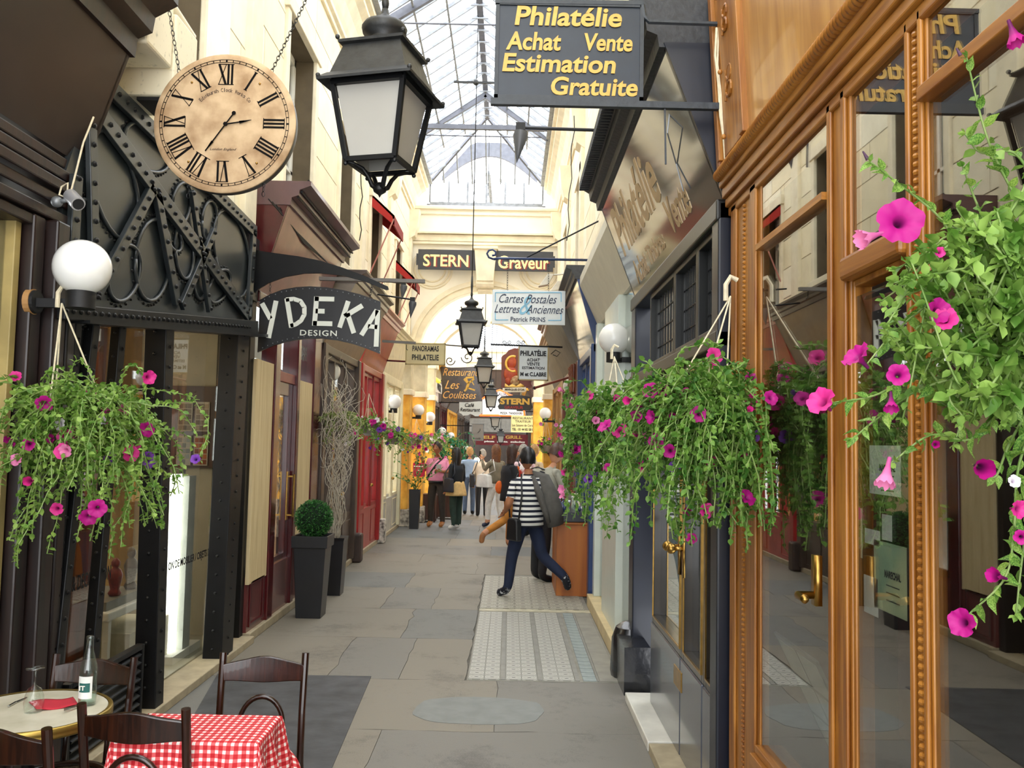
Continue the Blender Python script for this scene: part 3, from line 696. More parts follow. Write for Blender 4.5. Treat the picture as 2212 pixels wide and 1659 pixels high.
for i in range(2):
    for j in range(2):
        q = thing('sample_card', ['grey swatch card behind the riveted shop glass, upper left', 'grey swatch card behind the riveted shop glass, upper right', 'pale blue and grey swatch card in the lower left of the four', 'orange swatch card in the lower right of the four'][j * 2 + i], 'swatch card', (-2.93 + i * .15, 7.79, 1.84 - j * .30), 'swatch cards on the sample board')
        x0 = -2.93 + i * .15; zt = 2.10 - j * .30
        MB().box(x0, x0 + .125, 7.785, 7.795, zt - .26, zt).build('card', pm('card_white', '#cfcabb', .7), q)
        for a in range(3):
            for b in range(5):
                cc = [('#8d857a', '#6d655b', '#978f80'), ('#b5a48c', '#7c6f60', '#96897a'), ('#a5b0b4', '#8b979d', '#c1c4c0'), ('#c2703c', '#a85a2c', '#8a4322')][j * 2 + i][(a + b) % 3]
                MB().box(x0 + .010 + a * .037, x0 + .042 + a * .037, 7.78, 7.786, zt - .25 + b * .048, zt - .21 + b * .048).build('swatch', pm('swatch_' + cc[1:], cc, .6, var=.03), q)
t = thing('light_column', 'glowing white light column standing in the riveted shop window', 'lamp', (-2.62, 6.95, .06))
MB().box(-2.70, -2.58, 6.92, 7.02, .12, 1.50).build('luminous_panel', pm('lit_acrylic', '#fffff4', .4, emit=5, ec='#fffdf0', var=0), t); MB().box(-2.78, -2.52, 6.8, 7.4, .06, .12).build('base', WHITEP, t); MB().box(-2.72, -2.57, 6.9, 7.04, 1.50, 1.53).build('cap', GREYM, t); MB().box(-2.72, -2.54, 7.05, 7.2, .12, 1.48).build('back_panel', pm('pale_grey_panel', '#b9bdb8', .5), t)
t = thing('display_table', 'white display table with a grey slab top in the riveted shop', 'table', (-2.9, 6.3, .06))
MB().box(-3.15, -2.62, 5.9, 6.75, .56, .62).build('table_top', WHITEP, t, bevel=.01); MB().box(-3.1, -2.66, 5.95, 6.6, .62, .68).build('slab', pm('grey_slab', '#77766f', .4), t)
for x in (-3.15, -2.65):
    for y in (5.95, 6.7): MB().box(x - .02, x + .02, y - .02, y + .02, .06, .56).build('leg', WHITEP, t)
for (x, y, c, lab, h) in ((-2.72, 6.2, '#7c2318', 'red carved wooden statuette on the white display table', .26), (-2.74, 6.5, '#4a3a30', 'tall dark carved statuette at the right of the display table', .3)):
    prof = [(.035, 0), (.045, .02), (.03, .05), (.04, .1), (.05, .16), (.035, .2), (.018, .215), (.03, .235), (.03, .26), (.012, .285), (0, .29)]
    tag(MB().lathe([(r, z * h / .29) for r, z in prof], (x, y, .682), 14).build('statuette', pm('carved_' + c[1:], c, .5, var=.3, scale=30, bump=.5), smooth=True), lab, 'statuette')
for (x, y) in ((-2.85, 5.05), (-2.9, 6.15)):
    q = MB().box(x - .04, x, y - .04, y + .04, .06, 2.85); rr = MB(); rivets(rr, along((x + .001, y, .1), (x + .001, y, 2.8), .08), (1, 0, 0), .006, .004)
    o = q.build('inner_upright', pm('cream_metal', '#ddd5b0', .5), rv); rr.build('rivets', IRON, o)['kind'] = 'stuff'
MB().box(-2.62, -2.5, 5.32, 5.42, .06, 2.8).build('wood_upright', woodmat('reddish_wood', '#4a1d0e', '#7a3518', .35), rv)
MB().box(-3.3, -2.95, 5.0, 6.2, 1.05, 1.09).build('shelf', WHITEP, rv); MB().box(-3.3, -2.6, 6.2, 6.9, .06, .42).build('plinth', pm('pale_plinth', '#b4ae98', .6), rv)
lamp('unseen_shop_light', (-3.3, 5.4, 2.5), 26, (1, .72, .42)); lamp('unseen_shop_light', (-3.7, 7.0, 2.4), 26, (1, .82, .6)); lamp('unseen_shop_light', (-3.5, 6.2, 1.9), 14, (1, .95, .85))

# ================================================================ LEFT 3: dark red shop with boarded windows
rd = thing('shopfront', 'dark red shopfront with plywood boards over its windows, beyond the riveted shop', 'shopfront', (XL, 9.2, 0))
Y0, Y1 = 7.86, 10.45
q = MB(); bx(q, 'l', -.1, .02, Y0, Y1, .08, .56); q.build('stallboard', pm('pinkish_stallboard', '#6b3735', .25, var=.15, coat=.4), rd)
frameY('l', .02, .035, Y0 + .05, 8.35, .12, .52, .03, 'panel_moulding', RED, rd)
B('l', -.25, .06, Y0, Y1, 0, .08, 'sill', STONE, rd, .008)
for y0, y1 in ((8.42, 8.60), (9.30, 9.42), (10.08, Y1)): B('l', -.12, .05, y0, y1, .08, 3.1, 'upright', RED, rd, .01)
B('l', -.1, .03, Y0, Y1, 3.02, 3.12, 'head_rail', RED, rd, .01)
B('l', .0, .035, Y0 - .02, 8.40, .50, 2.5, 'plywood_board', PLY, rd, .003); B('l', .0, .035, 9.42, 10.07, .62, 2.42, 'plywood_board', PLY, rd, .003)
B('l', -.05, -.045, Y0, 8.42, 2.5, 3.02, 'pane', GLASSD, rd); B('l', -.05, -.045, 9.42, 10.08, 2.42, 3.02, 'pane', GLASSD, rd); B('l', -.05, -.045, 8.6, 9.3, 2.45, 3.02, 'pane', GLASSD, rd)
B('l', -.08, .02, 8.60, 9.30, 2.36, 2.46, 'transom', pm('rose_transom', '#8c4a46', .35), rd, .006)
d = frameY('l', -.06, .0, 8.61, 9.29, .1, 2.36, .13, 'door', RED, rd)
B('l', -.05, .0, 8.74, 9.16, .1, .62, 'lower_panel', RED, rd); B('l', -.03, -.025, 8.74, 9.16, .62, 2.23, 'pane', GLASSD, d)
hm = MB(); hm.tube([(XL + .07, 9.2, .98), (XL + .07, 9.2, 1.42)], .012, 8); hm.bar((XL, 9.2, 1.0), (XL + .07, 9.2, 1.0), .015); hm.bar((XL, 9.2, 1.4), (XL + .07, 9.2, 1.4), .015); hm.box(XL, XL + .01, 9.17, 9.24, .95, 1.45); hm.build('handle', BRASS, d)
B('l', -1.2, -1.15, Y0, Y1, 0, 3.1, 'interior', pm('dim_rose_room', '#3b3530', .8), rd)
B('l', -.3, -.01, 7.76, 7.9, 0, 3.1, 'end_post', IRON, rd)
lean_fascia('l', Y0, Y1 - .05, 3.12, 3.92, .02, .26, PINKP, RED, rd, pm('mauve_cornice', '#5b3f3f', .4, coat=.3), .2, .2)
q = MB()
for k in range(4): q.tube([(XL + .34 + .03 * k, Y0, 3.98 + .05 * k), (XL + .34 + .03 * k, Y1, 3.98 + .05 * k)], .012, 6)
q.build('cornice_moulding', IRON, rd)
q = MB(); letters(q, 'PASSAGE', (XL - .03, 9.75, 2.75), .5, .16, u=(0, -1, 0), ext=.001)   # faint mirrored print reads as window writing
q.v = q.v; q.build('window_print', pm('grey_print', '#6b6b66', .6), rd)
# paper sheets taped at the top of the first window
B('l', -.035, -.033, Y0 + .1, 8.2, 2.52, 2.72, 'paper_sheet', pm('grey_paper', '#b9b9b2', .8), rd)

# ================================================================ LEFT 4: brown shop with the willow, LEFT 5 red, LEFT 6 cream
def far_shop(side, name, label, y0, y1, mw, mf, zf0=2.95, zf1=3.7, dt=.3, door=True, stall=.7, stallm=None, guard=None, ht=2.85, pane=GLASSD, inner=None, cm=None, cheek=None, nmul=2):
    s = thing('shopfront', label, 'shopfront', (SX(side, 0), (y0 + y1) / 2, 0))
    B(side, -.2, .05, y0, y1, 0, .07, 'sill', STONE, s, .006)
    B(side, -.1, .02, y0, y1, .07, stall, 'stallboard', stallm or mw, s)
    for a, b in ((y0, y0 + .18), (y1 - .18, y1)): B(side, -.12, .08, a, b, .07, ht + .1, 'pilaster', mw, s, .01)
    n = 3; wdt = (y1 - y0 - .36) / n
    for i in range(n):
        a = y0 + .18 + i * wdt; b = a + wdt
        if i == 1 and door:
            d = frameY(side, -.08, -.0, a, b, .07, 2.25, .1, 'door', mw, s); B(side, -.06, -.03, a + .1, b - .1, .1, .75, 'lower_panel', stallm or mw, s)
            B(side, -.05, -.045, a + .1, b - .1, .75, 2.15, 'pane', pane, d); MB().ball((SX(side, .04), b - .06 if side == 'l' else a + .06, 1.05), .03, 10, 8).build('knob', BRASS, d, smooth=True)
            frameY(side, -.08, 0, a, b, 2.25, ht, .05, 'transom_frame', mw, s); B(side, -.05, -.045, a + .05, b - .05, 2.3, ht - .05, 'pane', pane, s)
        else:
            frameY(side, -.08, .02, a, b, stall, ht, .06, 'window_frame', mw, s); B(side, -.05, -.045, a + .06, b - .06, stall + .06, ht - .06, 'pane', pane, s)
            frameY(side, .02, .03, a + .06, b - .06, .12, stall - .05, .02, 'panel_moulding', mw, s)
    B(side, -.12, .06, y0, y1, ht, zf0, 'head_rail', mw, s, .01)
    lean_fascia(side, y0 + .04, y1 - .04, zf0, zf1, .04, dt, mf, cheek or mf, s, cm or mw, .14, .12)
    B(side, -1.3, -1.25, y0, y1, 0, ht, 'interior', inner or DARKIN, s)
    if guard: B(side, 0, .17, y1 - .1, y1 + .12, 0, .42, 'guard_block', guard, s, .03)
    return s
TAUPE = pm('taupe_paint', '#4a3b31', .4, var=.15, coat=.2); TAUPEL = pm('taupe_fascia_paint', '#7d7266', .35, var=.1, coat=.3)
far_shop('l', 'b', 'brown shopfront half hidden behind the twisted willow stems', 10.5, 13.05, TAUPE, TAUPEL, dt=.42, stallm=TAUPE, guard=pm('brown_guard', '#3d2e28', .5), inner=pm('mid_room', '#b1aa9c', .8), cm=TAUPE)
far_shop('l', 'c', 'bright red shopfront on the left before the cream one', 13.2, 15.5, REDB, pm('red_fascia', '#b2443a', .3, var=.1, coat=.3), dt=.3, stallm=pm('rose_stallboard', '#a8504a', .4), guard=pm('chipped_guard', '#55504a', .6, c2='#e2ddd0', scale=14), inner=TANIN, cm=REDB)
far_shop('l', 'd', 'cream and ochre shopfront on the left just before the arch', 15.62, 18.3, pm('ivory_paint', '#e6ddba', .5, var=.06), pm('ivory_fascia', '#e2d8b8', .6, var=.06), dt=.16, stallm=pm('pale_grey_stall', '#b5b1a6', .6), guard=None, inner=OCHRE, pane=GLASS, zf0=3.0, zf1=3.75)
# ================================================================ stone and ochre pilasters at the arch
def arch_pilaster(side, y, w, label, d=.28):
    t = thing('pilaster', label, 'pilaster', (SX(side, 0), y, 0), 'stone and ochre pilasters at the arch')
    B(side, -.3, d, y, y + w, .36, 2.75, 'ochre_shaft', OCHRE, t, .01); B(side, -.3, d + .05, y - .03, y + w + .03, 0, .36, 'plinth', pm('dark_plinth', '#6a665e', .6, var=.3, scale=12, c2='#c9c4b6'), t, .02)
    B(side, -.3, d + .04, y - .03, y + w + .03, 2.75, 2.87, 'capital', CREAMD, t, .015); B(side, -.3, d + .0, y, y + w, 2.87, 3.62, 'upper_shaft', pm('stained_stone', '#c8bd9e', .8, var=.12), t)
    B(side, -.3, d + .06, y - .04, y + w + .04, 3.5, 3.66, 'impost', CREAMD, t, .02); B(side, -.3, d + .0, y, y + w, 3.66, 3.9, 'block', CREAMD, t)
arch_pilaster('l', 18.45, .55, 'ochre pilaster on the left side, nearer of the two before the arch', .2); arch_pilaster('l', 19.35, .55, 'ochre pilaster on the left side standing under the arch foot', .42)
arch_pilaster('l', 20.72, .5, 'ochre pilaster on the left side just behind the arch wall', .50); arch_pilaster('r', 20.72, .5, 'ochre pilaster on the right side just behind the arch wall', .44)
arch_pilaster('r', 19.25, .6, 'ochre pilaster on the right side under the arch foot', .25)
for i, y in enumerate((22.2, 25.2, 28.4)):
    far_shop('l', 'e', ['ochre shopfront on the left just past the arch', 'brown panelled shopfront on the left, second past the arch', 'dark red shopfront on the left, third past the arch'][i], y, y + 2.9, [OCHRE, TAUPE, RED][i], [pm('ivory_fascia', '#e2d8b8'), TAUPE, RED][i], dt=.4, inner=TANIN)
    far_shop('r', 'e', ['ochre shopfront on the right just past the arch', 'brown shopfront on the right, second past the arch', 'dark red shopfront on the right, third past the arch'][i], y, y + 2.9, [OCHRE, TAUPE, RED][i], [TAUPE, TAUPE, RED][i], dt=.35, inner=TANIN)
for i, y in enumerate((31.8, 37.5, 43.5)):
    far_shop('l', 'e', ['ochre shopfront on the left, fourth past the arch', 'taupe shopfront on the left, fifth past the arch', 'dark shopfront on the left at the far end'][i], y, y + 5.4, [OCHRE, TAUPE, BROWNW][i], TAUPE, dt=.4, inner=TANIN)
    far_shop('r', 'e', ['ochre shopfront on the right, fourth past the arch', 'taupe shopfront on the right, fifth past the arch', 'dark shopfront on the right at the far end'][i], y, y + 5.4, [OCHRE, TAUPE, BROWNW][i], TAUPE, dt=.4, inner=TANIN)

# ================================================================ RIGHT 1: honey oak shopfront with large panes
ok = thing('shopfront', 'carved honey oak shopfront with large panes at the right edge', 'shopfront', (XR, 3, 0))
yw = 4.03
def moulded_post(y0, y1, beads, z0=.02, z1=2.9, d=-.012):
    q = MB(); w_ = y1 - y0; bx(q, 'r', -.05, d, y0, y1, z0, z1); bx(q, 'r', d, d + .012, y0 + w_ * .08, y0 + w_ * .26, z0, z1); bx(q, 'r', d, d + .012, y0 + w_ * .74, y0 + w_ * .92, z0, z1)
    o = q.build('post', OAK, ok, bevel=.005)
    if beads:
        b = MB(); z = z0 + .25
        while z < z1 - .03: b.ball((XR - d - .002, y0 + w_ * .5, z), (.010, .012, .0085), 6, 4); z += .021
        b.build('bead_moulding', OAK, o)['kind'] = 'stuff'
    return o
ya, yb = Yx(1636, XR), yw
moulded_post(ya, yw, True); moulded_post(Yx(1830, XR), Yx(1783, XR), False); moulded_post(Yx(2000, XR), Yx(1956, XR), True)
d1, d2, d3, d4 = Yx(1830, XR), Yx(1783, XR), Yx(2000, XR), Yx(1956, XR)
# entablature with twisted rope moulding
q = MB()
for (d, z0, z1) in ((.0, 2.87, 2.91), (.015, 2.91, 2.95), (.03, 2.95, 3.0), (.045, 3.0, 3.03)): bx(q, 'r', -.12, d, -1.4, yw + .01, z0, z1)
q.build('entablature', OAKY, ok, bevel=.006)
q = MB(); y = -1.0
while y < yw: q.ball((XR - .05, y, 3.055), (.028, .017, .03), 8, 6, Matrix.Rotation(.6, 3, 'X')); y += .024
o = q.build('rope_moulding', OAKY, ok, smooth=True); o['kind'] = 'stuff'
q = MB(); q.prism([(XR - .02, -1.4, 3.07), (XR - .07, -1.4, 3.95), (XR - .03, -1.4, 3.95), (XR + .02, -1.4, 3.07)], (0, yw + 1.3, 0)); q.build('fascia_panel', OAKPAN, ok)
q = MB(); q.prism([(XR - .0, yw - .02, 3.0), (XR - .05, yw - .02, 3.08), (XR - .10, yw - .02, 3.95), (XR - .0, yw - .02, 3.95)], (0, .05, 0)); q.build('fascia_end', OAK, ok, bevel=.005)
q = MB()
for (y0, y1, d) in ((3.60, 3.66, .025), (3.68, 3.98, .012), (3.99, 4.03, .03)):
    q.prism([(XR - .025 - d, y0, 3.12), (XR - .075 - d, y0, 3.95), (XR - .0, y0, 3.95), (XR + .02, y0, 3.12)], (0, y1 - y0, 0))
q.tube([(XR - .055, 3.82 + .05 * math.cos(t * .5), 3.35 + .05 * math.sin(t * .5) + t * .006) for t in range(26)], .008, 5)
q.tube([(XR - .075, 3.82 + .04 * math.cos(t * .5), 3.65 + .04 * math.sin(t * .5) + t * .005) for t in range(26)], .008, 5)
for z in (3.2, 3.5, 3.85): q.ball((XR - .05 - (z - 3.1) * .06, 3.9, z), .012, 8, 6)
q.build('carved_pilaster_head', OAK, ok, bevel=.004)
B('r', -.1, .04, -1.4, yw, 0, .12, 'plinth', OAKY, ok, .006); q = MB(); bx(q, 'r', -.1, .02, d2, ya, .12, .56); bx(q, 'r', -.1, .02, -1.4, d3, .12, .56); q.build('stallboard', OAKY, ok)
q = MB(); bx(q, 'r', -.12, .03, d2, ya, .56, .6); bx(q, 'r', -.1, .01, d2, ya, .6, .63); q.build('sill', OAKY, ok, bevel=.004)
q = MB(); bx(q, 'r', -.12, .08, -1.4, d3, .56, .6); q.build('sill', OAKY, ok, bevel=.004)
q = MB(); bx(q, 'r', -.03, .01, d2, ya, 2.6, 2.625); q.build('muntin', OAKY, ok); q = MB(); bx(q, 'r', -.03, .015, -1.4, d3, 2.655, 2.69); q.build('muntin', OAKY, ok, bevel=.003)
B('r', -.022, -.017, d2, ya, .62, 2.87, 'pane', GLASSD, ok); B('r', -.022, -.017, -1.4, d3, .6, 2.87, 'pane', GLASSD, ok)
# door
dr = frameY('r', -.07, -.015, d4, d1, .05, 2.30, .02, 'door', OAK, ok); B('r', -.025, -.02, d4 + .02, d1 - .02, .45, 2.25, 'pane', GLASSD, dr); B('r', -.06, .0, d4 + .04, d1 - .04, .1, .45, 'lower_panel', OAK, dr)
B('r', -.1, .02, d4 - .01, d1 + .01, 2.30, 2.37, 'transom', OAKY, ok, .012); B('r', -.025, -.02, d4, d1, 2.37, 2.87, 'pane', GLASSD, ok)
hz = ox(1800, 1300, XR - .05).z; yh = d1 + .09
hm = MB(); hm.box(XR - .07, XR - .05, yh - .02, yh + .02, hz - .03, hz + .12); hm.tube([(XR - .06, yh, hz), (XR - .12, yh, hz), (XR - .125, yh - .03, hz + .005), (XR - .12, yh - .07, hz - .005), (XR - .13, yh - .10, hz + .006)], [.012, .012, .011, .010, .013], 8)
hm.build('door_handle', BRASS, dr, smooth=True)
# papers stuck inside the door glass
PW = [pm('paper_cream', '#efeccf', .8), pm('paper_white', '#f4f6f0', .8), pm('paper_green', '#a9dcc2', .8, c2='#eef0c4', scale=4, var=.2)]
for (x0, y0, x1, y1, k, lab) in ((1878, 962, 1945, 1065, 1, 'white printed sheet highest on the oak door glass'), (1888, 1165, 1958, 1310, 2, 'green and cream printed notice low on the oak door glass'),
                            (1845, 1095, 1862, 1200, 0, 'narrow cream slip at the left of the oak door glass'), (1868, 1140, 1900, 1172, 1, 'small white card above the green notice'), (1905, 1110, 1926, 1165, 1, 'small tall grey card right of the white card'), (1866, 1240, 1896, 1320, 1, 'pale card half behind the green notice')):
    p, r = ox(x0, (y0 + y1) / 2, XR + .03), ox(x1, (y0 + y1) / 2, XR + .03); za, zb = ox(x0, y0, XR + .03).z, ox(x0, y1, XR + .03).z
    t = thing('notice', lab, 'notice', (XR + .03, (p.y + r.y) / 2, (za + zb) / 2), 'papers inside the oak door glass')
    MB().box(XR + .030, XR + .0315, r.y, p.y, zb, za).build('sheet', PW[k], t)
    if x1 - x0 > 50:
        q = MB(); c = (p.y + r.y) / 2 - .02; wd = (p.y - r.y)
        letters(q, 'MARECHAL', (XR + .0295, c, za * .55 + zb * .45), wd * .5, wd * .1, u=(0, -1, 0), bold=.03, ext=.0005)
        for j in range(3): q.box(XR + .0292, XR + .03, c - wd * .2, c + wd * .2, za * .4 + zb * .6 - j * .02 - .003, za * .4 + zb * .6 - j * .02)
        q.build('lettering', INK, t)
B('r', -.12, -.11, d4 + .1, d1 - .08, 1.0, 2.25, 'door_blind', pm('maroon_panel', '#3a1218', .6), ok)
room('r', -1.4, yw, 2.2, .1, 2.95, pm('brown_room', '#221812', .8, var=.2), pm('dark_boards', '#2a2019', .5), ok)
t = thing('counter', 'orange-brown wooden counter inside the oak shop', 'counter', (1.9, 2.2, .1)); MB().box(1.5, 2.3, .9, 2.6, .85, .9).build('counter_top', woodmat('warm_wood', '#7c4216', '#a9682c', .4, 'Y'), t, bevel=.02); MB().box(1.55, 2.25, .95, 2.55, .1, .85).build('body', woodmat('warm_wood', '#7c4216', '#a9682c', .4, 'Y'), t)
t = thing('display_cabinet', 'brown display cabinet at the back of the oak shop', 'cabinet', (2.9, 3.0, .1)); MB().box(2.6, 3.1, 1.6, 3.9, .1, 1.5).build('body', woodmat('warm_wood', '#7c4216', '#a9682c', .4, 'Y'), t, bevel=.01)
for k in range(3): MB().box(2.57, 2.6, 1.65 + k * .75, 2.35 + k * .75, .2, 1.4).build('door', woodmat('warm_wood', '#7c4216', '#a9682c', .4, 'Y'), t, bevel=.01)
# stamp album leaning in the window
t = thing('stamp_album', 'open stamp album sheet propped behind the lower left oak shop pane', 'album', (1.25, 3.3, .62)); R_ = Matrix.Rotation(-.45, 3, 'Y')
def tl(p): return R_ @ V(p) + V((1.28, 3.3, .62))
q = MB(); q.prism([tl((0, -.24, 0)), tl((0, .24, 0)), tl((0, .24, .5)), tl((0, -.24, .5))], R_ @ V((.01, 0, 0))); q.build('board', pm('slate_board', '#5f6c68', .5), t)
for i in range(2):
    for j in range(3): MB().prism([tl((-.002, -.22 + i * .23, .02 + j * .16)), tl((-.002, -.02 + i * .23, .02 + j * .16)), tl((-.002, -.02 + i * .23, .16 + j * .16)), tl((-.002, -.22 + i * .23, .16 + j * .16))], R_ @ V((.002, 0, 0))).build('stamp_sheet', pm('pale_green_paper', '#aebfb6', .6, var=.1), t)
lamp('unseen_shop_light', (2.0, 2.6, 2.6), 18, (1, .75, .5))  # unseen light, added so the oak shop interior shows through the panes

# ================================================================ RIGHT 2: navy shop with leaded lights and leaning mirror-gloss fascia
nv = thing('shopfront', 'navy blue shopfront with leaded upper lights and leaning glossy sign fascia', 'shopfront', (XR, 5.4, 0))
n0, n1 = 4.06, Yx(1372, XR)
GLOSSN = pm('mirror_gloss_sign', '#8c9096', .07, .85, var=.06, scale=2, coat=.6)
FT = .30
lean_fascia('r', n0 + .04, n1, 2.95, 3.72, .0, FT, GLOSSN, NAVY, nv, None)
q = MB(); X = lambda d: SX('r', d)
pr = [(FT - .05, 3.70), (FT + .02, 3.70), (FT + .03, 3.76), (FT + .08, 3.78), (FT + .09, 3.84), (FT + .14, 3.87), (FT + .16, 3.96), (0, 3.96), (0, 3.70)]
MB().prism([(X(a), n0 + .03, b) for a, b in pr], (0, n1 - n0 + .05, 0)).build('cornice', pm('dark_cornice', '#26282c', .5, bump=.3, scale=30, var=.3), nv)
q = MB(); y = n0 + .06
while y < n1: q.box(X(FT + .10), X(FT + .175), y, y + .025, 3.84, 3.90); y += .05
q.build('dentils', pm('dark_cornice', '#26282c'), nv)['kind'] = 'stuff'
fu = V((-(FT) / 1, 0, .77)).normalized(); fn = V((0, -1, 0)).cross(fu)
def fpt(y, t): return V((X(FT * t), y, 2.95 + .77 * t)) 
q = MB()
def fl_(s, y, t, wd, ht, sh=.2): letters(q, s, fpt(y, t), wd, ht, u=(0, -1, 0), v=fu, shear=sh, bold=.02, ext=.003)
fl_('Philatélie', 5.95, .62, 1.7, .36); fl_('Achat', 6.4, .2, .55, .17); fl_('Vente', 4.9, .26, .55, .2); fl_('Timbres', 5.75, .2, .6, .13)
q.build('lettering', pm('tan_gold_paint', '#b59b74', .3, .3), nv)
for a, b in ((n0, n0 + .14), (n1 - .22, n1)): B('r', -.14, .04, a, b, .06, 2.95, 'upright', NAVY, nv, .01)
B('r', -.1, .05, n0, n1, 2.86, 2.96, 'head_rail', pm('black_rail', '#0d0e0e', .35), nv, .01); B('r', -.1, .05, n0, n1, 2.26, 2.34, 'transom', pm('black_rail', '#0d0e0e', .35), nv, .008)
LEADG = glassmat('leaded_green_glass', (.70, .76, .62), 1.5, .42, .22, .6)
ylist = [Yx(1558, XR), Yx(1512, XR), Yx(1462, XR), Yx(1408, XR)]
for i in range(3):
    a, b = ylist[i] + .02, ylist[i + 1] - .02; f_ = frameY('r', -.08, .02, a - .02, b + .02, 2.34, 2.86, .035, 'leaded_light', pm('black_rail', '#0d0e0e', .35), nv)
    B('r', -.04, -.035, a, b, 2.36, 2.84, 'pane', LEADG, f_); q = MB(); k = 9
    for j in range(1, k): yy = a + (b - a) * j / k; bx(q, 'r', -.045, -.028, yy - .003, yy + .003, 2.36, 2.84)
    for j in range(1, 4): zz = 2.36 + .48 * j / 4; bx(q, 'r', -.045, -.028, a, b, zz - .003, zz + .003)
    q.build('lead_cames', IRON, f_)
# glazed doors and side light
GREYN = pm('grey_navy_panel', '#4a4e58', .22, var=.1, coat=.5)
yy = [Yx(1560, XR), Yx(1523, XR), Yx(1476, XR), Yx(1412, XR)]
for i in range(3):
    a, b = yy[i], yy[i + 1]; nm = 'window_frame' if i == 0 else 'door'
    f_ = frameY('r', -.09, .0, a, b, .60, 2.26, .05, nm, pm('bronze_black_frame', '#2b241b', .3, coat=.3), nv); frameY('r', -.0, .008, a + .045, b - .045, .64, 2.22, .012, 'gilt_bead', BRASS, nv, 0)
    B('r', -.05, -.045, a + .05, b - .05, .64, 2.22, 'pane', GLASSD, f_)
    B('r', -.09, .01, a + .01, b - .01, .06, .60, 'lower_panel', GREYN, nv, .006)
    if i:
        yk = b - .06 if i == 1 else a + .06
        hd = MB(); hd.tube([(XR - .0, yk, 1.22), (XR - .06, yk, 1.22)], .012, 8); hd.ball((XR - .075, yk, 1.22), .03, 12, 8); hd.box(XR - .012, XR, yk - .02, yk + .02, 1.06, 1.28); hd.build('door_knob', BRASS, f_, smooth=True)
B('r', .005, .015, Yx(1480, XR), Yx(1464, XR), .42, .53, 'letter_slot', BRASS, nv, .003)
MARB = pm('white_marble', '#dedcd2', .3, var=.12, scale=5)
q = MB(); 
for k in range(3): B('r', -.05, .15, 3.2 + k * 1.05, 4.22 + k * 1.05, 0, .06, 'marble_step', [MARB, STONE, MARB][k], nv, .006)
g = MB(); g.lathe([(.15, 0), (.16, .05), (.15, .3), (.12, .38), (.06, .42), (0, .43)], (XR - .02, n1 - .02, 0), 12); bx(g, 'r', -.05, .14, n1 - .55, n1 - .1, 0, .34); g.build('guard_stone', pm('black_chipped_paint', '#15161b', .25, var=.3, scale=14, coat=.4, bump=.5), nv, smooth='auto')
B('r', -1.8, -1.75, n0, n1, 0, 2.9, 'interior', pm('dim_room', '#3c3a35', .8, var=.2), nv)
B('r', -.4, -.38, 5.3, 6.1, .7, 1.9, 'inner_blind', pm('tan_blind', '#a98a4e', .7), nv)
q = MB(); q.tube([(XR - .2, 4.4 - .0, 3.62), (XR - .22, 4.42, 3.4), (XR - .14, 4.6, 3.3), (XR - .1, 4.6, 3.15)], .004, 5); q.build('hanging_wire', GREYM, nv)

# ================================================================ RIGHT 3: frameless glass shop with white posts
gs = thing('shopfront', 'frameless glass shopfront with pale green-white posts and sloping white fascia', 'shopfront', (XR, 8.4, 0))
g0, g1 = n1 + .02, 9.95
PG = pm('pale_green_white', '#cfd8cf', .35, var=.03, coat=.3)
B('r', -.2, .10, g0, g1, 0, .13, 'ledge', pm('travertine_ledge', '#cdb98c', .5, var=.12, scale=5), gs, .006)
B('r', -.08, .04, Yx(1342, XR), Yx(1312, XR), .13, 3.15, 'upright', PG, gs, .004); B('r', -.08, .04, g1 - .16, g1, .13, 3.15, 'upright', PG, gs, .004)
B('r', -.03, -.024, g0, Yx(1342, XR), .13, 3.15, 'pane', GLASS, gs); B('r', -.03, -.024, Yx(1312, XR), g1 - .16, .13, 3.15, 'pane', GLASS, gs)
MB().prism([(X(.0), g0, 3.15), (X(.22), g0, 3.62), (X(.22), g0, 3.72), (X(-.1), g0, 3.72), (X(-.1), g0, 3.15)], (0, g1 - g0 + .3, 0)).build('fascia_board', pm('off_white_panel', '#d9d5c6', .6, var=.04), gs)
room('r', g0, g1, 1.5, .13, 3.15, pm('pale_room', '#9aa39c', .7), pm('tan_shop_floor', '#8b6f48', .5), gs)
t = thing('display_counter', 'light brown wooden display counter inside the glass shop', 'counter', (1.5, 8.0, .13)); MB().box(1.25, 1.7, 7.3, 8.7, .13, .95).build('body', woodmat('beech', '#9a6a36', '#c08d50', .4), t, bevel=.01); q = MB(); q.box(1.24, 1.25, 7.9, 7.96, .5, .64); q.build('plaque', GOLD, t)
lamp('unseen_shop_light', (1.9, 8.4, 2.8), 16, (1, .9, .75))
# ================================================================ RIGHT 4: royal blue shop, RIGHT 5: carved red-brown shop
bs = far_shop('r', 'f', 'royal blue shopfront with leaning mirror fascia beyond the glass shop', 10.05, 12.2, BLUE, pm('silvery_sign', '#8a8780', .12, .7, c2='#c2bba8', scale=6), dt=.26, zf1=3.72, cheek=BLUE, cm=pm('dark_cornice', '#26282c'))
bs2 = far_shop('r', 'g', 'carved red-brown wooden shopfront behind the street stall', 12.3, 15.6, woodmat('carved_redwood', '#4c2012', '#7f3f20', .4), pm('grey_underside', '#6a655d', .6), dt=.42, inner=TANIN)
far_shop('r', 'h', 'tan wooden shopfront on the right just before the arch', 15.7, 19.1, woodmat('tan_wood', '#7a5428', '#ad8144', .45), pm('grey_underside', '#6a655d', .6), dt=.3, inner=OCHRE)
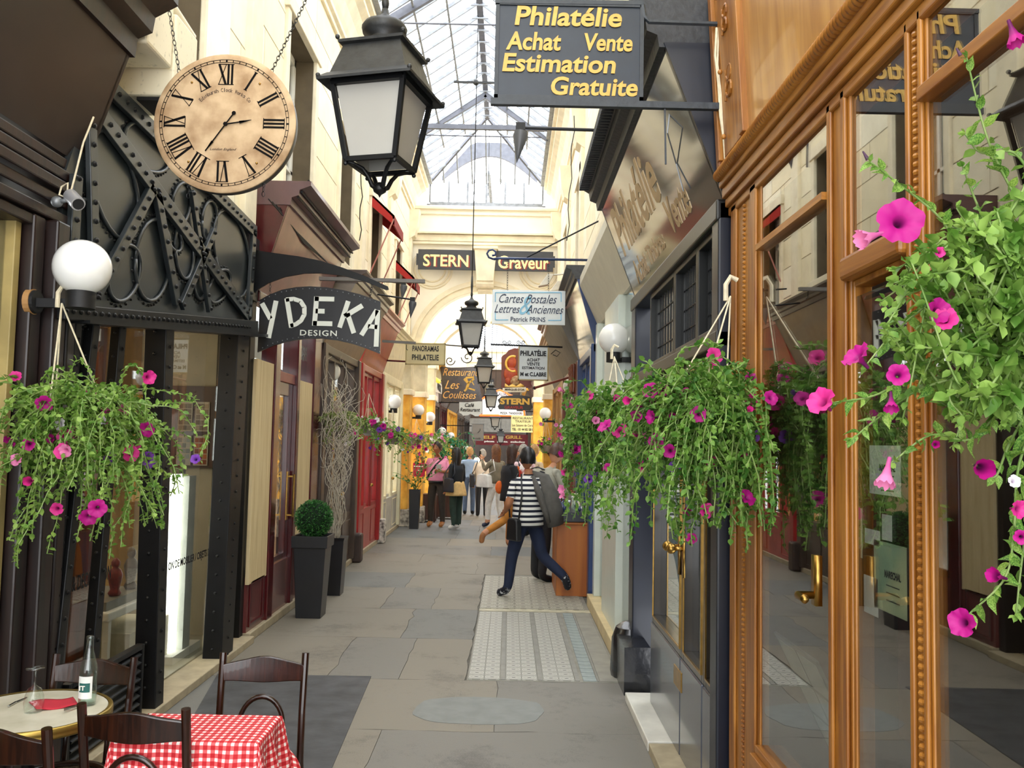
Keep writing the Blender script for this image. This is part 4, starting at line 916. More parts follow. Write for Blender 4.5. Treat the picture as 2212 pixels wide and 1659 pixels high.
# turned balusters standing on the red-brown front
for i in range(4):
    q = MB().lathe([(.03, 0), (.05, .03), (.03, .07), (.045, .16), (.025, .3), (.04, .34), (.03, .38), (.05, .42), (0, .44)], (XR - .1, 12.5 + i * .22, 2.5), 10); q.build('turned_baluster', woodmat('carved_redwood', '', ''), bs2, smooth=True)
# ================================================================ hanging clock
CY = 4.9; cc = oy(487, 268, CY)
ck = thing('hanging_clock', 'large round parchment wall clock with roman numerals hanging on chains', 'clock', (cc.x, CY, cc.z - .4))
RY = Matrix.Rotation(PI / 2, 3, 'X'); CR = .402
PARCH = pm('parchment_dial', '#ad8961', .7, var=.2, scale=7, c2='#cdb08a', detail=12, lo=.34, hi=.62); DKI = pm('dial_black', '#0c0807', .6, spec=.1)
MB().lathe([(0, -.055), (CR - .004, -.055), (CR, -.03), (CR, .0)], cc, 72, RY).build('case', pm('clock_case_black', '#151214', .4), ck, smooth='auto')
MB().lathe([(CR, 0), (CR, .012), (CR - .012, .02), (CR - .03, .02), (0, .02)], cc, 72, RY).build('dial', PARCH, ck, smooth='auto')
def cp(r, deg, d=.022): t = math.radians(deg); return cc + V((r * math.sin(t), -d, r * math.cos(t)))
q = MB()
for r in (.352, .366): q.tube([cp(r, k * 5) for k in range(72)], .0016, 4, closed=True)
for k in range(60): q.bar(cp(.352, k * 6), cp(.366, k * 6), .004 if k % 5 else .009, .002, up=(0, -1, 0))
q.build('minute_ring', DKI, ck)
q = MB()
num = {12: 'XII', 1: 'I', 2: 'II', 3: 'III', 4: 'IIII', 5: 'V', 6: 'VI', 7: 'VII', 8: 'VIII', 9: 'IX', 10: 'X', 11: 'XI'}
for hnum, s in num.items():
    q = MB()
    wds = {'I': .021, 'V': .05, 'X': .046}; tot = sum(wds[c] for c in s); x = -tot / 2; a = math.radians(hnum * 30)
    er = V((math.sin(a), 0, math.cos(a))); et = V((math.cos(a), 0, -math.sin(a)))
    def P(x_, r_): return cc + er * r_ + et * x_ + V((0, -.0215, 0))
    r0, r1 = .222, .340
    for ch in s:
        w_ = wds[ch]; m = x + w_ / 2
        if ch == 'I': q.bar(P(m, r0), P(m, r1), .0115, .002, up=(0, -1, 0))
        elif ch == 'V': q.bar(P(x + .006, r1), P(m, r0), .013, .002, up=(0, -1, 0)); q.bar(P(x + w_ - .006, r1), P(m, r0), .004, .002, up=(0, -1, 0))
        else: q.bar(P(x + .003, r1), P(x + w_ - .003, r0), .013, .002, up=(0, -1, 0)); q.bar(P(x + w_ - .003, r1), P(x + .003, r0), .0035, .002, up=(0, -1, 0))
        x += w_
    for r_ in (r0, r1): q.bar(P(-tot / 2, r_), P(tot / 2, r_), .004, .002, up=(0, -1, 0))
    q.build('numeral', DKI, ck)
q = MB(); q.whole = True; txt = 'Edinburgh Clock Works Co'
for i, ch in enumerate(txt):
    if ch == ' ': continue
    a = math.radians(-47 + 94 * i / (len(txt) - 1)); er = V((math.sin(a), 0, math.cos(a))); et = V((math.cos(a), 0, -math.sin(a)))
    up = ch.isupper() or ch in 'dbhlk'; letters(q, ch, cc + er * (.187 if not up else .19) + V((0, -.021, 0)), .012 if ch not in 'il' else .004, .022 if up else .015, u=et, v=er, ext=.001, res=2)
letters(q, 'London England', cc + V((-.0, -.021, -.155)), .15, .018, shear=.4, ext=.001, res=2); q.build('lettering', pm('brown_ink', '#3d2a20', .6), ck)
q = MB(); p0 = cc + V((0, -.03, 0))
def toV(px, py): return oy(px, py, CY - .03)
hp = toV(487, 268)
q.bar(hp, toV(528, 262), .007, .003, up=(0, -1, 0)); q.bar(toV(517, 264), toV(543, 259), .016, .003, up=(0, -1, 0), w2=.002); q.lathe([(.012, 0), (.012, .006), (0, .008)], hp, 12, RY); q.build('hour_hand', DKI, ck)
q = MB(); q.bar(toV(505, 244), toV(443, 326), .006, .003, up=(0, -1, 0)); q.ball(toV(505, 244), (.012, .003, .012), 10, 6); q.bar(toV(459, 305), toV(443, 326), .014, .003, up=(0, -1, 0), w2=.002); q.build('minute_hand', DKI, ck)
q = MB()
for dg in (40, 140, 220, 320): q.ball(cp(.30, dg, .022), .007, 8, 6)
q.build('dial_screws', BRASS, ck, smooth=True)
def chain(name, p, q_, par, step=.034, w_=.009, r=.0022, mat=None):
    m = MB(); p = V(p); q_ = V(q_); d = (q_ - p); n = int(d.length / (step * .74)); dn = d.normalized(); a = dn.orthogonal().normalized(); b = dn.cross(a)
    for i in range(n):
        c = p + d * (i + .5) / n; s = a if i % 2 else b
        m.tube([c + dn * step / 2 * math.cos(2 * PI * k / 8) + s * w_ * math.sin(2 * PI * k / 8) for k in range(8)], r, 4, closed=True)
    return m.build(name, mat or IRON, par)
chain('chain', cp(CR * .93, -46, 0), oy(352, -60, 4.75), ck); chain('chain', cp(CR * .93, 40, 0), oy(690, -60, 5.2), ck)
chain('chain', cp(CR * .93, 212, -.02), cp(CR * .93, 212, -.02) + V((-.004, 0, -.11)), ck, .03); chain('chain', cp(CR * .93, 143, -.02), cp(CR * .93, 143, -.02) + V((0, 0, -.11)), ck, .03)

# ================================================================ lanterns in a line down the passage
def make_lantern():
    t = thing('hanging_lantern', 'L', 'lantern', (0, 0, 0), 'iron lanterns hanging down the middle of the passage')
    a = PI / 4; f = math.sqrt(2) / 2
    def sq(mb, prof): mb.lathe([(s_ * f, z) for s_, z in prof], (0, 0, 0), 4, ph=a)
    q = MB(); sq(q, [(.40, .525), (.47, .50), (.475, .512), (.40, .545), (.38, .55), (.29, .70), (.33, .705), (.335, .718), (.22, .74)]); q.build('roof', LEAD, t)
    q = MB(); q.lathe([(.12, .735), (.085, .755), (.07, .78), (.105, .80), (.112, .83), (.10, .85), (.045, .875), (.022, .90), (.015, .93)], n=20); q.build('finial_dome', LEAD, t, smooth=True)
    q = MB()
    for i in range(4):
        t0 = a + i * PI / 2
        for (r, z) in ((.335, .725),): q.ball((r * f * math.cos(t0), r * f * math.sin(t0), z + .005), .012, 8, 6)
        q.ball((.46 * f * math.cos(t0), .46 * f * math.sin(t0), .522), .012, 8, 6)
    q.build('corner_knobs', LEAD, t, smooth=True)
    q = MB(); st, sb = .36, .25
    for i in range(4):
        t0 = a + i * PI / 2; t1 = t0 + PI / 2
        A = V((st * f * math.cos(t0), st * f * math.sin(t0), .505)); Bq = V((sb * f * math.cos(t0), sb * f * math.sin(t0), .145))
        C = V((st * f * math.cos(t1), st * f * math.sin(t1), .505)); D = V((sb * f * math.cos(t1), sb * f * math.sin(t1), .145))
        q.bar(A, Bq, .022, .022, up=(A + C)); q.bar(Bq, D, .02, .022); q.bar(A, C, .025, .03); q.ball(Bq - V((0, 0, .02)), .011, 8, 6)
    q.build('frame', IRON, t)
    for i in range(4):
        t0 = a + i * PI / 2; t1 = t0 + PI / 2; k0, k1 = (st - .03) * f, (sb - .03) * f
        A = V((k0 * math.cos(t0), k0 * math.sin(t0), .49)); Bq = V((k1 * math.cos(t0), k1 * math.sin(t0), .155)); C = V((k0 * math.cos(t1), k0 * math.sin(t1), .49)); D = V((k1 * math.cos(t1), k1 * math.sin(t1), .155))
        nn = (A + C + Bq + D); nn.z = 0; nn.normalize(); MB().prism([A, Bq, D, C], nn * -.003).build('glass', FROST, t)
    q = MB()
    for i in range(4):
        t0 = a + i * PI / 2; c, s_ = math.cos(t0), math.sin(t0)
        q.tube([(r * c, r * s_, z) for r, z in ((.165, .135), (.13, .13), (.09, .115), (.06, .08), (.04, .04), (.015, .03))], [.009, .009, .01, .011, .012, .014], 8)
    q.lathe([(0, -.015), (.008, 0), (.03, .015), (.034, .03), (.025, .05), (.012, .06)], n=12); q.build('scroll_bracket', IRON, t, smooth=True)
    q = MB(); q.tube([(0, 0, .9), (0, 0, 6.25)], .008, 8); q.build('rod', IRON, t)
    q = MB(); q.lathe([(.015, .93), (.02, .96), (.013, 1.0), (.019, 1.1), (.013, 1.25)], n=10); q.build('rod_sleeve', LEAD, t, smooth=True)
    return t
L0 = make_lantern()
for i, (px, py, Y, rz, lab) in enumerate(((820, 421, 4.2, -15, 'large iron lantern hanging nearest, right of the clock'), (1016, 768, 13.7, 6, 'second nearest iron lantern, hanging on a long rod before the arch'),
        (1045, 840, 20.6, 5, 'third iron lantern, beside the gold-lettered restaurant sign'), (1060, 889, 28, 5, 'fourth iron lantern, left of the black and gold engraver sign'),
        (1069, 929, 36, 4, 'fifth iron lantern, low against the dark end wall'), (1081, 962, 46, 4, 'sixth and farthest iron lantern, in front of the red grill fascia'))):
    p = oy(px, py, Y)
    if i == 0: L0.location = p; L0.rotation_euler = (0, 0, math.radians(rz)); L0['label'] = lab; rod0 = [c for c in L0.children if c.name == 'rod'][0]
    else: dup(L0, p, math.radians(rz), lab)
rod0.scale = (1, 1, .91)
t = thing('suspension_bar', 'thin rod pendulum bar carrying the second lantern from the tie rod', 'rod', oy(1016, 640, 13.7))
a = oy(1028, 178, 13.7); 
MB().bar(a - V((.35, 0, 0)), a + V((.35, 0, 0)), .03, .03).build('cross_bar', LEAD, t); MB().ball(a, (.05, .04, .05), 10, 8).build('hub', LEAD, t, smooth=True)

# ================================================================ globe lamps on wall arms
def make_globe():
    t = thing('globe_lamp', 'G', 'lamp', (0, 0, 0), 'white opal globe lamps on the shopfronts')
    MB().ball((0, 0, 0), .14, 32, 20).build('globe', OPAL, t, smooth=True)
    MB().lathe([(.07, -.21), (.07, -.125), (.06, -.12)], n=24).build('collar', BLACKM, t, smooth='auto')
    q = MB(); q.bar((0, 0, -.185), (-.22, 0, -.185), .035, .045); q.lathe([(.06, 0), (.06, .02), (0, .02)], (-.235, 0, -.18), 20, Matrix.Rotation(PI / 2, 3, 'Y')); q.build('wall_arm', BLACKM, t)
    MB().lathe([(.065, 0), (.065, .03), (0, .03)], (-.262, 0, -.18), 20, Matrix.Rotation(PI / 2, 3, 'Y')).build('wall_block', pm('pale_wood_block', '#a67c4c', .6), t)
    return t
G0 = make_globe(); gi = 0
for (px, py, r, side, lab) in ((178, 578, 55, 'l', 'large globe lamp above the left foreground flower basket'), (713, 803, 22.5, 'l', 'globe lamp among the twisted willow stems'), (851, 868, 16, 'l', 'globe lamp on the cream shopfront at left'),
        (904, 886, 12.6, 'l', 'greyish globe lamp on the ochre pilaster at left'), (929, 901, 11.4, 'l', 'globe lamp just right of the ochre pilaster lamp'), (955, 932, 9, 'l', 'globe lamp above the dark green ivy'), (974, 942, 8, 'l', 'globe lamp right of the one above the ivy'), (1007, 968, 6.5, 'l', 'farthest globe lamp on the left side'),
        (1327, 732, 34, 'r', 'large globe lamp on the right above the flower baskets'), (1235, 835, 19, 'r', 'globe lamp on the right by the red metal arm'), (1178, 893, 12.8, 'r', 'shaded grey globe lamp on the right ochre pilaster'), (1165, 907, 11, 'r', 'globe lamp below the grey one on the right'), (1163, 931, 9.6, 'r', 'lowest and farthest globe lamp on the right')):
    Y = .14 * F / r; p = oy(px, py, Y); rz = 0 if side == 'l' else PI
    if px == 904: Y, p = 19.0, oy(px, py, 19.0)
    elif px == 929: Y, p = 20.35, oy(px, py, 20.35)
    elif gi > 4 and px != 1327 and px != 1235: Y *= .91; p = oy(px, py, Y)
    k_ = r * Y / F / .14
    if gi == 0: G0.location = oy(px, py, 4.15); G0.scale = (.94,) * 3; G0['label'] = lab
    else: dup(G0, p, rz, lab, scale=k_)
    gi += 1
# lit bulbs far away
for i, (px, py, c) in enumerate(((1030, 994, '#fff1c0'), (1027, 1013, '#ffd9a0'))):
    p = oy(px, py, 33 + i * 2); b_ = thing('standing_lamp', '', 'lamp', (p.x, p.y, 0)); MB().ball(p, .11, 14, 10).build('bulb', pm('lit_bulb_%d' % i, c, .4, emit=6, ec=c, var=0), b_, smooth=True); MB().lathe([(.12, 0), (.03, .03), (.015, .1), (.015, p.z - .08)], (p.x, p.y, 0), 12).build('stand', IRON, b_, smooth=True)
    tag(b_, ['round glowing bulb at head height deep in the passage', 'smaller warm bulb just under the glowing round one'][i], 'lamp')

# ================================================================ signs
def zx(px, py, Y): return oy(px, py, Y)
def sign(name, label, px0, py0, px1, py1, Y, face, border=None, bw=.012, th=.03, grp=None, loc=None):
    xm, ym = (px0 + px1) / 2, (py0 + py1) / 2; a, b = oy(px0, ym, Y), oy(px1, ym, Y); zt, zb = oy(xm, py0, Y).z, oy(xm, py1, Y).z
    t = thing(name, label, 'sign', ((a.x + b.x) / 2, Y, zb), grp)
    MB().box(a.x, b.x, Y, Y + th, zb, zt).build('board', face, t, bevel=.003)
    if border:
        q = MB(); 
        for (x0, x1, z0, z1) in ((a.x, b.x, zt - bw, zt), (a.x, b.x, zb, zb + bw), (a.x, a.x + bw, zb, zt), (b.x - bw, b.x, zb, zt)): q.box(x0, x1, Y - .008, Y + th + .004, z0, z1)
        q.build('frame', border, t)
    return t, a.x, b.x, zb, zt
def line(mb, s, px0, py0, px1, py1, Y, **k):
    xm, ym = (px0 + px1) / 2, (py0 + py1) / 2; a, b = oy(px0, ym, Y), oy(px1, ym, Y); c = oy(xm, ym, Y); h = oy(xm, py0, Y).z - oy(xm, py1, Y).z
    letters(mb, s, (c.x, Y - .004, c.z), b.x - a.x, h, ext=.003, **k)
SLATE = pm('slate_blue_sign', '#1a2430', .45, var=.1, scale=12)
YP = 3.96
t, *_ = sign('hanging_sign', 'slate blue sign with gold art nouveau lettering about stamps, top centre', 1069, 6, 1390, 216, YP, SLATE, pm('sign_iron_edge', '#2a3036', .5, bump=.3, scale=30), .018)
q = MB(); kw = dict(shear=.12, bold=.025, res=4)
line(q, 'Philatélie', 1112, 16, 1343, 58, YP, **kw); line(q, 'Achat', 1093, 70, 1212, 110, YP, **kw); line(q, 'Vente', 1262, 74, 1366, 112, YP, **kw)
line(q, 'Estimation', 1085, 118, 1330, 158, YP, **kw); line(q, 'Gratuite', 1190, 168, 1377, 208, YP, **kw); q.build('lettering', GOLD, t)
q = MB(); q.tube([oy(1388, 12, YP), oy(1392, 36, YP), oy(1402, 47, YP), oy(1550, 52, YP)], .012, 6); q.bar(oy(1060, 220, YP), oy(1552, 231, YP), .03, .03); q.bar(oy(1436, 232, YP), oy(1438, 355, YP), .008); q.bar(oy(1070, 4, YP), oy(1390, 8, YP), .02, .02); q.build('bracket', pm('sign_iron_edge', '', 0), t)

# arched sign
YS = 7.75; Z5 = lambda x, y: oy(500 + x / 4.1475, 500 + y / 4.1475, YS)
t = thing('hanging_sign', 'black arched sign with big white capitals hanging from a curved iron blade', 'sign', (Z5(780, 1000)), )
BLK = pm('sign_black', '#0b0b0f', .4, var=.1, coat=.2); WL = pm('sign_white_letters', '#d9dcd2', .45, var=.02)
top = [(255, 612), (340, 565), (450, 522), (580, 498), (700, 491), (850, 500), (1000, 525), (1150, 562), (1335, 628)]
bot = [(1330, 1096), (1200, 1045), (1080, 1005), (950, 975), (800, 958), (650, 962), (500, 985), (370, 1022), (232, 1082)]
MB().prism([Z5(*p) for p in top + bot], (0, .03, 0)).build('board', BLK, t)
q = MB(); rivets(q, [x + V((0, -.001, 0)) + V((0, 0, -.02)) for i in range(8) for x in along(Z5(*top[i]), Z5(*top[i + 1]), .04)[:-1]], (0, -1, 0), .005, .004); rivets(q, [x + V((0, -.001, .02)) for i in range(8) for x in along(Z5(*bot[i]), Z5(*bot[i + 1]), .04)[:-1]], (0, -1, 0), .005, .004)
q.build('edge_studs', GREYM, t)['kind'] = 'stuff'
q = MB(); W9 = .042; fwd = V((0, -1, 0))
def stroke(a, b, w_=W9): q.bar(Z5(*a) + fwd * .006, Z5(*b) + fwd * .006, w_, .008, up=(0, -1, 0))
stroke((275, 645), (352, 785)); stroke((402, 622), (334, 955))
stroke((497, 600), (540, 862)); pts = [(490, 612), (560, 606), (620, 625), (655, 680), (655, 745), (625, 800), (580, 832), (530, 848)]
for i in range(len(pts) - 1): stroke(pts[i], pts[i + 1], .038)
for i in pts[1:-1]: q.lathe([(.019, 0), (.019, .003), (0, .003)], Z5(*i) + fwd * .006, 12, RY)
stroke((765, 585), (745, 845)); stroke((748, 604), (922, 608)); stroke((755, 714), (836, 716)); stroke((732, 824), (905, 828))
stroke((1048, 625), (970, 862)); stroke((1175, 665), (1015, 762), .045); stroke((1040, 735), (1098, 912)); stroke((1305, 705), (1165, 930)); stroke((1312, 706), (1297, 1033)); stroke((1225, 850), (1308, 858), .038)
q.build('large_letters', WL, t)
q = MB(); letters(q, 'DESIGN', Z5(780, 910) + fwd * .002, oy(500 + 945 / 4.1475, 720, YS).x - oy(500 + 615 / 4.1475, 720, YS).x, .05, bold=.01, ext=.003, space=1.15); q.build('lettering', WL, t)
bl = thing('sign_bracket', 'long black curved iron blade bracket above the arched sign', 'bracket', Z5(300, 200))
tp = [(210, 165), (400, 195), (600, 222), (800, 262), (1000, 325), (1200, 400), (1400, 492)]; bt_ = [(1408, 518), (1385, 524), (1200, 448), (1000, 395), (800, 372), (650, 375), (480, 405), (330, 460), (240, 515), (200, 560)]
MB().prism([Z5(*p) for p in tp + bt_], (0, .025, 0)).build('blade', IRON, bl); MB().box(XL, Z5(200, 0).x + .03, YS - .05, YS + .1, Z5(200, 620).z, Z5(200, 60).z).build('mount_plate', IRON, bl)
chain('chain', Z5(348, 452), Z5(345, 562), t, .03); chain('chain', Z5(1262, 480), Z5(1240, 590), t, .03)

# cartes postales
YC = 10.9; PB = pm('pale_blue_line', '#7fb6d2', .5); NI = pm('navy_ink', '#1d2c4a', .5)
t, *_ = sign('hanging_sign', 'white enamel sign with pale blue border about postcards and old letters', 1063, 627, 1221, 701, YC, pm('white_enamel', '#cdd2d0', .25, var=.02, coat=.3), None, .01, .02)
q = MB(); line(q, 'Cartes Postales', 1078, 636, 1203, 655, YC, shear=.45); line(q, 'Lettres   Anciennes', 1068, 659, 1217, 677, YC, shear=.45); line(q, 'Patrick PRINS', 1103, 685, 1178, 695, YC, bold=.01); q.build('lettering', NI, t)
q = MB(); line(q, '&', 1122, 640, 1150, 680, YC, shear=.4)
for (a, b, c, d) in ((1070, 632, 1212, 632), (1070, 632, 1070, 652), (1212, 632, 1212, 652), (1070, 674, 1070, 691), (1212, 676, 1212, 692), (1070, 691, 1098, 691), (1184, 692, 1212, 692)): q.bar(oy(a, b, YC - .004), oy(c, d, YC - .004), .012, .003, up=(0, -1, 0))
q.build('blue_border', PB, t)
q = MB(); pts = [oy(1063 + (11 - k * .33) * math.cos(k * .45 - 1.2) , 548 + (11 - k * .33) * math.sin(k * .45 - 1.2), YC) for k in range(22)]
q.tube([oy(1275, 562, YC), oy(1080, 558, YC), oy(1066, 560, YC)], .016, 8); q.tube([oy(1066, 560, YC), oy(1056, 556, YC), oy(1052, 548, YC), oy(1056, 541, YC), oy(1064, 539, YC), oy(1071, 544, YC), oy(1070, 551, YC), oy(1063, 552, YC)], .013, 8)
sb = thing('sign_bracket', 'blue scrolled wrought iron bracket carrying the postcards sign', 'bracket', oy(1275, 562, YC)); q.build('scroll_arm', BLUE, sb, smooth=True)
MB().tube([oy(1138, 556, YC), oy(1308, 470, YC)], .010, 6).build('stay_rod', IRON, sb)
chain('chain', oy(1097, 558, YC), oy(1096, 627, YC), t, .04); chain('chain', oy(1185, 560, YC), oy(1185, 628, YC), t, .04)
# Labre
YL = 13.5; t, *_ = sign('hanging_sign', 'white stamp dealer sign with bold black capitals and brass edge', 1119, 746, 1185, 822, YL, pm('white_enamel', '', 0), pm('brassy_edge', '#a08a55', .4), .018, .04)
q = MB(); kw = dict(bold=.04); line(q, 'PHILATÉLIE', 1124, 755, 1180, 769, YL, **kw); line(q, 'ACHAT', 1138, 774, 1166, 781, YL, bold=.02); line(q, 'VENTE', 1138, 783, 1166, 790, YL, bold=.02); line(q, 'ESTIMATION', 1128, 792, 1176, 798, YL, bold=.02); line(q, 'M et C.LABRE', 1124, 804, 1180, 813, YL, **kw); q.build('lettering', INK, t)
q = MB(); q.tube([oy(1060, 744, YL), oy(1215, 750, YL)], .014, 6)
for cx, s in ((1090, 1), (1100, -1), (1120, 1), (1130, -1)): q.tube([oy(cx + s * 5 * (1 - k / 14) * math.cos(k * .7), 739 + 5 * (1 - k / 14) * math.sin(k * .7), YL) for k in range(12)], .006, 5)
q.tube([oy(1190, 765 + 0, YL), oy(1200, 756, YL), oy(1210, 762, YL), oy(1203, 770, YL), oy(1194, 766, YL)], .007, 5); q.build('bracket', IRON, t)
# Panoramas
YQ = 15.4; t, *_ = sign('hanging_sign', 'beige passage name sign with black stencil capitals at left', 876, 741, 962, 788, YQ, pm('beige_enamel', '#cbbf8e', .5, var=.05), pm('beige_edge', '#a99a63', .5), .018, .05)
q = MB(); line(q, 'PANORAMAS', 891, 747, 948, 759, YQ, bold=.02); line(q, 'PHILATELIE', 890, 766, 948, 778, YQ, bold=.02); q.build('lettering', INK, t)
q = MB(); q.tube([oy(818, 778, YQ), oy(876, 781, YQ)], .016, 6); q.build('arm', RED, t)
# two grey steel arms with dangling hooks above it
for i, (x0, y0, x1, y1, Y, lab) in enumerate(((690, 602, 918, 608, 8.9, 'long flat grey steel arm reaching out above the arched sign'), (826, 737, 898, 741, 13.2, 'short grey steel arm above the beige sign'))):
    t = thing('steel_arm', lab, 'bracket', oy(x0, y0, Y)); MB().bar(oy(x0, y0, Y), oy(x1, y1, Y), .05, .035).build('arm', pm('brown_grey_steel', '#6a6560', .5), t)
    q = MB(); p = oy(x1 - 20, y1 + 4, Y); q.tube([p, p - V((0, 0, .06)), p - V((-.02, 0, .08))], .006, 5); q.build('hook', IRON, t)
# STERN Graveur across the arch
YT = YA - .28; SB = pm('sign_charcoal', '#3a3b3f', .5, var=.06); CW = pm('cream_letters', '#f2e3a8', .5, var=.03); RS = pm('red_letter_shadow', '#8e2f2a', .5)
t, x0, x1, z0, z1 = sign('arch_sign', 'charcoal sign board with cream engraver lettering across the top of the arch', 903, 541, 1195, 584, YT, SB, None, .01, .05)
for mt, dx, nm in ((RS, .03, 'letter_shadow'), (CW, 0, 'lettering')):
    dy = .003 if dx else 0
    for (s, a, b, c, d) in (('STERN', 914, 549, 1012, 575), ('Graveur', 1076, 552, 1186, 580)):
        q = MB(); A, Bq = oy(a, 565, YT), oy(c, 565, YT); c0 = (A + Bq) / 2; letters(q, s, (c0.x + dx, YT - .002 + dy * .4, oy(a, (b + d) / 2, YT).z - dx * .6), Bq.x - A.x, oy(a, b, YT).z - oy(a, d, YT).z, bold=.02, ext=.006 - dy)
        q.build(nm, mt, t)
MB().box(x0 - .04, x0, YT, YT + .05, z0 + .1, z1 - .1).build('end_lug', SB, t); MB().box(x1, x1 + .04, YT, YT + .05, z0 + .1, z1 - .1).build('end_lug', SB, t)
# Les Coulisses
YR = 23.2; t = thing('hanging_sign', 'curved dark brown restaurant sign with gold script lettering', 'sign', oy(996, 868, YR))
pts = [(950, 791), (975, 794), (1010, 793), (1036, 791), (1034, 812), (1037, 840), (1042, 866), (1010, 869), (980, 868), (953, 868), (955, 840), (953, 812)]
MB().prism([oy(a, b, YR) for a, b in pts], (0, .04, 0)).build('board', pm('dark_brown_sign', '#33241c', .25, var=.2, coat=.4), t)
GS = pm('gold_script', '#d99a45', .4, c2='#f2c377', scale=3)
q = MB(); line(q, 'Restaurant', 957, 796, 1033, 812, YR, shear=.35); line(q, 'Les', 961, 822, 993, 840, YR, shear=.4); line(q, 'Coulisses', 957, 845, 1029, 861, YR, shear=.35); q.build('lettering', GS, t)
q = MB(); ln = [((1003, 818), (1012, 828), .07), ((1012, 828), (1008, 840), .07), ((1008, 840), (1003, 845), .05), ((1012, 828), (1024, 818), .05), ((1006, 816), (1024, 815), .05), ((1010, 838), (1026, 843), .04), ((1018, 822), (1024, 832), .025)]
for a, b, w_ in ln: q.bar(oy(*a, YR - .006), oy(*b, YR - .006), w_, .008, up=(0, -1, 0))
q.ball(oy(1006, 820, YR), (.05, .01, .05), 10, 6); q.build('dancing_figure_emblem', GOLD, t)
q = MB()
for cx, cy, r, s in ((972, 779, 11, 1), (1010, 772, 14, -1)): q.tube([oy(cx + s * r * (1 - k / 22) * math.cos(k * .45), cy + r * (1 - k / 22) * math.sin(k * .45), YR) for k in range(20)], .014, 5)
q.tube([oy(950, 744, YR), oy(1000, 748, YR)], .018, 5); q.build('scroll_bracket', IRON, t, smooth=True)
# arched brown sign with a gilt animal figure in a ring
YB = 25; t = thing('hanging_sign', 'tall wine-brown sign with arched top and gilt orange ornament, right of centre', 'sign', oy(1110, 838, YB))
pts = [(1083, 838), (1083, 772), (1087, 767), (1093, 764), (1098, 757), (1110, 752), (1128, 753), (1138, 757), (1143, 766), (1147, 772), (1147, 838)]
MB().prism([oy(a, b, YB) for a, b in pts], (0, .06, 0)).build('board', pm('wine_brown', '#5d2a26', .4, var=.1), t)
q = MB(); q.tube([oy(1108 + 15 * math.cos(k * .3), 786 + 15 * math.sin(k * .3) * 1.1, YB - .02) for k in range(4, 18)], .035, 6); q.prism([oy(a, b, YB - .01) for a, b in ((1090, 836), (1091, 828), (1099, 834), (1107, 829), (1115, 834), (1124, 828), (1131, 832), (1133, 837))], (0, -.02, 0)); q.build('gilt_ring', GOLD, t, smooth=True)
q = MB(); q.ball(oy(1105, 782, YB), (.14, .04, .2), 12, 8); q.ball(oy(1103, 808, YB), (.20, .04, .22), 12, 8); q.ball(oy(1098, 822, YB), (.09, .04, .12), 10, 8); q.build('orange_ornament', pm('burnt_orange', '#c2562a', .4, var=.4, scale=9, c2='#8a2c18'), t, smooth=True)
q = MB(); q.ball(oy(1112, 822, YB), (.15, .05, .16), 12, 8); q.build('cream_ornament', pm('cream_gilt', '#e8cf9a', .5, var=.5, scale=12, c2='#7a3e26'), t, smooth=True)
MB().prism([oy(a, b, YB - .03) for a, b in ((1086, 838), (1136, 836), (1137, 844), (1133, 847), (1090, 847), (1086, 843))], (0, .04, 0)).build('ribbon', pm('ribbon_white', '#d8d2c2', .5), t)
q = MB(); line(q, "MARQUIS D'OR", 1091, 839, 1133, 844.5, YB - .03, bold=.03); q.build('lettering', INK, t)
# café restaurant
YF = 27; t = thing('hanging_sign', 'white café sign with scalloped lower edge and blackletter style script', 'sign', oy(1016, 898, YF)); WE = pm('white_enamel', '', 0)
MB().prism([oy(a, b, YF) for a, b in ((992, 867), (1041, 867), (1041, 893), (1036, 896), (1034, 899), (1026, 899), (1021, 896), (1016, 894), (1011, 897), (1000, 898), (997, 894), (992, 892))], (0, .05, 0)).build('board', WE, t)
q = MB(); line(q, 'Café', 1004, 871, 1024, 879, YF, shear=.2, bold=.02); line(q, 'Restaurant', 994, 881, 1037, 889, YF, shear=.2, bold=.02); q.build('lettering', INK, t)
# Italian / tandoori light boxes
YI = 31; NEON = pm('orange_neon', '#ff6a30', .4, emit=2.5, ec='#ff5a1e', var=0); WLIT = pm('lit_white_box', '#f6f4f2', .5, emit=.5, ec='#ffffff', var=0)
t = thing('light_box_sign', 'white light box restaurant sign edged with orange neon', 'sign', oy(1060, 897, YI))
MB().prism([oy(a, b, YI) for a, b in ((1042, 897), (1042, 862), (1050, 856), (1062, 852), (1068, 846), (1080, 843), (1092, 848), (1098, 853), (1110, 857), (1116, 862), (1116, 897))], (0, .1, 0)).build('box', WLIT, t)
q = MB(); q.tube([oy(a, b, YI - .03) for a, b in ((1042, 862), (1050, 856), (1062, 852), (1068, 846), (1080, 842.5), (1092, 847), (1098, 852), (1110, 856), (1116, 861))], .03, 6); q.tube([oy(1036, 897, YI - .03), oy(1118, 897.5, YI - .03)], .035, 6); q.build('neon_tube', NEON, t)
q = MB(); line(q, 'ITALIANA', 1070, 848, 1106, 855, YI, bold=.01); q.build('lettering', pm('violet_ink', '#3c3a6a', .5), t)
t, *_ = sign('light_box_sign', 'long white grill strip sign low under the black engraver sign', 1078, 888, 1135, 897, 27.5, WLIT, None, .02, .08); q = MB(); line(q, 'PIZZA  TANDOORI', 1081, 890, 1128, 895, 27.5, bold=.02); q.build('lettering', INK, t); q = MB(); q.tube([oy(1132, 887, 27.4), oy(1133, 898, 27.4)], .03, 6); q.build('neon_tube', NEON, t)
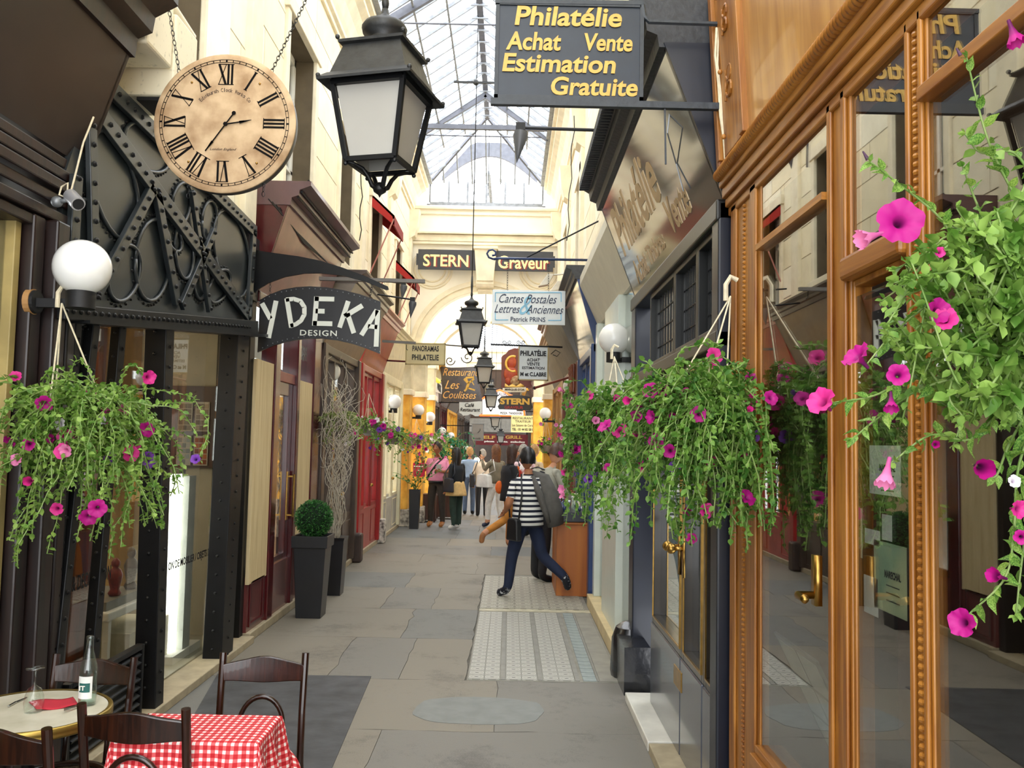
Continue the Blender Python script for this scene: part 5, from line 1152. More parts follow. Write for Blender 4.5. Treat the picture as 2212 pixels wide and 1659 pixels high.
# STERN engraver shield
YG = 24.5; t = thing('hanging_sign', 'black shaped sign with gold and red engraver lettering', 'sign', oy(1114, 886, YG))
MB().prism([oy(a, b, YG) for a, b in ((1078, 884), (1075, 878), (1079, 872), (1075, 864), (1083, 856), (1095, 855), (1113, 853), (1133, 855), (1145, 857), (1152, 866), (1148, 872), (1151, 880), (1145, 887), (1112, 885))], (0, .06, 0)).build('board', pm('sign_black', '', 0), t)
q = MB(); line(q, 'STERN', 1080, 860, 1144, 874, YG, bold=.05); q.build('lettering', GOLD, t); q = MB(); line(q, 'GRAVEUR', 1090, 877, 1130, 883, YG, bold=.01); q.build('red_lettering', pm('red_letters', '#a8201c', .5), t)
# restaurant traiteur
YH = 22.6; t, *_ = sign('hanging_sign', 'pale yellow caterer sign with telephone number, low on the right', 1104, 898, 1157, 934, YH, pm('pale_yellow_sign', '#e9e2a4', .5, var=.03, emit=.2, ec='#e9e2a4'), None, .02, .05)
q = MB(); line(q, 'RESTAURANT', 1108, 901, 1152, 906, YH); line(q, 'TRAITEUR', 1113, 908, 1147, 913, YH); line(q, 'Les Saisons de Cerise', 1106, 916, 1154, 921.5, YH, shear=.1); line(q, 'TEL : 01 44 82 58 81', 1106, 925, 1154, 930.5, YH, bold=.02); q.build('lettering', INK, t)
# grey sign
t, *_ = sign('hanging_sign', 'plain grey square café sign with a single thin stroke', 1019, 915, 1045, 952, 28, pm('flat_grey_sign', '#8f8a84', .5, var=.03), GREYM, .02, .12); q = MB(); line(q, 'café', 1027, 945, 1038, 949, 28, shear=.2); q.tube([oy(1037, 926, 27.98), oy(1037, 930, 27.98), oy(1032, 935, 27.98)], .008, 5); q.build('lettering', INK, t)
# red grill fascia
t, *_ = sign('fascia_sign', 'dark red grill fascia with ochre capitals at the far end', 1028, 938, 1142, 962, 47, pm('dark_red_fascia', '#6d1a24', .5), None, .02, .15); q = MB(); line(q, 'SELF', 1036, 941, 1070, 948, 47, bold=.03); line(q, 'GRILL', 1092, 941, 1128, 948, 47, bold=.03); q.build('lettering', GOLD, t)
q = MB(); line(q, 'pizza  pasta  salades', 1046, 952, 1134, 957, 47, bold=.05); q.build('white_lettering', WHITEP, t)
for nm, px, py, Y, X_ in (('café', 992, 870, 27, XL), ('box', 1042, 870, 31, XL), ('strip', 1135, 889, 27.6, XR), ('stern', 1150, 862, 24.55, XR), ('traiteur', 1157, 902, 22.62, XR), ('grey', 1019, 920, 28.1, XL), ('arched', 1147, 790, 25.03, XR), ('coulisses', 950, 796, 23.22, XL)):
    p = oy(px, py, Y); o_ = MB().bar(p, (X_, Y, p.z), .03, .03).build('wall_bracket', IRON); tag(o_, 'iron wall bracket holding the %s' % {'café': 'white café sign', 'box': 'white Italian restaurant light box', 'strip': 'long white grill strip sign', 'stern': 'black and gold engraver sign', 'traiteur': 'pale yellow caterer sign', 'grey': 'plain grey café sign', 'arched': 'arched wine-brown sign', 'coulisses': 'dark brown restaurant script sign'}[nm], 'bracket', 'sign brackets past the arch')
# angled white signs on the left, past the arch
for i, (a, b, c, d, lab) in enumerate(((921, 821, 944, 870, 'upper white enamel sign seen at a slant past the left pilasters'), (935, 812, 955, 852, 'second slanted white sign behind the first'))):
    A = oy(a, b, 21.9 + i * 1.4); Bq = oy(c, b + 24, 24.5 + i); Cq = oy(c, d, 24.5 + i); D = oy(a, b + 34, 21.9 + i * 1.4)
    t = thing('slanted_sign', lab, 'sign', D); MB().prism([A, Bq, Cq, D], (.04, 0, 0)).build('board', pm('white_enamel', '', 0), t)
    q = MB(); m = (A + Bq + Cq + D) / 4; u = (Bq - A).normalized(); letters(q, ['FRÉDÉRIC', 'VAROS'][i], m + V((.045, 0, 0)), .9, .22, u=u, v=(0, 0, 1), bold=.02); q.build('lettering', INK, t)
# yellow fluorescent fixtures
q = MB(); q.tube([oy(893, 797, 20), oy(915, 798, 21.5), oy(932, 806, 22.4)], .06, 6); q.tube([oy(928, 812, 22), oy(948, 824, 23.5)], .06, 6)
tag(q.build('tube_light', pm('yellow_tube', '#f2e23c', .4, emit=.8, ec='#f2e23c', var=.02), smooth=True), 'bent yellow tube light under the left arch', 'lamp')
# red metal arm, right
t = thing('red_arm', 'thin red metal arm rising to the right beside the globe lamp', 'bracket', oy(1155, 838, 14.2)); MB().tube([oy(1155, 838, 14.2), oy(1240, 812, 13.4)], .02, 6).build('arm', pm('rust_red', '#7a3426', .5), t); MB().ball(oy(1155, 838, 14.2), .03, 8, 6).build('tip', IRON, t)
# dark cone lamps on arms
def cone(px, py, Y, x0, y0, lab, k=1):
    p = oy(px, py, Y); t = thing('cone_spotlight', lab, 'spotlight', p, 'dark cone spotlights on long arms')
    R_ = Matrix.Rotation(.12, 3, 'Y'); MB().lathe([(0, -.20 * k), (.055 * k, .0), (.05 * k, .04 * k), (.02 * k, .05 * k)], p, 14, R_).build('shade', pm('dark_grey_enamel', '#4b4d52', .4), t, smooth='auto')
    q = MB(); q.tube([p + V((0, 0, .07 * k)), oy(x0, y0, Y)], .012 * k, 6); q.box(p.x - .035 * k, p.x + .035 * k, p.y - .03 * k, p.y + .03 * k, p.z + .045 * k, p.z + .10 * k); q.build('arm', IRON, t)
cone(1124, 296, 6.3, 1283, 281, 'dark cone spotlight on an arm from the right, under the slate sign', 1.0)
cone(891, 658, 11.6, 815, 636, 'dark cone spotlight on an arm over the arched sign', .95); cone(872, 622, 12.6, 818, 606, 'dark cone spotlight further back and higher than its neighbour', .95)
for i, (px, py, Y) in enumerate(((1180, 605, 13.5), (1202, 618, 15.5))):
    p = oy(px, py, Y); t = thing('floodlight', ['pale grey floodlight on a thin arm, left of the postcards bracket end', 'smaller pale floodlight behind the first'][i], 'floodlight', p)
    MB().prism([p + V((-.12, 0, -.1)), p + V((.03, 0, -.07)), p + V((.12, 0, .1)), p + V((.02, 0, .1))], (0, .14, 0)).build('housing', pm('light_grey_metal', '#c6c3b6', .4), t, bevel=.01); MB().tube([p + V((.08, .05, .09)), V((1.0, Y, p.z + .12))], .012, 6).build('arm', pm('light_grey_metal', '', 0), t)
# security camera
p = oy(158, 430, 4.25); t = thing('security_camera', 'silver cylindrical security camera on the dark brown pilaster', 'camera', p); dv = V((.06, -.055, -.045)).normalized(); q = MB()
q.tube([p + V((-.02, .01, .02)), p + dv * .075], .034, 18); q.build('housing', pm('brushed_silver', '#c9c9cc', .3, .6), t, smooth='auto'); q = MB(); q.tube([p + dv * .074, p + dv * .079], .027, 16); q.build('lens', BLACKM, t)
q = MB(); q.tube([p + V((-.02, .01, 0)), p + V((-.09, .02, -.01))], .012, 8); q.ball(p + V((-.09, .02, -.01)), .028, 10, 8); q.build('mount', GREYM, t, smooth=True)
q = MB(); q.tube([p + V((-.03, 0, .03)), p + V((-.03, 0, .08)), p + V((-.06, 0, .06)), p + V((-.07, 0, .02)), p + V((-.02, 0, .0)), p + V((.0, 0, .1)), p + V((.01, .05, .3)), p + V((.03, .1, .45))], .005, 6); q.build('cable', ROPE, t, smooth=True)
# rusty cream steel box and pipes on the upper left wall
t = thing('wall_box', 'rust speckled cream steel box high on the left wall above the riveted shop', 'box', (LW, 5.0, 3.8)); RB = pm('rusty_cream_steel', '#e3d9bd', .6, var=.3, scale=30, c2='#e9dfc4', lo=.25, hi=.4)
MB().box(LW, -2.03, 4.7, 5.05, 3.95, 4.5).build('box', RB, t, bevel=.015); MB().box(LW, -2.02, 5.07, 5.42, 3.80, 4.30).build('box', RB, t, bevel=.015)
MB().box(-2.25, -2.1, 5.1, 5.38, 3.78, 3.8).build('slot', BLACKM, t)
tag(MB().tube([(-2.2, 4.4, 4.8), (-2.15, 5.2, 4.45), (-2.1, 5.5, 4.35)], .04, 12).tube([(-2.24, 4.8, 4.7), (-2.22, 4.8, 4.3)], .02, 8).build('pipe', pm('cream_pipe', '#d8cfb8', .5), smooth='auto'), 'thick cream pipe running above the rusty wall box', 'pipe')
# red awnings on the left wall windows
STR = stripemat('red_striped_awning', '#a01f1a', '#5a1b1c', .09, .55, 1, .8)
for i, (y0, y1, z, lab) in enumerate(((14.1, 15.3, 5.78, 'red striped awning over a left upper window, nearer one'), (17.2, 18.3, 5.35, 'red striped awning on the left, farther one'))):
    t = thing('window_awning', lab, 'awning', (LW, y0, z), 'red awnings on the left wall'); MB().prism([(LW + .05, y0, z), (LW + .42, y0, z - .34), (LW + .42, y0, z - .50), (LW + .40, y0, z - .50), (LW + .39, y0, z - .36), (LW + .05, y0, z - .04)], (0, y1 - y0, 0)).build('canvas', STR, t)
    for y in (y0, y1): MB().prism([(LW + .05, y, z), (LW + .42, y, z - .34), (LW + .42, y, z - .50), (LW + .05, y, z - .2)], (0, .012, 0)).build('side_flap', STR, t); MB().tube([(LW + .05, y, z - 1.3), (LW + .41, y, z - .4)], .013, 6).build('stay', pm('rose_stay', '#b0746a', .5), t)
# cables along the walls and strings of thin wire
q = MB()
for k in range(4): q.tube([ox(580 + k * 8, 430 + k * 6, -2.1), ox(640 + k * 5, 500 + k * 8, -2.08), ox(700 + k * 3, 560 + k * 3, -2.05)], .006, 5)
tag(q.build('cables', IRON), 'bundle of black cables running over the red shop cornice', 'cable')
q = MB(); q.tube([oy(1548, 60, 3.95), oy(1545, 120, 3.95), oy(1552, 180, 3.95), oy(1556, 250, 3.95), oy(1568, 330, 3.96), oy(1575, 385, 3.97)], .006, 5); q.tube([oy(1552, 60, 3.95), oy(1550, 140, 3.95), oy(1557, 200, 3.95), oy(1560, 260, 3.95), oy(1566, 340, 3.96), oy(1572, 385, 3.97)], .005, 5)
tag(q.build('cables', ROPE), 'beige twisted cables tied down the end of the oak fascia', 'cable')
for i, (a, b, c, d, Y, lab) in enumerate(((783, 330, 777, 520, 11, 'thin cable hanging on the left cream wall'), (1240, 250, 1225, 520, 12.5, 'thin cable sagging down the right cornice'))):
    q = MB(); q.tube([oy(a + (c - a) * k / 8 + 3 * math.sin(k * 2), b + (d - b) * k / 8, Y) for k in range(9)], .007, 5); tag(q.build('cables', IRON), lab, 'cable')
# ================================================================ street stall
t = thing('display_stall', 'orange-brown wooden street stall with navy cloth top outside the blue shop', 'stall', (.78, 10.9, 0)); OB = woodmat('orange_beech', '#9c5216', '#b56a20', .45, 'Z', .25, 0)
MB().box(.585, .96, 10.5, 11.5, .0, .84).build('body', OB, t, bevel=.006); MB().box(.575, .97, 10.47, 11.53, .84, .87).build('top_rail', OB, t, bevel=.006)
MB().box(.57, .985, 10.45, 11.55, .87, .99).build('cloth_top', NAVY, t, bevel=.01)
random.seed(3)
gp = None
for i in range(26):
    x = .61 + (i % 6) * .062 + random.uniform(-.01, .01); y = 10.56 + (i // 6) * .19 + random.uniform(-.03, .03); h = random.uniform(.05, .11)
    if gp is None or i < 3:
        prof = [[(.018, 0), (.02, .03), (.008, .06), (.008, .085), (.012, .09)], [(.012, 0), (.024, .03), (.02, .055), (.006, .07), (.006, .09)], [(.02, 0), (.006, .01), (.005, .05), (.02, .07), (.018, .09)]][i % 3]
        o = thing('glass_trinket', 'small glass trinket among many on the navy stall top', 'trinket', (x, y, .992), 'glass trinkets on the stall'); MB().lathe(prof, (x, y, .992), 10).build('body', [CLEARG, pm('blue_glass', '#30406a', .1, coat=.5), pm('silvered_glass', '#c8cdd2', .1, .7)][i % 3], o, smooth=True); MB().ball((x, y, .992 + .095), .009, 8, 6).build('stopper', [pm('silvered_glass', '', 0), pm('silvered_glass', '', 0), CLEARG][i % 3], o, smooth=True)
        gp = (gp or []) + [o]
    else: o = dup(gp[i % 3], (x, y, .992), random.uniform(0, 3), scale=h / .08)
    o['label'] = '%s glass trinket on the stall, %s row, %s from the left' % (['clear', 'blue', 'silvered'][i % 3], ['front', 'second', 'third', 'fourth', 'back'][i // 6], ['first', 'second', 'third', 'fourth', 'fifth', 'sixth'][i % 6])
tag(MB().prism([(.80, 11.2, .992), (.90, 11.2, .992), (.91, 11.2, 1.17), (.81, 11.2, 1.17)], (0, .006, 0)).build('price_card', pm('paper_cream', '', 0)), 'cream price card standing among the glass trinkets', 'card')
# ================================================================ plants
LEAFA = leafmat('petunia_leaf', '#557f2c', '#9abb5c', .35, 16); LEAFB = leafmat('petunia_leaf_dark', '#3f6e26', '#7fa648', .3, 14); STEM = leafmat('plant_stem', '#6f8f45', '#93a865', .2)
BOX_ = leafmat('box_leaf', '#1f4a22', '#47863c', .15, 30); IVY = leafmat('ivy_leaf', '#145a3a', '#2c8a5e', .2, 10); DRYL = leafmat('dry_leaf', '#7f8a4a', '#b0b27a', .3, 12)
def petalmat(name, c, dark):
    m, nt, N, L, out = newmat(name)
    tc = N.new('ShaderNodeTexCoord'); ln = N.new('ShaderNodeVectorMath'); ln.operation = 'LENGTH'; mp = N.new('ShaderNodeMapping'); mp.inputs['Scale'].default_value = (1, 1, 0)
    L.new(tc.outputs['Object'], mp.inputs[0]); L.new(mp.outputs[0], ln.inputs[0]); r = N.new('ShaderNodeValToRGB'); L.new(ln.outputs['Value'], r.inputs[0])
    r.color_ramp.elements[0].position = .06; r.color_ramp.elements[0].color = (*hx(dark), 1); r.color_ramp.elements[1].position = .35; r.color_ramp.elements[1].color = (*hx(c), 1)
    d = N.new('ShaderNodeBsdfPrincipled'); d.inputs['Roughness'].default_value = .6; t = N.new('ShaderNodeBsdfTranslucent'); mx = N.new('ShaderNodeMixShader'); mx.inputs[0].default_value = .3
    L.new(r.outputs[0], d.inputs['Base Color']); L.new(r.outputs[0], t.inputs[0]); L.new(d.outputs[0], mx.inputs[1]); L.new(t.outputs[0], mx.inputs[2]); L.new(mx.outputs[0], out.inputs[0]); return m
PET = {'m': petalmat('magenta_petal', '#b90c84', '#4a0c48'), 'h': petalmat('hot_pink_petal', '#d92f8e', '#7d1256'), 'p': petalmat('pale_pink_petal', '#ea86b8', '#c04a92'), 'v': petalmat('violet_petal', '#7a3fae', '#3a1a60'), 'w': petalmat('white_petal', '#f0e8ee', '#c8b8d0')}
def flower_mesh(kind, closed=0.0):
    """unit petunia: five lobed flared trumpet of radius 1 facing +Z, tube behind it"""
    n = 30; vs = []; fs = []
    rings = [(.10, -1.0), (.13, -.55), (.28, -.15), (.65, .02), (1.0, .02)]
    for j, (r, z) in enumerate(rings):
        for k in range(n):
            t = 2 * PI * k / n; lob = 1 + (.15 * abs(math.cos(2.5 * t)) ** .6 - .12 if j == 4 else .03 * math.cos(5 * t) if j == 3 else 0)
            rr = r * lob * (1 - closed * (r * .6)); zz = z + (.10 * math.sin(10 * t + 1) + .05 * math.sin(7 * t) if j == 4 else 0) + closed * r * .7
            vs.append((rr * math.cos(t), rr * math.sin(t), zz))
    for j in range(4):
        for k in range(n): fs.append((j * n + k, j * n + (k + 1) % n, (j + 1) * n + (k + 1) % n, (j + 1) * n + k))
    me = bpy.data.meshes.new('petunia'); me.from_pydata(vs, [], fs); me.materials.append(PET[kind]); me.polygons.foreach_set('use_smooth', [True] * len(fs)); me.update(); return me
FLM = {k: [flower_mesh(k, 0), flower_mesh(k, .25), flower_mesh(k, .8)] for k in PET}
def lookz(d, spin=0):
    d = V(d).normalized(); return d.to_track_quat('Z', 'Y').to_matrix() @ Matrix.Rotation(spin, 3, 'Z')
LEAFV = [(0, 0, 0), (.28, .28, .06), (.62, .30, .08), (1, 0, -.08), (.62, -.30, .08), (.28, -.28, .06), (.35, 0, -.03), (.68, 0, -.02)]
LEAFF = [(0, 6, 1), (1, 6, 7, 2), (2, 7, 3), (0, 5, 6), (5, 4, 7, 6), (4, 3, 7)]
def put_leaf(mb, p, d, size, roll=None):
    d = V(d).normalized(); a = d.cross(V((0, 0, 1)));
    if a.length < .1: a = V((1, 0, 0))
    a.normalize(); n = a.cross(d); r = random.uniform(-.9, .9) if roll is None else roll
    a2 = a * math.cos(r) + n * math.sin(r); n2 = n * math.cos(r) - a * math.sin(r)
    mb.add([p + d * x * size + a2 * y * size + n2 * z * size for x, y, z in LEAFV], LEAFF)
def rv_(): return V((random.gauss(0, 1), random.gauss(0, 1), random.gauss(0, 1)))
def vine(p, d, length, droop, n=14, wob=.25):
    pts = [V(p)]; d = V(d).normalized(); st = length / n; drift = V((random.gauss(0, 1), random.gauss(0, 1), random.gauss(0, .3))) * wob * .5
    for i in range(n):
        d = (d + V((0, 0, -droop * (i + 1) / n)) + drift + rv_() * wob).normalized(); pts.append(pts[-1] + d * st)
    return pts
def make_basket(label, c, hook, nst, length, rad, leaf, nfl, cols, fr, seed, droop=.55, lpn=30, pot=.13, leafm=None, far=False, spread=None, up=.5, wall=None, shape=None, trail=None, group='hanging flower baskets'):
    """c = centre of the pot rim, hook = point the cords run to"""
    random.seed(seed); c = V(c); t = thing('flower_basket', label, 'flower basket', c, group)
    MB().lathe([(pot * .55, -.17), (pot * .8, -.14), (pot * .98, -.02), (pot, 0), (pot * .93, -.01), (0, -.03)], c, 20).build('pot', pm('taupe_plastic_pot', '#7d7265', .5), t, smooth='auto')
    q = MB(); hook = V(hook)
    for k in range(3): a_ = k * 2.09 + .4; q.tube([hook, c + V((pot * math.cos(a_), pot * math.sin(a_), 0))], .004, 5)
    if not far: q.tube([hook + V((-.02, 0, -.02)), hook + V((-.02, 0, .05)), hook + V((.0, 0, .085)), hook + V((.03, 0, .07))], .011, 8)
    q.build('cords', ROPE, t)
    lm = leafm or LEAFA; L = MB(); S = MB(); tips = []
    for i in range(nst):
        a_ = random.uniform(0, 2 * PI); el = random.random(); hor = V((math.cos(a_), math.sin(a_), 0))
        if shape and el < .22: ln = length * random.uniform(.9, 1.3); d = hor + V((0, 0, .1)); dr = droop * random.uniform(.9, 1.6)
        elif el < .5: ln = length * random.uniform(.22, .5); d = hor * random.uniform(.2, 1) + V((0, 0, up * random.uniform(.4, 1.6))); dr = droop * .5
        elif el < .78: ln = length * random.uniform(.4, .9); d = hor * random.uniform(.5, 1) + V((0, 0, random.uniform(-.5, .2))); dr = droop * 1.5
        else: ln = length * random.uniform(.5, 1.0); d = hor + V((0, 0, up * random.uniform(0, .8))); dr = droop
        if trail and i < trail[0]: a_ = trail[1] + random.uniform(-.5, .5); hor = V((math.cos(a_), math.sin(a_), 0)); ln = trail[2] * random.uniform(.55, 1.1); d = hor * random.uniform(.6, 1) + V((0, 0, .1)); dr = trail[3]
        p = c + hor * pot * random.uniform(.1, .95)
        pts = vine(p, d, ln, dr * random.uniform(.5, 1.3), 12, .3)
        if wall is not None: pts = [V((min(max(q_.x, wall[0]), wall[1]), q_.y, q_.z)) for q_ in pts]
        S.tube(pts, .0026 if not far else .004, 4); tips.append(pts)
        m = int(lpn * ln / length) + 3
        for k in range(m):
            f = (k + random.random()) / m * (len(pts) - 1.001); j = int(f); q_ = pts[j].lerp(pts[j + 1], f - j); dd = (pts[j + 1] - pts[j]).normalized()
            put_leaf(L, q_, rv_() + dd * .8 + V((0, 0, .25)), leaf * random.uniform(.6, 1.25))
    o = S.build('stems', STEM, t); o['kind'] = 'stuff'; o = L.build('foliage', lm, t, smooth=True); o['kind'] = 'stuff'
    for i in range(nfl):
        pts = random.choice(tips); j = random.randint(len(pts) // 2, len(pts) - 1) if random.random() < .75 else random.randint(2, len(pts) - 1)
        p = pts[j]; out_ = V((p.x - c.x, p.y - c.y, 0)); out_ = out_.normalized() if out_.length > .01 else V((0, -1, 0))
        d = (out_ * .6 + V((0, -.8, .15)) + rv_() * .35).normalized(); k = random.choice(cols); R = lookz(d, random.uniform(0, 6)); s = fr * random.uniform(.75, 1.15); vi = random.choice((0, 0, 1, 1, 2))
        inst('flower', FLM[k][vi], t, p + d * leaf * 1.2, R, s)
    return t
# near left basket under the big globe lamp
gp0 = oy(135, 628, 4.12)
make_basket('big pink petunia basket hanging from the left foreground globe lamp', oy(150, 870, 4.1), gp0 + V((0, 0, -.06)), 320, .50, .2, .029, 60, 'hhhmmpppvw', .036, 11, droop=.55, lpn=38, pot=.14, wall=(-2.2, -1.2), up=.4, shape=1, trail=(80, -.5, .85, 1.1))
# right middle basket on the oak post
make_basket('large magenta petunia basket hanging from the oak post on the right', oy(1512, 855, 3.62), oy(1578, 640, 3.75), 360, .44, .2, .029, 60, 'mmmmmhhpv', .031, 23, droop=.55, lpn=40, pot=.13, leafm=LEAFB, wall=(.1, .95), up=.4, shape=1, trail=(110, -1.7, .72, 1.5))
make_basket('petunia basket behind the large right one, in front of the glass shop', oy(1338, 885, 6.2), oy(1327, 770, 6.6), 210, .56, .2, .042, 56, 'mmmhpv', .034, 31, droop=.6, lpn=28, pot=.13, leafm=LEAFB, wall=(.4, .95), up=.35, shape=1, trail=(80, -2.2, .95, 1.5))
make_basket('sparse pink flowered basket on the right below the small globe lamp', oy(1238, 925, 13.0), oy(1235, 850, 13.2), 55, .62, .2, .05, 36, 'ppphw', .036, 37, droop=.5, lpn=14, far=True, wall=(.2, .98))
make_basket('round leafy basket on the right ochre pilaster', oy(1180, 962, 19.0), oy(1180, 905, 19.2), 60, .42, .2, .06, 10, 'mmh', .04, 41, droop=.3, lpn=14, far=True)
make_basket('yellowing basket behind the willow twigs on the left', oy(728, 905, 10.6), oy(718, 822, 10.8), 55, .55, .2, .05, 0, 'w', .03, 43, droop=.45, lpn=15, leafm=DRYL, far=True, wall=(-2.25, -1.2))
make_basket('small flowered basket left of the red shop fascia, purple and white blooms', oy(800, 915, 12.2), oy(797, 850, 12.2), 60, .52, .2, .05, 26, 'mvwmh', .04, 47, droop=.42, lpn=16, far=True, wall=(-2.25, -1.0))
make_basket('mixed petunia basket under the globe lamp of the cream shop', oy(850, 938, 15.0), oy(848, 885, 15.2), 60, .62, .2, .055, 26, 'mvhhw', .045, 53, droop=.45, lpn=16, far=True, wall=(-2.25, -.8))
make_basket('dry thin basket in front of the left ochre pilaster', oy(898, 945, 18.4), oy(900, 905, 18.4), 45, .6, .2, .055, 16, 'wphm', .05, 59, droop=.5, lpn=14, leafm=DRYL, far=True)
make_basket('leafy basket with white blooms right of the dry one', oy(938, 950, 20.8), oy(930, 915, 21), 60, .7, .2, .065, 20, 'wwhp', .055, 61, droop=.45, lpn=16, far=True)
# dark green ivy hanging below the far left globes
random.seed(8); c = oy(958, 985, 24); t = thing('ivy', 'dark green ivy climbing down behind the man in the pink shirt', 'plant', c); L = MB(); S = MB()
for i in range(50):
    pts = vine(c + V((random.uniform(-.35, .35), random.uniform(-.2, .2), .35)), V((random.uniform(-.6, .6), random.uniform(-.3, .3), .1)), random.uniform(.6, 1.5), .9, 10); S.tube(pts, .006, 4)
    for k in range(16): put_leaf(L, random.choice(pts), rv_() + V((0, -.5, -.3)), random.uniform(.07, .12))
S.build('stems', STEM, t)['kind'] = 'stuff'; L.build('foliage', IVY, t, smooth=True)['kind'] = 'stuff'

# near right plant: cascade close to the camera, with single large leaves
random.seed(77)
t = thing('petunia_plant', 'big trailing petunia filling the right edge of the photo close up', 'plant', oy(2150, 700, 1.72), None)
YN = 1.7
def on(px, py, dy=0): return oy(px, py, YN + dy)
root = on(2260, 560, .0)
def leaf_mesh(i):
    random.seed(100 + i); q = MB(); n = 6; vs = []; fs = []
    for k in range(n + 1):
        x = k / n; wv = .30 * math.sin(PI * min(1, x * 1.05)) ** .8 * (1.05 - .25 * x) if 0 < k < n else .015; bend = -.25 * x * x * (1 + .4 * i) + .04 * math.sin(7 * x + i)
        vs += [(x, -wv, bend + .09 * wv / .3), (x, 0, bend - .03), (x, wv, bend + .09 * wv / .3)]
    for k in range(n):
        a_ = 3 * k; fs += [(a_, a_ + 3, a_ + 4, a_ + 1), (a_ + 1, a_ + 4, a_ + 5, a_ + 2)]
    me = bpy.data.meshes.new('leaf'); me.from_pydata(vs, [], fs); me.materials.append([LEAFA, LEAFB, leafmat('petunia_leaf_pale_%d' % i, '#6f9a3c', '#a9c25f', .4)][i % 3]); me.polygons.foreach_set('use_smooth', [True] * len(fs)); me.update(); return me
LM = [leaf_mesh(i) for i in range(5)]
def poly(pts, n):
    """Catmull-Rom through pixel points given as (px, py, dy)"""
    P = [on(*p) for p in pts]; P = [P[0] * 2 - P[1]] + P + [P[-1] * 2 - P[-2]]; out = []
    for i in range(1, len(P) - 2):
        for k in range(n):
            u = k / n; a, b, c, d = P[i - 1:i + 3]; out.append(.5 * ((2 * b) + (c - a) * u + (2 * a - 5 * b + 4 * c - d) * u * u + (3 * b - a - 3 * c + d) * u ** 3))
    out.append(P[-2]); return out
runs = [[(2230, 480, 0), (2180, 400, 0), (2130, 290, -.03), (2088, 125, -.05)], [(2230, 560, .05), (2100, 560, 0), (2030, 470, -.02), (1945, 400, -.05), (1880, 350, -.08)], [(2230, 600, 0), (2150, 520, 0), (2110, 440, 0), (2080, 360, -.02)],
        [(2230, 620, .05), (2120, 640, 0), (2010, 660, 0), (1930, 720, -.03), (1870, 790, -.05)], [(2230, 700, 0), (2130, 740, 0), (2010, 780, -.02), (1900, 850, -.05), (1800, 870, -.08)], [(2230, 760, .03), (2120, 800, 0), (1990, 840, 0), (1900, 900, -.03), (1840, 950, -.05)],
        [(2230, 800, 0), (2150, 900, 0), (2090, 950, 0), (2010, 940, -.03), (1925, 1000, -.05)], [(2240, 900, 0), (2200, 1010, 0), (2190, 1150, -.03), (2170, 1250, -.04), (2090, 1330, -.06)], [(2240, 850, .05), (2180, 960, .02), (2150, 1030, 0), (2120, 1010, 0)],
        [(2240, 950, 0), (2225, 1080, 0), (2205, 1230, 0), (2195, 1330, 0)], [(2230, 540, .05), (2150, 600, .03), (2080, 560, 0), (1990, 540, -.03), (1960, 600, -.05)], [(2230, 660, -.05), (2160, 700, -.08), (2090, 760, -.08), (2050, 850, -.1), (2080, 900, -.1)],
        [(2230, 640, .1), (2150, 650, .08), (2040, 700, .05), (1970, 760, .02), (1930, 700, 0)], [(2240, 400, 0), (2190, 330, 0), (2120, 330, 0), (2085, 290, 0)], [(2240, 700, 0), (2170, 780, 0), (2100, 860, 0), (2060, 960, 0)],
        [(2240, 340, .0), (2200, 430, -.03), (2150, 500, -.05), (2070, 540, -.06)], [(2230, 520, 0), (2170, 480, -.05), (2110, 500, -.06), (2040, 600, -.06), (1950, 640, -.08)]]
random.seed(9)
for r in range(58):
    x1 = random.uniform(1900, 2190); y1 = random.uniform(440, 930)
    if x1 < 2000 and (y1 < 560): y1 += 150
    runs.append([(2240, random.uniform(480, 820), random.uniform(-.1, .1)), ((2240 + x1) / 2 + random.uniform(-40, 40), random.uniform(500, 880), random.uniform(-.12, .1)), (x1, y1, random.uniform(-.14, .08))])
S = MB(); nleaf = 0; LS = MB(); ends = []
for r, pts in enumerate(runs):
    P = poly(pts, 8); S.tube(P, [.0032 * (1 - .5 * i / len(P)) for i in range(len(P))], 6); ends.append(P[-1]); L_ = sum((P[i + 1] - P[i]).length for i in range(len(P) - 1)); m = int(L_ / (.0135 if r < 17 else .012))
    for k in range(m):
        f = (k + .5) / m * (len(P) - 1.01); j = int(f); p = P[j].lerp(P[j + 1], f - j); dd = (P[j + 1] - P[j]).normalized(); side = 1 if k % 2 else -1
        tip = k / m; s = random.uniform(.022, .050) * (1.1 - .45 * tip); d = (dd * .5 + V((random.uniform(-.4, .4), random.uniform(-.7, .3), random.uniform(-.2, .9) * side)) + rv_() * .3).normalized()
        if nleaf < 300 and (k % 3 == 0 or r < 9):
            rot = d.to_track_quat('X', 'Z').to_matrix() @ Matrix.Rotation(random.uniform(-1.2, 1.2), 3, 'X'); inst('leaf', LM[(r + k) % 5], t, p, rot, s); nleaf += 1
        else: put_leaf(LS, p, d, s)
    for k in range(4): put_leaf(LS, P[-1], (P[-1] - P[-2]).normalized() + rv_() * .8, .016)
S.build('stems', STEM, t, smooth=True); LS.build('small_foliage', LEAFA, t, smooth=True)['kind'] = 'stuff'
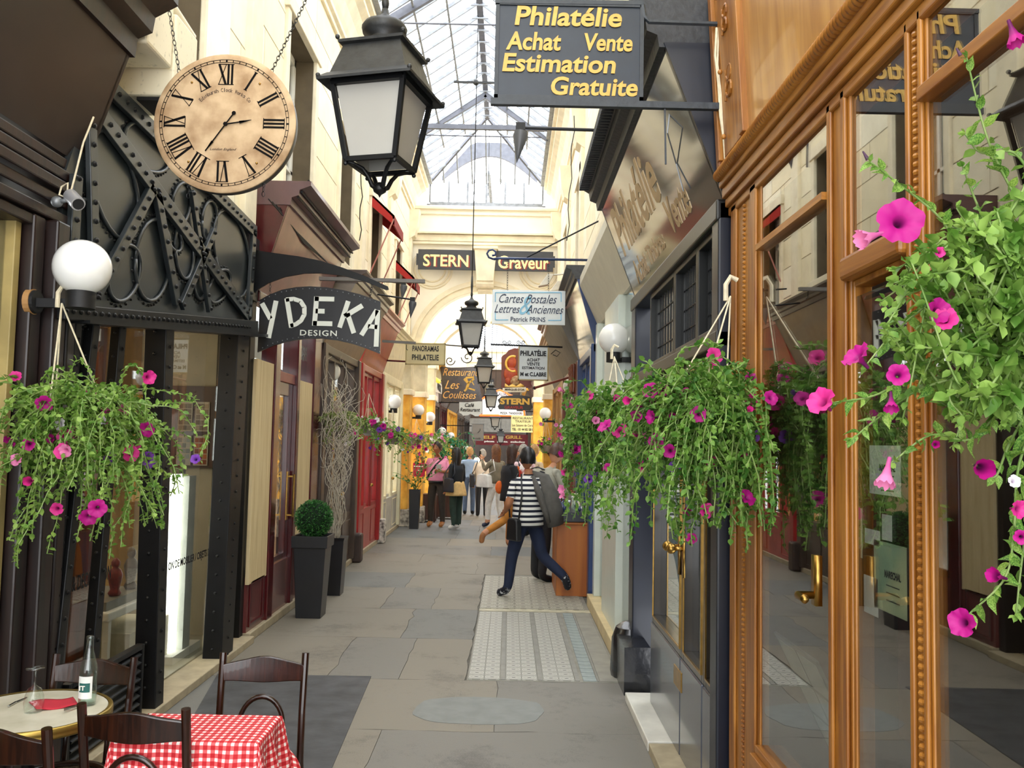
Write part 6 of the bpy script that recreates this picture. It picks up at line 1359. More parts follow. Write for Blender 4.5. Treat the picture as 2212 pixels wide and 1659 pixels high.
for (px, py, k, s, d, vi) in ((1945, 478, 'm', .043, (-.15, -1, .1), 0), (1878, 512, 'p', .036, (-1, -.25, -.35), 2), (1852, 770, 'm', .032, (-.8, -.3, .7), 1), (1775, 868, 'h', .032, (-.8, -.6, .5), 1), (2120, 1010, 'm', .036, (-.2, -1, -.1), 2),
                              (1915, 1025, 'p', .036, (-.3, -.3, -.9), 2), (2155, 1245, 'm', .027, (-.8, -.4, .2), 2), (2080, 1345, 'm', .03, (-.7, -.5, .1), 1), (2190, 75, 'm', .034, (.2, -.2, -1), 2), (1940, 810, 'm', .024, (-.3, -.9, .1), 1), (1925, 870, 'm', .026, (-.2, -.5, -.8), 2),
                              (2025, 672, 'm', .028, (.2, -1, 0), 1), (2042, 690, 'h', .026, (-.4, -1, .3), 1), (2200, 1100, 'h', .02, (.2, -1, 0), 1), (2206, 1160, 'm', .016, (-.4, -1, 0), 1), (2190, 1040, 'w', .014, (0, -1, .2), 1), (2020, 960, 'm', .014, (-.3, -1, 0), 2), (2030, 545, 'h', .012, (0, -1, 0), 1)):
    inst('flower', FLM[k][vi], t, on(px, py, -.1), lookz(d, random.uniform(0, 1)), s)
for (px, py, a, b) in ((1875, 345, -.6, 1), (2075, 120, -.5, .9)):
    q = MB(); p = on(px, py, -.07); q.tube([p, p + V((a, 0, b)) * .016], [.004, .0015], 6); q.build('withered_bud', pm('withered_purple', '#4a3048', .8), t)

# box ball in a tall black planter
pb = oz(664, 1337, 0); pb.y += .14; t = thing('planter', 'tall tapered black planter standing before the dark red shop', 'planter', (pb.x, pb.y, 0))
PLB = pm('black_planter', '#17181c', .4, var=.15, coat=.1)
f = math.sqrt(.5); MB().lathe([(.125 * 2 * f, 0), (.16 * 2 * f, .70), (.178 * 2 * f, .70), (.182 * 2 * f, .82), (.165 * 2 * f, .82), (.16 * 2 * f, .77), (0, .77)], pb, 4, ph=PI / 4).build('pot', PLB, t, bevel=.006)
MB().lathe([(.155, .765), (0, .775)], pb, 16).build('soil', pm('potting_soil', '#2a2018', .9), t)
cb = pb + V((0, 0, .98)); t2 = thing('box_ball', 'clipped round boxwood ball sitting in the tall black planter', 'topiary', pb + V((0, 0, .78))); random.seed(4); L = MB()
MB().ball(cb, .165, 16, 12).build('core', pm('dark_leaf_core', '#0f2410', .9), t2)
for i in range(3600):
    d = rv_().normalized(); put_leaf(L, cb + d * random.uniform(.16, .188), d + rv_() * .7, random.uniform(.014, .024))
L.build('foliage', BOX_, t2)['kind'] = 'stuff'
# twisted willow twigs rising behind the planter
random.seed(12); wb_ = oz(690, 1240, 0); wb_ = V((-2.02, 10.35, 0)); t = thing('willow_twigs', 'bare pale twisted willow stems rising behind the box ball planter', 'plant', wb_)
f = math.sqrt(.5); MB().lathe([(.11 * 2 * f, 0), (.14 * 2 * f, .62), (.15 * 2 * f, .66), (0, .64)], wb_, 4, ph=PI / 4).build('pot', PLB, t)
S = MB()
for i in range(38):
    tgt = V((random.uniform(-.28, .22), random.uniform(-.15, .15), random.uniform(1.4, 2.2))); p = wb_ + V((random.uniform(-.07, .07), random.uniform(-.07, .07), .6)); pts = [p]; ph = random.uniform(0, 6); fr = random.uniform(7, 12); n = 30
    for k in range(1, n + 1):
        u = k / n; a = (.02 + .05 * u) * (1 + .5 * math.sin(i)); pts.append(p + tgt * u ** .95 * V((1, 1, 1)).z + V((math.sin(ph + fr * u * 2.2) * a, math.cos(ph + fr * u * 2) * a, .03 * math.sin(fr * u * 3))))
    for j in range(len(pts)): pts[j].x = max(pts[j].x, -2.2)
    S.tube(pts, [.006 * (1 - .6 * k / n) for k in range(n + 1)], 5)
    if i % 2:
        b = pts[18]; S.tube(vine(b, V((random.uniform(-.3, 1), random.uniform(-.5, .5), 1)), random.uniform(.3, .7), -.1, 12, .9), [.003] * 13, 4)
S.build('twigs', pm('pale_bark', '#b9b0a0', .8, var=.15, scale=30), t, smooth=True)['kind'] = 'stuff'
# far planters
p = oz(893, 1143, 0); t = thing('planter', 'slim tall black planter beside the left ochre pilaster', 'planter', (p.x, p.y, 0)); MB().lathe([(.09 * 2 * f, 0), (.11 * 2 * f, .8), (0, .8)], V((p.x, p.y + .1, 0)), 4, ph=PI / 4).build('pot', PLB, t); L = MB(); S = MB(); random.seed(6)
for i in range(14):
    pts = vine(V((p.x, p.y + .1, .78)), V((random.uniform(-.3, .3), random.uniform(-.3, .3), 1)), random.uniform(.5, 1.1), -.1, 8); S.tube(pts, .006, 4)
    for k in range(12): put_leaf(L, random.choice(pts), rv_(), .06)
S.build('stems', STEM, t)['kind'] = 'stuff'; L.build('foliage', BOX_, t)['kind'] = 'stuff'
BB = woodmat('brown_planter_wood', '#2f1a12', '#54301f', .5)
for i, (px, py, s, lab) in enumerate(((916, 1128, .62, 'brown wooden planter box behind the man in pink'), (962, 1122, .55, 'brown wooden planter box between the man and the woman in black'))):
    p = oz(px, py, 0); t = thing('planter', lab, 'planter', (p.x, p.y, 0)); MB().box(p.x - .24, p.x + .24, p.y, p.y + .4, .05, s).build('box', BB, t, bevel=.01); q = MB()
    for dx in (-.22, .22):
        for dy in (.03, .37): q = MB().box(p.x + dx - .02, p.x + dx + .02, p.y + dy - .02, p.y + dy + .02, 0, s + .03).build('corner_post', BB, t)
# ================================================================ café furniture in the foreground
def make_chair():
    """bentwood bistro chair, local: seat centre at x=0,y=0 facing +Y, back at y=-.2"""
    t = thing('bistro_chair', 'C', 'chair', (0, 0, 0), 'dark bentwood bistro chairs')
    q = MB(); q.lathe([(.175, .425), (.20, .43), (.205, .45), (.195, .465), (.17, .462), (.175, .425)], n=32, cap=False); q.build('seat_rim', CHAIRW, t, smooth=True)
    q = MB(); q.lathe([(.185, .452), (.12, .446), (0, .440)], n=32); q.build('seat', pm('woven_seat', '#5a4630', .45, var=.25, scale=60, bump=.3), t, smooth=True)
    for s in (-1, 1):
        q = MB(); q.tube([(s * .205, -.235, 0), (s * .195, -.20, .25), (s * .185, -.185, .46), (s * .185, -.20, .66), (s * .187, -.235, .895)], [.014, .016, .017, .016, .0165], 10); q.build('rear_leg', CHAIRW, t, smooth='auto')
        q = MB(); q.tube([(s * .13, .13, .44), (s * .15, .16, .2), (s * .165, .19, 0)], [.019, .015, .012], 10); q.build('front_leg', CHAIRW, t, smooth='auto')
    q = MB(); n = 18; a = []; b = []
    for k in range(n + 1):
        u = k / n * 2 - 1; x = u * .185; y = -.23 - .028 * (1 - u * u) ; zt = .86 + .018 * math.exp(-(u * 2.2) ** 2) - .012 * abs(u) ** 3; zb = .775 - .006 * math.cos(PI * u)
        a.append((x, y + .008, zt)); b.append((x, y + .014, zb))
    vs = []; fs = []
    for k in range(n + 1): x, y, z = a[k]; x2, y2, z2 = b[k]; vs += [(x, y - .011, z), (x, y + .011, z), (x2, y2 + .011, z2), (x2, y2 - .011, z2)]
    for k in range(n):
        for j in range(4): fs.append((4 * k + j, 4 * k + (j + 1) % 4, 4 * k + 4 + (j + 1) % 4, 4 * k + 4 + j))
    fs += [(3, 2, 1, 0), (4 * n, 4 * n + 1, 4 * n + 2, 4 * n + 3)]; q.add(vs, fs); q.build('top_rail', CHAIRW, t, bevel=.004)
    q = MB(); pts = [(-.098, -.185, .45), (-.098, -.195, .56)] + [(.098 * math.cos(PI - PI * k / 14), -.205 - .012 * math.sin(PI * k / 14), .60 + .115 * math.sin(PI * k / 14)) for k in range(15)] + [(.098, -.195, .56), (.098, -.185, .45)]
    q.tube(pts, .0115, 10); q.build('inner_hoop', CHAIRW, t, smooth=True)
    q = MB(); q.tube([(.155 * math.cos(2 * PI * k / 24), .155 * math.sin(2 * PI * k / 24), .2) for k in range(24)], .010, 8, closed=True); q.build('leg_ring', CHAIRW, t, smooth=True)
    return t
ch = make_chair()
places = [((574, 1410), 3.83, PI + .06, 'dark bentwood chair across the checked table, by the slate paving'), ((212, 1416), 3.80, PI - .10, 'dark bentwood chair behind the round marble table'),
          ((282, 1532), 3.06, -.10, 'dark bentwood chair with its back to the camera, before the checked table'), ((-14, 1566), 2.80, -.30, 'dark bentwood chair cut off at the bottom left corner')]
for i, ((px, py), Y, rz, lab) in enumerate(places):
    p = oy(px, py, Y); # top centre of the back
    off = Matrix.Rotation(rz, 3, 'Z') @ V((0, -.235, 0)); loc = V((p.x - off.x, Y - off.y, 0)); k = p.z / .89
    if i == 0: ch.location = loc; ch.rotation_euler = (0, 0, rz); ch['label'] = lab; ch.scale = (.92, .92, k); ch0 = ch
    else: dup(ch, loc, rz, lab, scale=(.92 if i < 2 else 1.0, .92, k))
# checked table
ZT = .74
xa, xb = oz(322, 1541, ZT), oz(607, 1545, ZT); yn = 3.13; yfr = xa.y; w0, w1 = xa.x, xb.x
t = thing('café_table'.replace('é', 'e'), 'small square café table hidden under the red checked cloth', 'table', ((w0 + w1) / 2, (yn + yfr) / 2, 0))
MB().box(w0 + .01, w1 - .01, yn + .01, yfr - .01, ZT - .03, ZT - .004).build('table_top', CHAIRW, t)
for x in (w0 + .05, w1 - .05):
    for y in (yn + .05, yfr - .05): MB().bar((x, y, 0), (x, y, ZT - .03), .035, .035).build('leg', CHAIRW, t)
def ginghammat():
    m, nt, N, L, out = newmat('red_check_cloth'); uv = N.new('ShaderNodeUVMap'); sp = N.new('ShaderNodeSeparateXYZ'); L.new(uv.outputs[0], sp.inputs[0])
    def stripe(ax, per, d0):
        a = N.new('ShaderNodeMath'); a.operation = 'DIVIDE'; a.inputs[1].default_value = per; L.new(sp.outputs[ax], a.inputs[0]); f_ = N.new('ShaderNodeMath'); f_.operation = 'FRACT'; L.new(a.outputs[0], f_.inputs[0])
        g = N.new('ShaderNodeMath'); g.operation = 'GREATER_THAN'; g.inputs[1].default_value = d0; L.new(f_.outputs[0], g.inputs[0]); return g.outputs[0]
    ad = N.new('ShaderNodeMath'); ad.operation = 'ADD'; L.new(stripe(0, .027, .42), ad.inputs[0]); L.new(stripe(1, .027, .42), ad.inputs[1])
    dv = N.new('ShaderNodeMath'); dv.operation = 'MULTIPLY'; dv.inputs[1].default_value = .5; L.new(ad.outputs[0], dv.inputs[0])
    r = N.new('ShaderNodeValToRGB'); r.color_ramp.interpolation = 'CONSTANT'; e = r.color_ramp.elements; e[0].color = (*hx('#f3ece6'), 1); e[1].position = .3; e[1].color = (*hx('#dd5a5c'), 1); n_ = e.new(.8); n_.color = (*hx('#b80f1c'), 1)
    L.new(dv.outputs[0], r.inputs[0]); b = N.new('ShaderNodeBsdfPrincipled'); b.inputs['Roughness'].default_value = .75; L.new(r.outputs[0], b.inputs['Base Color']); L.new(b.outputs[0], out.inputs[0]); return m
# cloth: a grid that drapes over the top, folds gathering at the hanging corners
random.seed(2); nx, ny = 72, 84; over = .26; cx, cy = (w0 + w1) / 2, (yn + yfr) / 2; hx_, hy = (w1 - w0) / 2 + .004, (yfr - yn) / 2 + .004
vs = []; uvs = []
for j in range(ny + 1):
    for i in range(nx + 1):
        u = -hx_ - over + (2 * hx_ + 2 * over) * i / nx; v = -hy - over + (2 * hy + 2 * over) * j / ny; ex = max(0, abs(u) - hx_); ey = max(0, abs(v) - hy); dr = math.hypot(ex, ey) if (ex and ey) else ex + ey
        x = math.copysign(min(abs(u), hx_), u); y = math.copysign(min(abs(v), hy), v); fl_ = .022 * math.sin((v if ex else u) * 42 + 1.3) * min(1, dr / .15) + .10 * dr
        if ex and ey: k = .30 * min(ex, ey); x += math.copysign(ex / dr * (k + fl_), u); y += math.copysign(ey / dr * (k + fl_), v); z = ZT - dr * .97
        else: x += math.copysign(fl_ if ex else 0, u); y += math.copysign(fl_ if ey else 0, v); z = ZT - dr * .985 - (.004 if dr else 0)
        vs.append((cx + x, cy + y, z + .002 + .0012 * math.sin(u * 30) * math.sin(v * 25) * (dr == 0))); uvs.append((u, v))
fs = [(j * (nx + 1) + i, j * (nx + 1) + i + 1, (j + 1) * (nx + 1) + i + 1, (j + 1) * (nx + 1) + i) for j in range(ny) for i in range(nx)]
o = MB().add(vs, fs).build('tablecloth', ginghammat(), smooth=True); ul = o.data.uv_layers.new(name='UVMap')
for lp in o.data.loops: ul.data[lp.index].uv = (uvs[lp.vertex_index][0] + 2, uvs[lp.vertex_index][1] + 2)
tag(o, 'red and white checked tablecloth draped over the small café table', 'tablecloth')
s_ = o.modifiers.new('thick', 'SOLIDIFY'); s_.thickness = .0015
# round table
pr_ = oz(235, 1537, .735); rt = V((pr_.x - .29, pr_.y - .02, 0)); t = thing('round_table', 'round cream marble café table with a brass rim', 'table', rt)
MB().lathe([(.27, .712), (.275, .73), (.27, .7395), (0, .7395)], rt, 56).build('table_top', pm('cream_marble', '#c9c2aa', .25, var=.14, scale=4, c2='#dcd6c2', detail=9), t, smooth='auto')
MB().lathe([(.262, .700), (.285, .702), (.290, .712), (.286, .716), (.290, .722), (.289, .738), (.283, .743), (.272, .741)], rt, 56, cap=False).build('brass_rim', pm('old_brass_rim', '#a58b45', .35, .8, var=.1), t, smooth=True)
MB().lathe([(.16, 0), (.17, .015), (.05, .05), (.025, .1), (.022, .66), (.06, .69), (.1, .70)], rt, 20).build('pedestal', IRON, t, smooth=True)
def ont(px, py): p = oz(px, py, .7405); return V((p.x, p.y, .7405))
# bottle
pb_ = ont(188, 1522); t = thing('water_bottle', 'clear glass water bottle with white label on the round table', 'bottle', pb_)
hB = .272; MB().lathe([(.0, .002), (.030, .0), (.033, .006), (.033, .125), (.031, .15), (.022, .185), (.0145, .21), (.0125, .25), (.0145, .252), (.0145, .262), (.0125, .265), (.0105, .262), (.0105, .25), (.0125, .21), (.029, .15), (.031, .125), (.031, .008), (0, .007)], pb_, 28).build('glass_body', CLEARG, t, smooth=True)
MB().lathe([(0, .009), (.0305, .009), (.0305, .12), (0, .12)], pb_, 24).build('water', glassmat('water', (.9, .97, .96), 1.33, .03, 0, .4), t, smooth='auto')
R0 = Matrix.Identity(3); q = MB(); nl = 14; vs = []
for k in range(nl + 1):
    a = -PI / 2 - .9 + 1.8 * k / nl; vs += [(pb_.x + .0338 * math.cos(a), pb_.y + .0338 * math.sin(a), pb_.z + .03), (pb_.x + .0338 * math.cos(a), pb_.y + .0338 * math.sin(a), pb_.z + .115)]
q.add(vs, [(2 * k, 2 * k + 2, 2 * k + 3, 2 * k + 1) for k in range(nl)]); q.build('label', pm('label_white', '#e4e8e4', .5), t)
q = MB(); q.add([(x * 1 + (pb_.x - x) * -.012, y + (y - pb_.y) * .012, pb_.z + (.055 if i % 2 == 0 else .09)) for i, (x, y, z) in enumerate(vs)], [(2 * k, 2 * k + 2, 2 * k + 3, 2 * k + 1) for k in range(2, nl - 2)]); q.build('label_band', pm('label_green', '#1d5e58', .5), t)
q = MB(); letters(q, 'IT', pb_ + V((-.006, -.0352, .072)), .022, .018, bold=.03, ext=.0005); q.build('lettering', WHITEP, t)
# upturned wine glass
pg = ont(72, 1537); t = thing('wine_glass', 'clear wine glass standing upside down on the round table', 'glass', pg)
MB().lathe([(.031, .0), (.036, .03), (.034, .055), (.024, .085), (.006, .098), (.0045, .105), (.0045, .150), (.008, .156), (.033, .160), (.034, .163), (0, .164)], pg, 32).build('bowl_and_stem', CLEARG, t, smooth=True)
# red napkin
a = [ont(62, 1520), ont(158, 1508), ont(168, 1527), ont(78, 1537)]; q = MB(); vs = []
for j in range(7):
    for i in range(9):
        u, v = i / 8, j / 6; p = a[0].lerp(a[1], u).lerp(a[3].lerp(a[2], u), v); vs.append(p + V((0, 0, .004 + .005 * math.sin(u * 6 + v * 2))))
q.add(vs, [(j * 9 + i, j * 9 + i + 1, j * 9 + i + 10, j * 9 + i + 9) for j in range(6) for i in range(8)]); o = q.build('napkin', pm('red_paper_napkin', '#b52234', .8, var=.06), smooth=True); s_ = o.modifiers.new('thick', 'SOLIDIFY'); s_.thickness = .003
tag(o, 'folded red paper napkin lying on the round marble table', 'napkin')
STEELC = pm('cutlery_steel', '#b9b9b6', .2, 1.0)
t = thing('knife', 'steel table knife lying left of the napkin on the round table', 'knife', ont(30, 1522)); q = MB(); q.bar(ont(18, 1528) + V((0, 0, .004)), ont(35, 1518) + V((0, 0, .004)), .008, .005); q.build('handle', STEELC, t, bevel=.001); q = MB(); q.bar(ont(35, 1518) + V((0, 0, .003)), ont(58, 1508) + V((0, 0, .003)), .014, .002, w2=.005); q.build('blade', STEELC, t)
t = thing('fork', 'steel fork lying on the right edge of the napkin', 'fork', ont(160, 1530)); q = MB(); q.bar(ont(185, 1524) + V((0, 0, .005)), ont(152, 1535) + V((0, 0, .009)), .009, .003); q.build('handle', STEELC, t)
for k in range(4): MB().bar(ont(152, 1533 + k * 1.3) + V((0, 0, .009)), ont(138, 1538 + k * 1.3) + V((0, 0, .011)), .0025, .002).build('tine', STEELC, t)
# ================================================================ people
SKIN = pm('skin', '#c98f6c', .55, var=.06, scale=20); SKIN2 = pm('skin_tan', '#a86f4c', .55, var=.06, scale=20)
def cloth(name, c, **k): return pm(name, c, .85, var=k.pop('var', .12), scale=k.pop('scale', 14), bump=.2, **k)
def body(name, label, loc, rotz, J, mats, h=1.7, group='visitors strolling in the passage', female=False, hair=None, hair_len=0, build_=1.0, shoe_h=.07, sleeve='long', headturn=0, headtilt=0, glasses=False, fingers=True):
    """J: joint positions in a 1.70 m body facing +Y; mats: skin, top, legs, shoes"""
    t = thing(name, label, 'person', loc, None); t['group'] = group
    s = h / 1.70
    D = dict(pel=(0, 0, .93), wai=(0, 0, 1.07), che=(0, 0, 1.27), nec=(0, .0, 1.43), hea=(0, .015, 1.50),
             sL=(-.165, 0, 1.375), sR=(.165, 0, 1.375), eL=(-.22, -.02, 1.10), eR=(.22, -.02, 1.10), wL=(-.22, .06, .87), wR=(.22, .06, .87),
             hL=(-.09, 0, .88), hR=(.09, 0, .88), kL=(-.10, .01, .48), kR=(.10, .01, .48), aL=(-.10, -.02, .08), aR=(.10, -.02, .08), fL=None, fR=None)
    D.update(J); P = {k: (V(v) if v is not None else None) for k, v in D.items()}
    for c in 'LR':
        if P['f' + c] is None: P['f' + c] = P['a' + c] + V((0, .16, -.045))
    B_ = build_; fw = .92 if female else 1.0
    R = dict(pel=.125 * B_, wai=.11 * B_, che=.128 * B_ * fw, nec=.052, hea=.05, sL=.066 * fw, sR=.066 * fw, eL=.048, eR=.048, wL=.028, wR=.028, hL=.100 * B_, hR=.100 * B_, kL=.074, kR=.074, aL=.056, aR=.056, fL=.045, fR=.045)
    names = [k for k in D]; extra = []
    E = [('pel', 'wai'), ('wai', 'che'), ('che', 'nec'), ('nec', 'hea'), ('che', 'sL'), ('che', 'sR'), ('sL', 'eL'), ('sR', 'eR'), ('eL', 'wL'), ('eR', 'wR'), ('pel', 'hL'), ('pel', 'hR'), ('hL', 'kL'), ('hR', 'kR'), ('kL', 'aL'), ('kR', 'aR'), ('aL', 'fL'), ('aR', 'fR')]
    seg = {('sL', 'eL'): 'arm', ('sR', 'eR'): 'arm', ('eL', 'wL'): 'fore', ('eR', 'wR'): 'fore', ('pel', 'hL'): 'legs', ('pel', 'hR'): 'legs', ('hL', 'kL'): 'legs', ('hR', 'kR'): 'legs', ('kL', 'aL'): 'shin', ('kR', 'aR'): 'shin', ('aL', 'fL'): 'shoe', ('aR', 'fR'): 'shoe', ('nec', 'hea'): 'skin', ('che', 'nec'): 'top', ('pel', 'wai'): 'top', ('wai', 'che'): 'top', ('che', 'sL'): 'top', ('che', 'sR'): 'top'}
    # hands: palm and five short chains rooted in the palm
    if fingers:
        for c in 'LR':
            w_, e_ = P['w' + c], P['e' + c]; d = (w_ - e_).normalized(); a = d.cross(V((0, 1, 0))); a = a.normalized() if a.length > .2 else V((1, 0, 0)); n = a.cross(d)
            P['p' + c] = w_ + d * .075; R['p' + c] = .030; E.append(('w' + c, 'p' + c)); seg[('w' + c, 'p' + c)] = 'skin'
            for k, (off, ln) in enumerate(((-.027, .062), (-.009, .074), (.009, .070), (.026, .055))):
                b = 'b%d%s' % (k, c); m = 'm%d%s' % (k, c); P[b] = P['p' + c] + d * .02 + a * off; P[m] = P[b] + d * ln * .9 + n * ln * .35; R[b] = .0105; R[m] = .0085; E += [('p' + c, b), (b, m)]; seg[('p' + c, b)] = 'skin'; seg[(b, m)] = 'skin'
            P['t' + c] = w_ + d * .045 + a * .04 + n * .01; P['u' + c] = P['t' + c] + d * .035 + a * .012 + n * .012; R['t' + c] = .012; R['u' + c] = .010; E += [('w' + c, 't' + c), ('t' + c, 'u' + c)]; seg[('w' + c, 't' + c)] = 'skin'; seg[('t' + c, 'u' + c)] = 'skin'
    # intermediate points keep limb radii tapered
    keys = list(P); idx = {k: i for i, k in enumerate(keys)}
    vs = [P[k] * s for k in keys]; me = bpy.data.meshes.new('sk'); me.from_pydata([tuple(v) for v in vs], [(idx[a], idx[b]) for a, b in E], []); o = bpy.data.objects.new('sk', me); COL.objects.link(o)
    md = o.modifiers.new('skin', 'SKIN'); md.branch_smoothing = .6
    if not me.skin_vertices: me.skin_vertices.new()
    for k, i in idx.items():
        r = R[k] * s; sv = me.skin_vertices[0].data[i]; sv.radius = (r, r); sv.use_root = (k == 'pel')
    ss = o.modifiers.new('sub', 'SUBSURF'); ss.levels = 2; ss.render_levels = 2
    dg = bpy.context.evaluated_depsgraph_get(); ev = o.evaluated_get(dg); m2 = bpy.data.meshes.new_from_object(ev)
    V_ = [v.co.copy() for v in m2.vertices]; F_ = [tuple(p.vertices) for p in m2.polygons]; bpy.data.objects.remove(o); bpy.data.meshes.remove(me); bpy.data.meshes.remove(m2)
    order = {'skin': 0, 'top': 1, 'arm': 1, 'fore': 1 if sleeve == 'long' else 0, 'legs': 2, 'shin': 2, 'shoe': 3}
    segs = [(P[a] * s, P[b] * s, order[seg[(a, b)]], seg[(a, b)]) for a, b in E]; waist = P['wai'].z * .5 * s + P['pel'].z * .5 * s
    mi = []
    for f in F_:
        c = sum((V_[i] for i in f), V((0, 0, 0))) / len(f); best = 9; bm = 0; bs = ''
        for a, b, m, sg in segs:
            ab = b - a; u = max(0, min(1, (c - a).dot(ab) / max(1e-9, ab.length_squared))); dd = (c - a - ab * u).length - (.0)
            if sg in ('top', 'legs'): dd -= .05 * s
            if dd < best: best = dd; bm = m; bs = sg; bu = u
        if bs == 'top' and c.z < waist and 'pel' in keys and c.z < P['pel'].z * s + .03: bm = 2
        if bs == 'arm' and sleeve == 'short' and bu > .75: bm = 0
        if bs == 'shin' and bu > .80 and shoe_h < .05: bm = 0
        if bs == 'shin' and bu > .95: bm = 3
        if bs == 'top' and c.z > P['nec'].z * s: bm = 0
        mi.append(bm)
    # flatten the torso front to back a little
    for v in V_:
        if P['hL'].z * s < v.z < P['nec'].z * s and abs(v.x) < .2 * s: v.x = v.x * (1.14 if not female else 1.06)
    mb = MB(); mb.v = [tuple(v) for v in V_]; mb.f = F_; mb.mi = mi
    # head with brow, nose, chin and ears
    hc = (P['hea'] + V((0, .015, .108))) * s; Rh = Matrix.Rotation(headturn, 3, 'Z') @ Matrix.Rotation(headtilt, 3, 'X') @ Matrix.Scale(1.07, 3); mb.cur = 0; n, m = 24, 16; hv = []; hf = []
    for i in range(m + 1):
        p = -PI / 2 + PI * i / m
        for k in range(n):
            t_ = 2 * PI * k / n; x = .076 * math.cos(p) * math.cos(t_); y = .094 * math.cos(p) * math.sin(t_); z = .118 * math.sin(p)
            if z < -.02: kk = 1 - .38 * ((-z - .02) / .1); x *= kk; y = y * (1 - .15 * ((-z - .02) / .1)) + .012 * ((-z - .02) / .1)
            fr = max(0, math.sin(t_)) ** 8 * math.cos(p)
            if -.045 < z < .012 and abs(x) < .02: y += .026 * fr * (1 - abs(z + .022) / .04)
            if abs(z - .018) < .014 and .012 < abs(x) < .05 and y > 0: y -= .010
            if abs(z + .062) < .010 and abs(x) < .03 and y > 0: y -= .004
            hv.append(Rh @ (V((x, y, z)) * s) + hc)
    for i in range(m):
        for k in range(n): hf.append((i * n + k, i * n + (k + 1) % n, (i + 1) * n + (k + 1) % n, (i + 1) * n + k))
    mb.add(hv, hf)
    for sx in (-1, 1): mb.ball(hc + Rh @ (V((sx * .079, .0, -.01)) * s), (.010 * s, .018 * s, .03 * s), 8, 6)
    bo = mb.build('body', None, t, smooth=True, mats=mats) if False else None
    me = bpy.data.meshes.new('body'); me.from_pydata(mb.v, [], mb.f)
    for mt in mats: me.materials.append(mt)
    me.polygons.foreach_set('material_index', mb.mi); me.polygons.foreach_set('use_smooth', [True] * len(mb.f)); me.update()
    bo = bpy.data.objects.new('body', me); COL.objects.link(bo); bo.parent = t
    def child(q, nm, mat, smooth=True, lab=None):
        sv = ORG[t.name]; ORG[t.name] = V((0, 0, 0)); c = q.build(nm, mat, t, smooth=smooth, label=lab); ORG[t.name] = sv; return c
    # eyes and mouth
    q = MB()
    for sx in (-1, 1): q.ball(hc + Rh @ (V((sx * .030, .079, .018)) * s), .009 * s, 8, 6)
    child(q, 'eyes', pm('eye_dark', '#2a1c18', .3)); q = MB(); q.tube([hc + Rh @ (V((x, .087 - abs(x) * .35, -.060)) * s) for x in (-.022, -.01, 0, .01, .022)], .0035 * s, 5); child(q, 'mouth', pm('lip', '#9a4a40', .5))
    if hair:
        q = MB(); n, m = 24, 12; vs = []; fs = []
        for i in range(m + 1):
            for k in range(n):
                t_ = 2 * PI * k / n; front = max(0, math.sin(t_)); low = -.5 + front ** 1.5 * 1.05 if not hair_len else -.9 - hair_len * 3 * (1 - front) + front ** .8 * 1.6 + hair_len * 0
                lowp = max(-1.3, low); p = PI / 2 - (PI / 2 - lowp) * i / m; zz = .128 * math.sin(max(p, -PI / 2)); cc_ = math.cos(p) if p > -.4 else math.cos(-.4)
                x = .088 * cc_ * math.cos(t_); y = .104 * cc_ * math.sin(t_) - .004; z = zz + .008
                if hair_len and p < 0 and front < .35: z -= hair_len * (i / m) ** 2 * 1.0; x *= 1.0 + .12 * (i / m)
                x += .004 * math.sin(7 * t_ + i); z += .003 * math.sin(9 * t_ + 2 * i)
                vs.append(Rh @ (V((x, y, z)) * s) + hc)
        for i in range(m):
            for k in range(n): fs.append((i * n + k, i * n + (k + 1) % n, (i + 1) * n + (k + 1) % n, (i + 1) * n + k))
        q.add(vs, fs); child(q, 'hair', hair)
    t.rotation_euler = (0, 0, rotz)
    return t, child, P, s
def shoulder_bag(child, P, s, mat, side=-1, size=(.26, .1, .2), z=.92, strap=True, x=.27, y=-.02, nm='shoulder_bag', cross=False):
    q = MB(); cx, cy, cz = side * x * s, y * s, z * s; a, b, c = (k / 2 * s for k in size)
    q.prism([V((cx - b, cy - a, cz - c)), V((cx - b, cy + a, cz - c)), V((cx - b, cy + a * .85, cz + c * .8)), V((cx - b, cy + a * .5, cz + c)), V((cx - b, cy - a * .5, cz + c)), V((cx - b, cy - a * .85, cz + c * .8))], (2 * b, 0, 0)); o = child(q, nm, mat, False)
    bv = o.modifiers.new('bevel', 'BEVEL'); bv.width = .02 * s; bv.segments = 3
    if strap:
        sh = V(((-side if cross else side) * .13, 0, 1.43)) * s; q = MB()
        for dy in (-.09, .09): q.tube([V((cx, cy + dy * s, cz + c)), V((cx * .8, (dy * 1.5) * s, 1.2 * s)), sh + V((0, dy * .35 * s, 0))], .011 * s, 6)
        child(q, 'strap', mat)
def shell(child, prof, mat, nm, s, sx=1.0, sy=.72, c=(0, 0), n=28, wave=0.0, lab=None):
    q = MB(); vs = []; fs = []
    for j, (r, z) in enumerate(prof):
        for k in range(n): t_ = 2 * PI * k / n; rr = r * (1 + wave * math.sin(5 * t_ + j * .4)); vs.append(V((c[0] + rr * sx * math.cos(t_), c[1] + rr * sy * math.sin(t_), z)) * s)
    for j in range(len(prof) - 1):
        for k in range(n): fs.append((j * n + k, j * n + (k + 1) % n, (j + 1) * n + (k + 1) % n, (j + 1) * n + k))
    q.add(vs, fs); o = child(q, nm, mat, True, lab); m = o.modifiers.new('thick', 'SOLIDIFY'); m.thickness = .008; return o
def gp_(px, py): p = oz(px, py, 0); return p
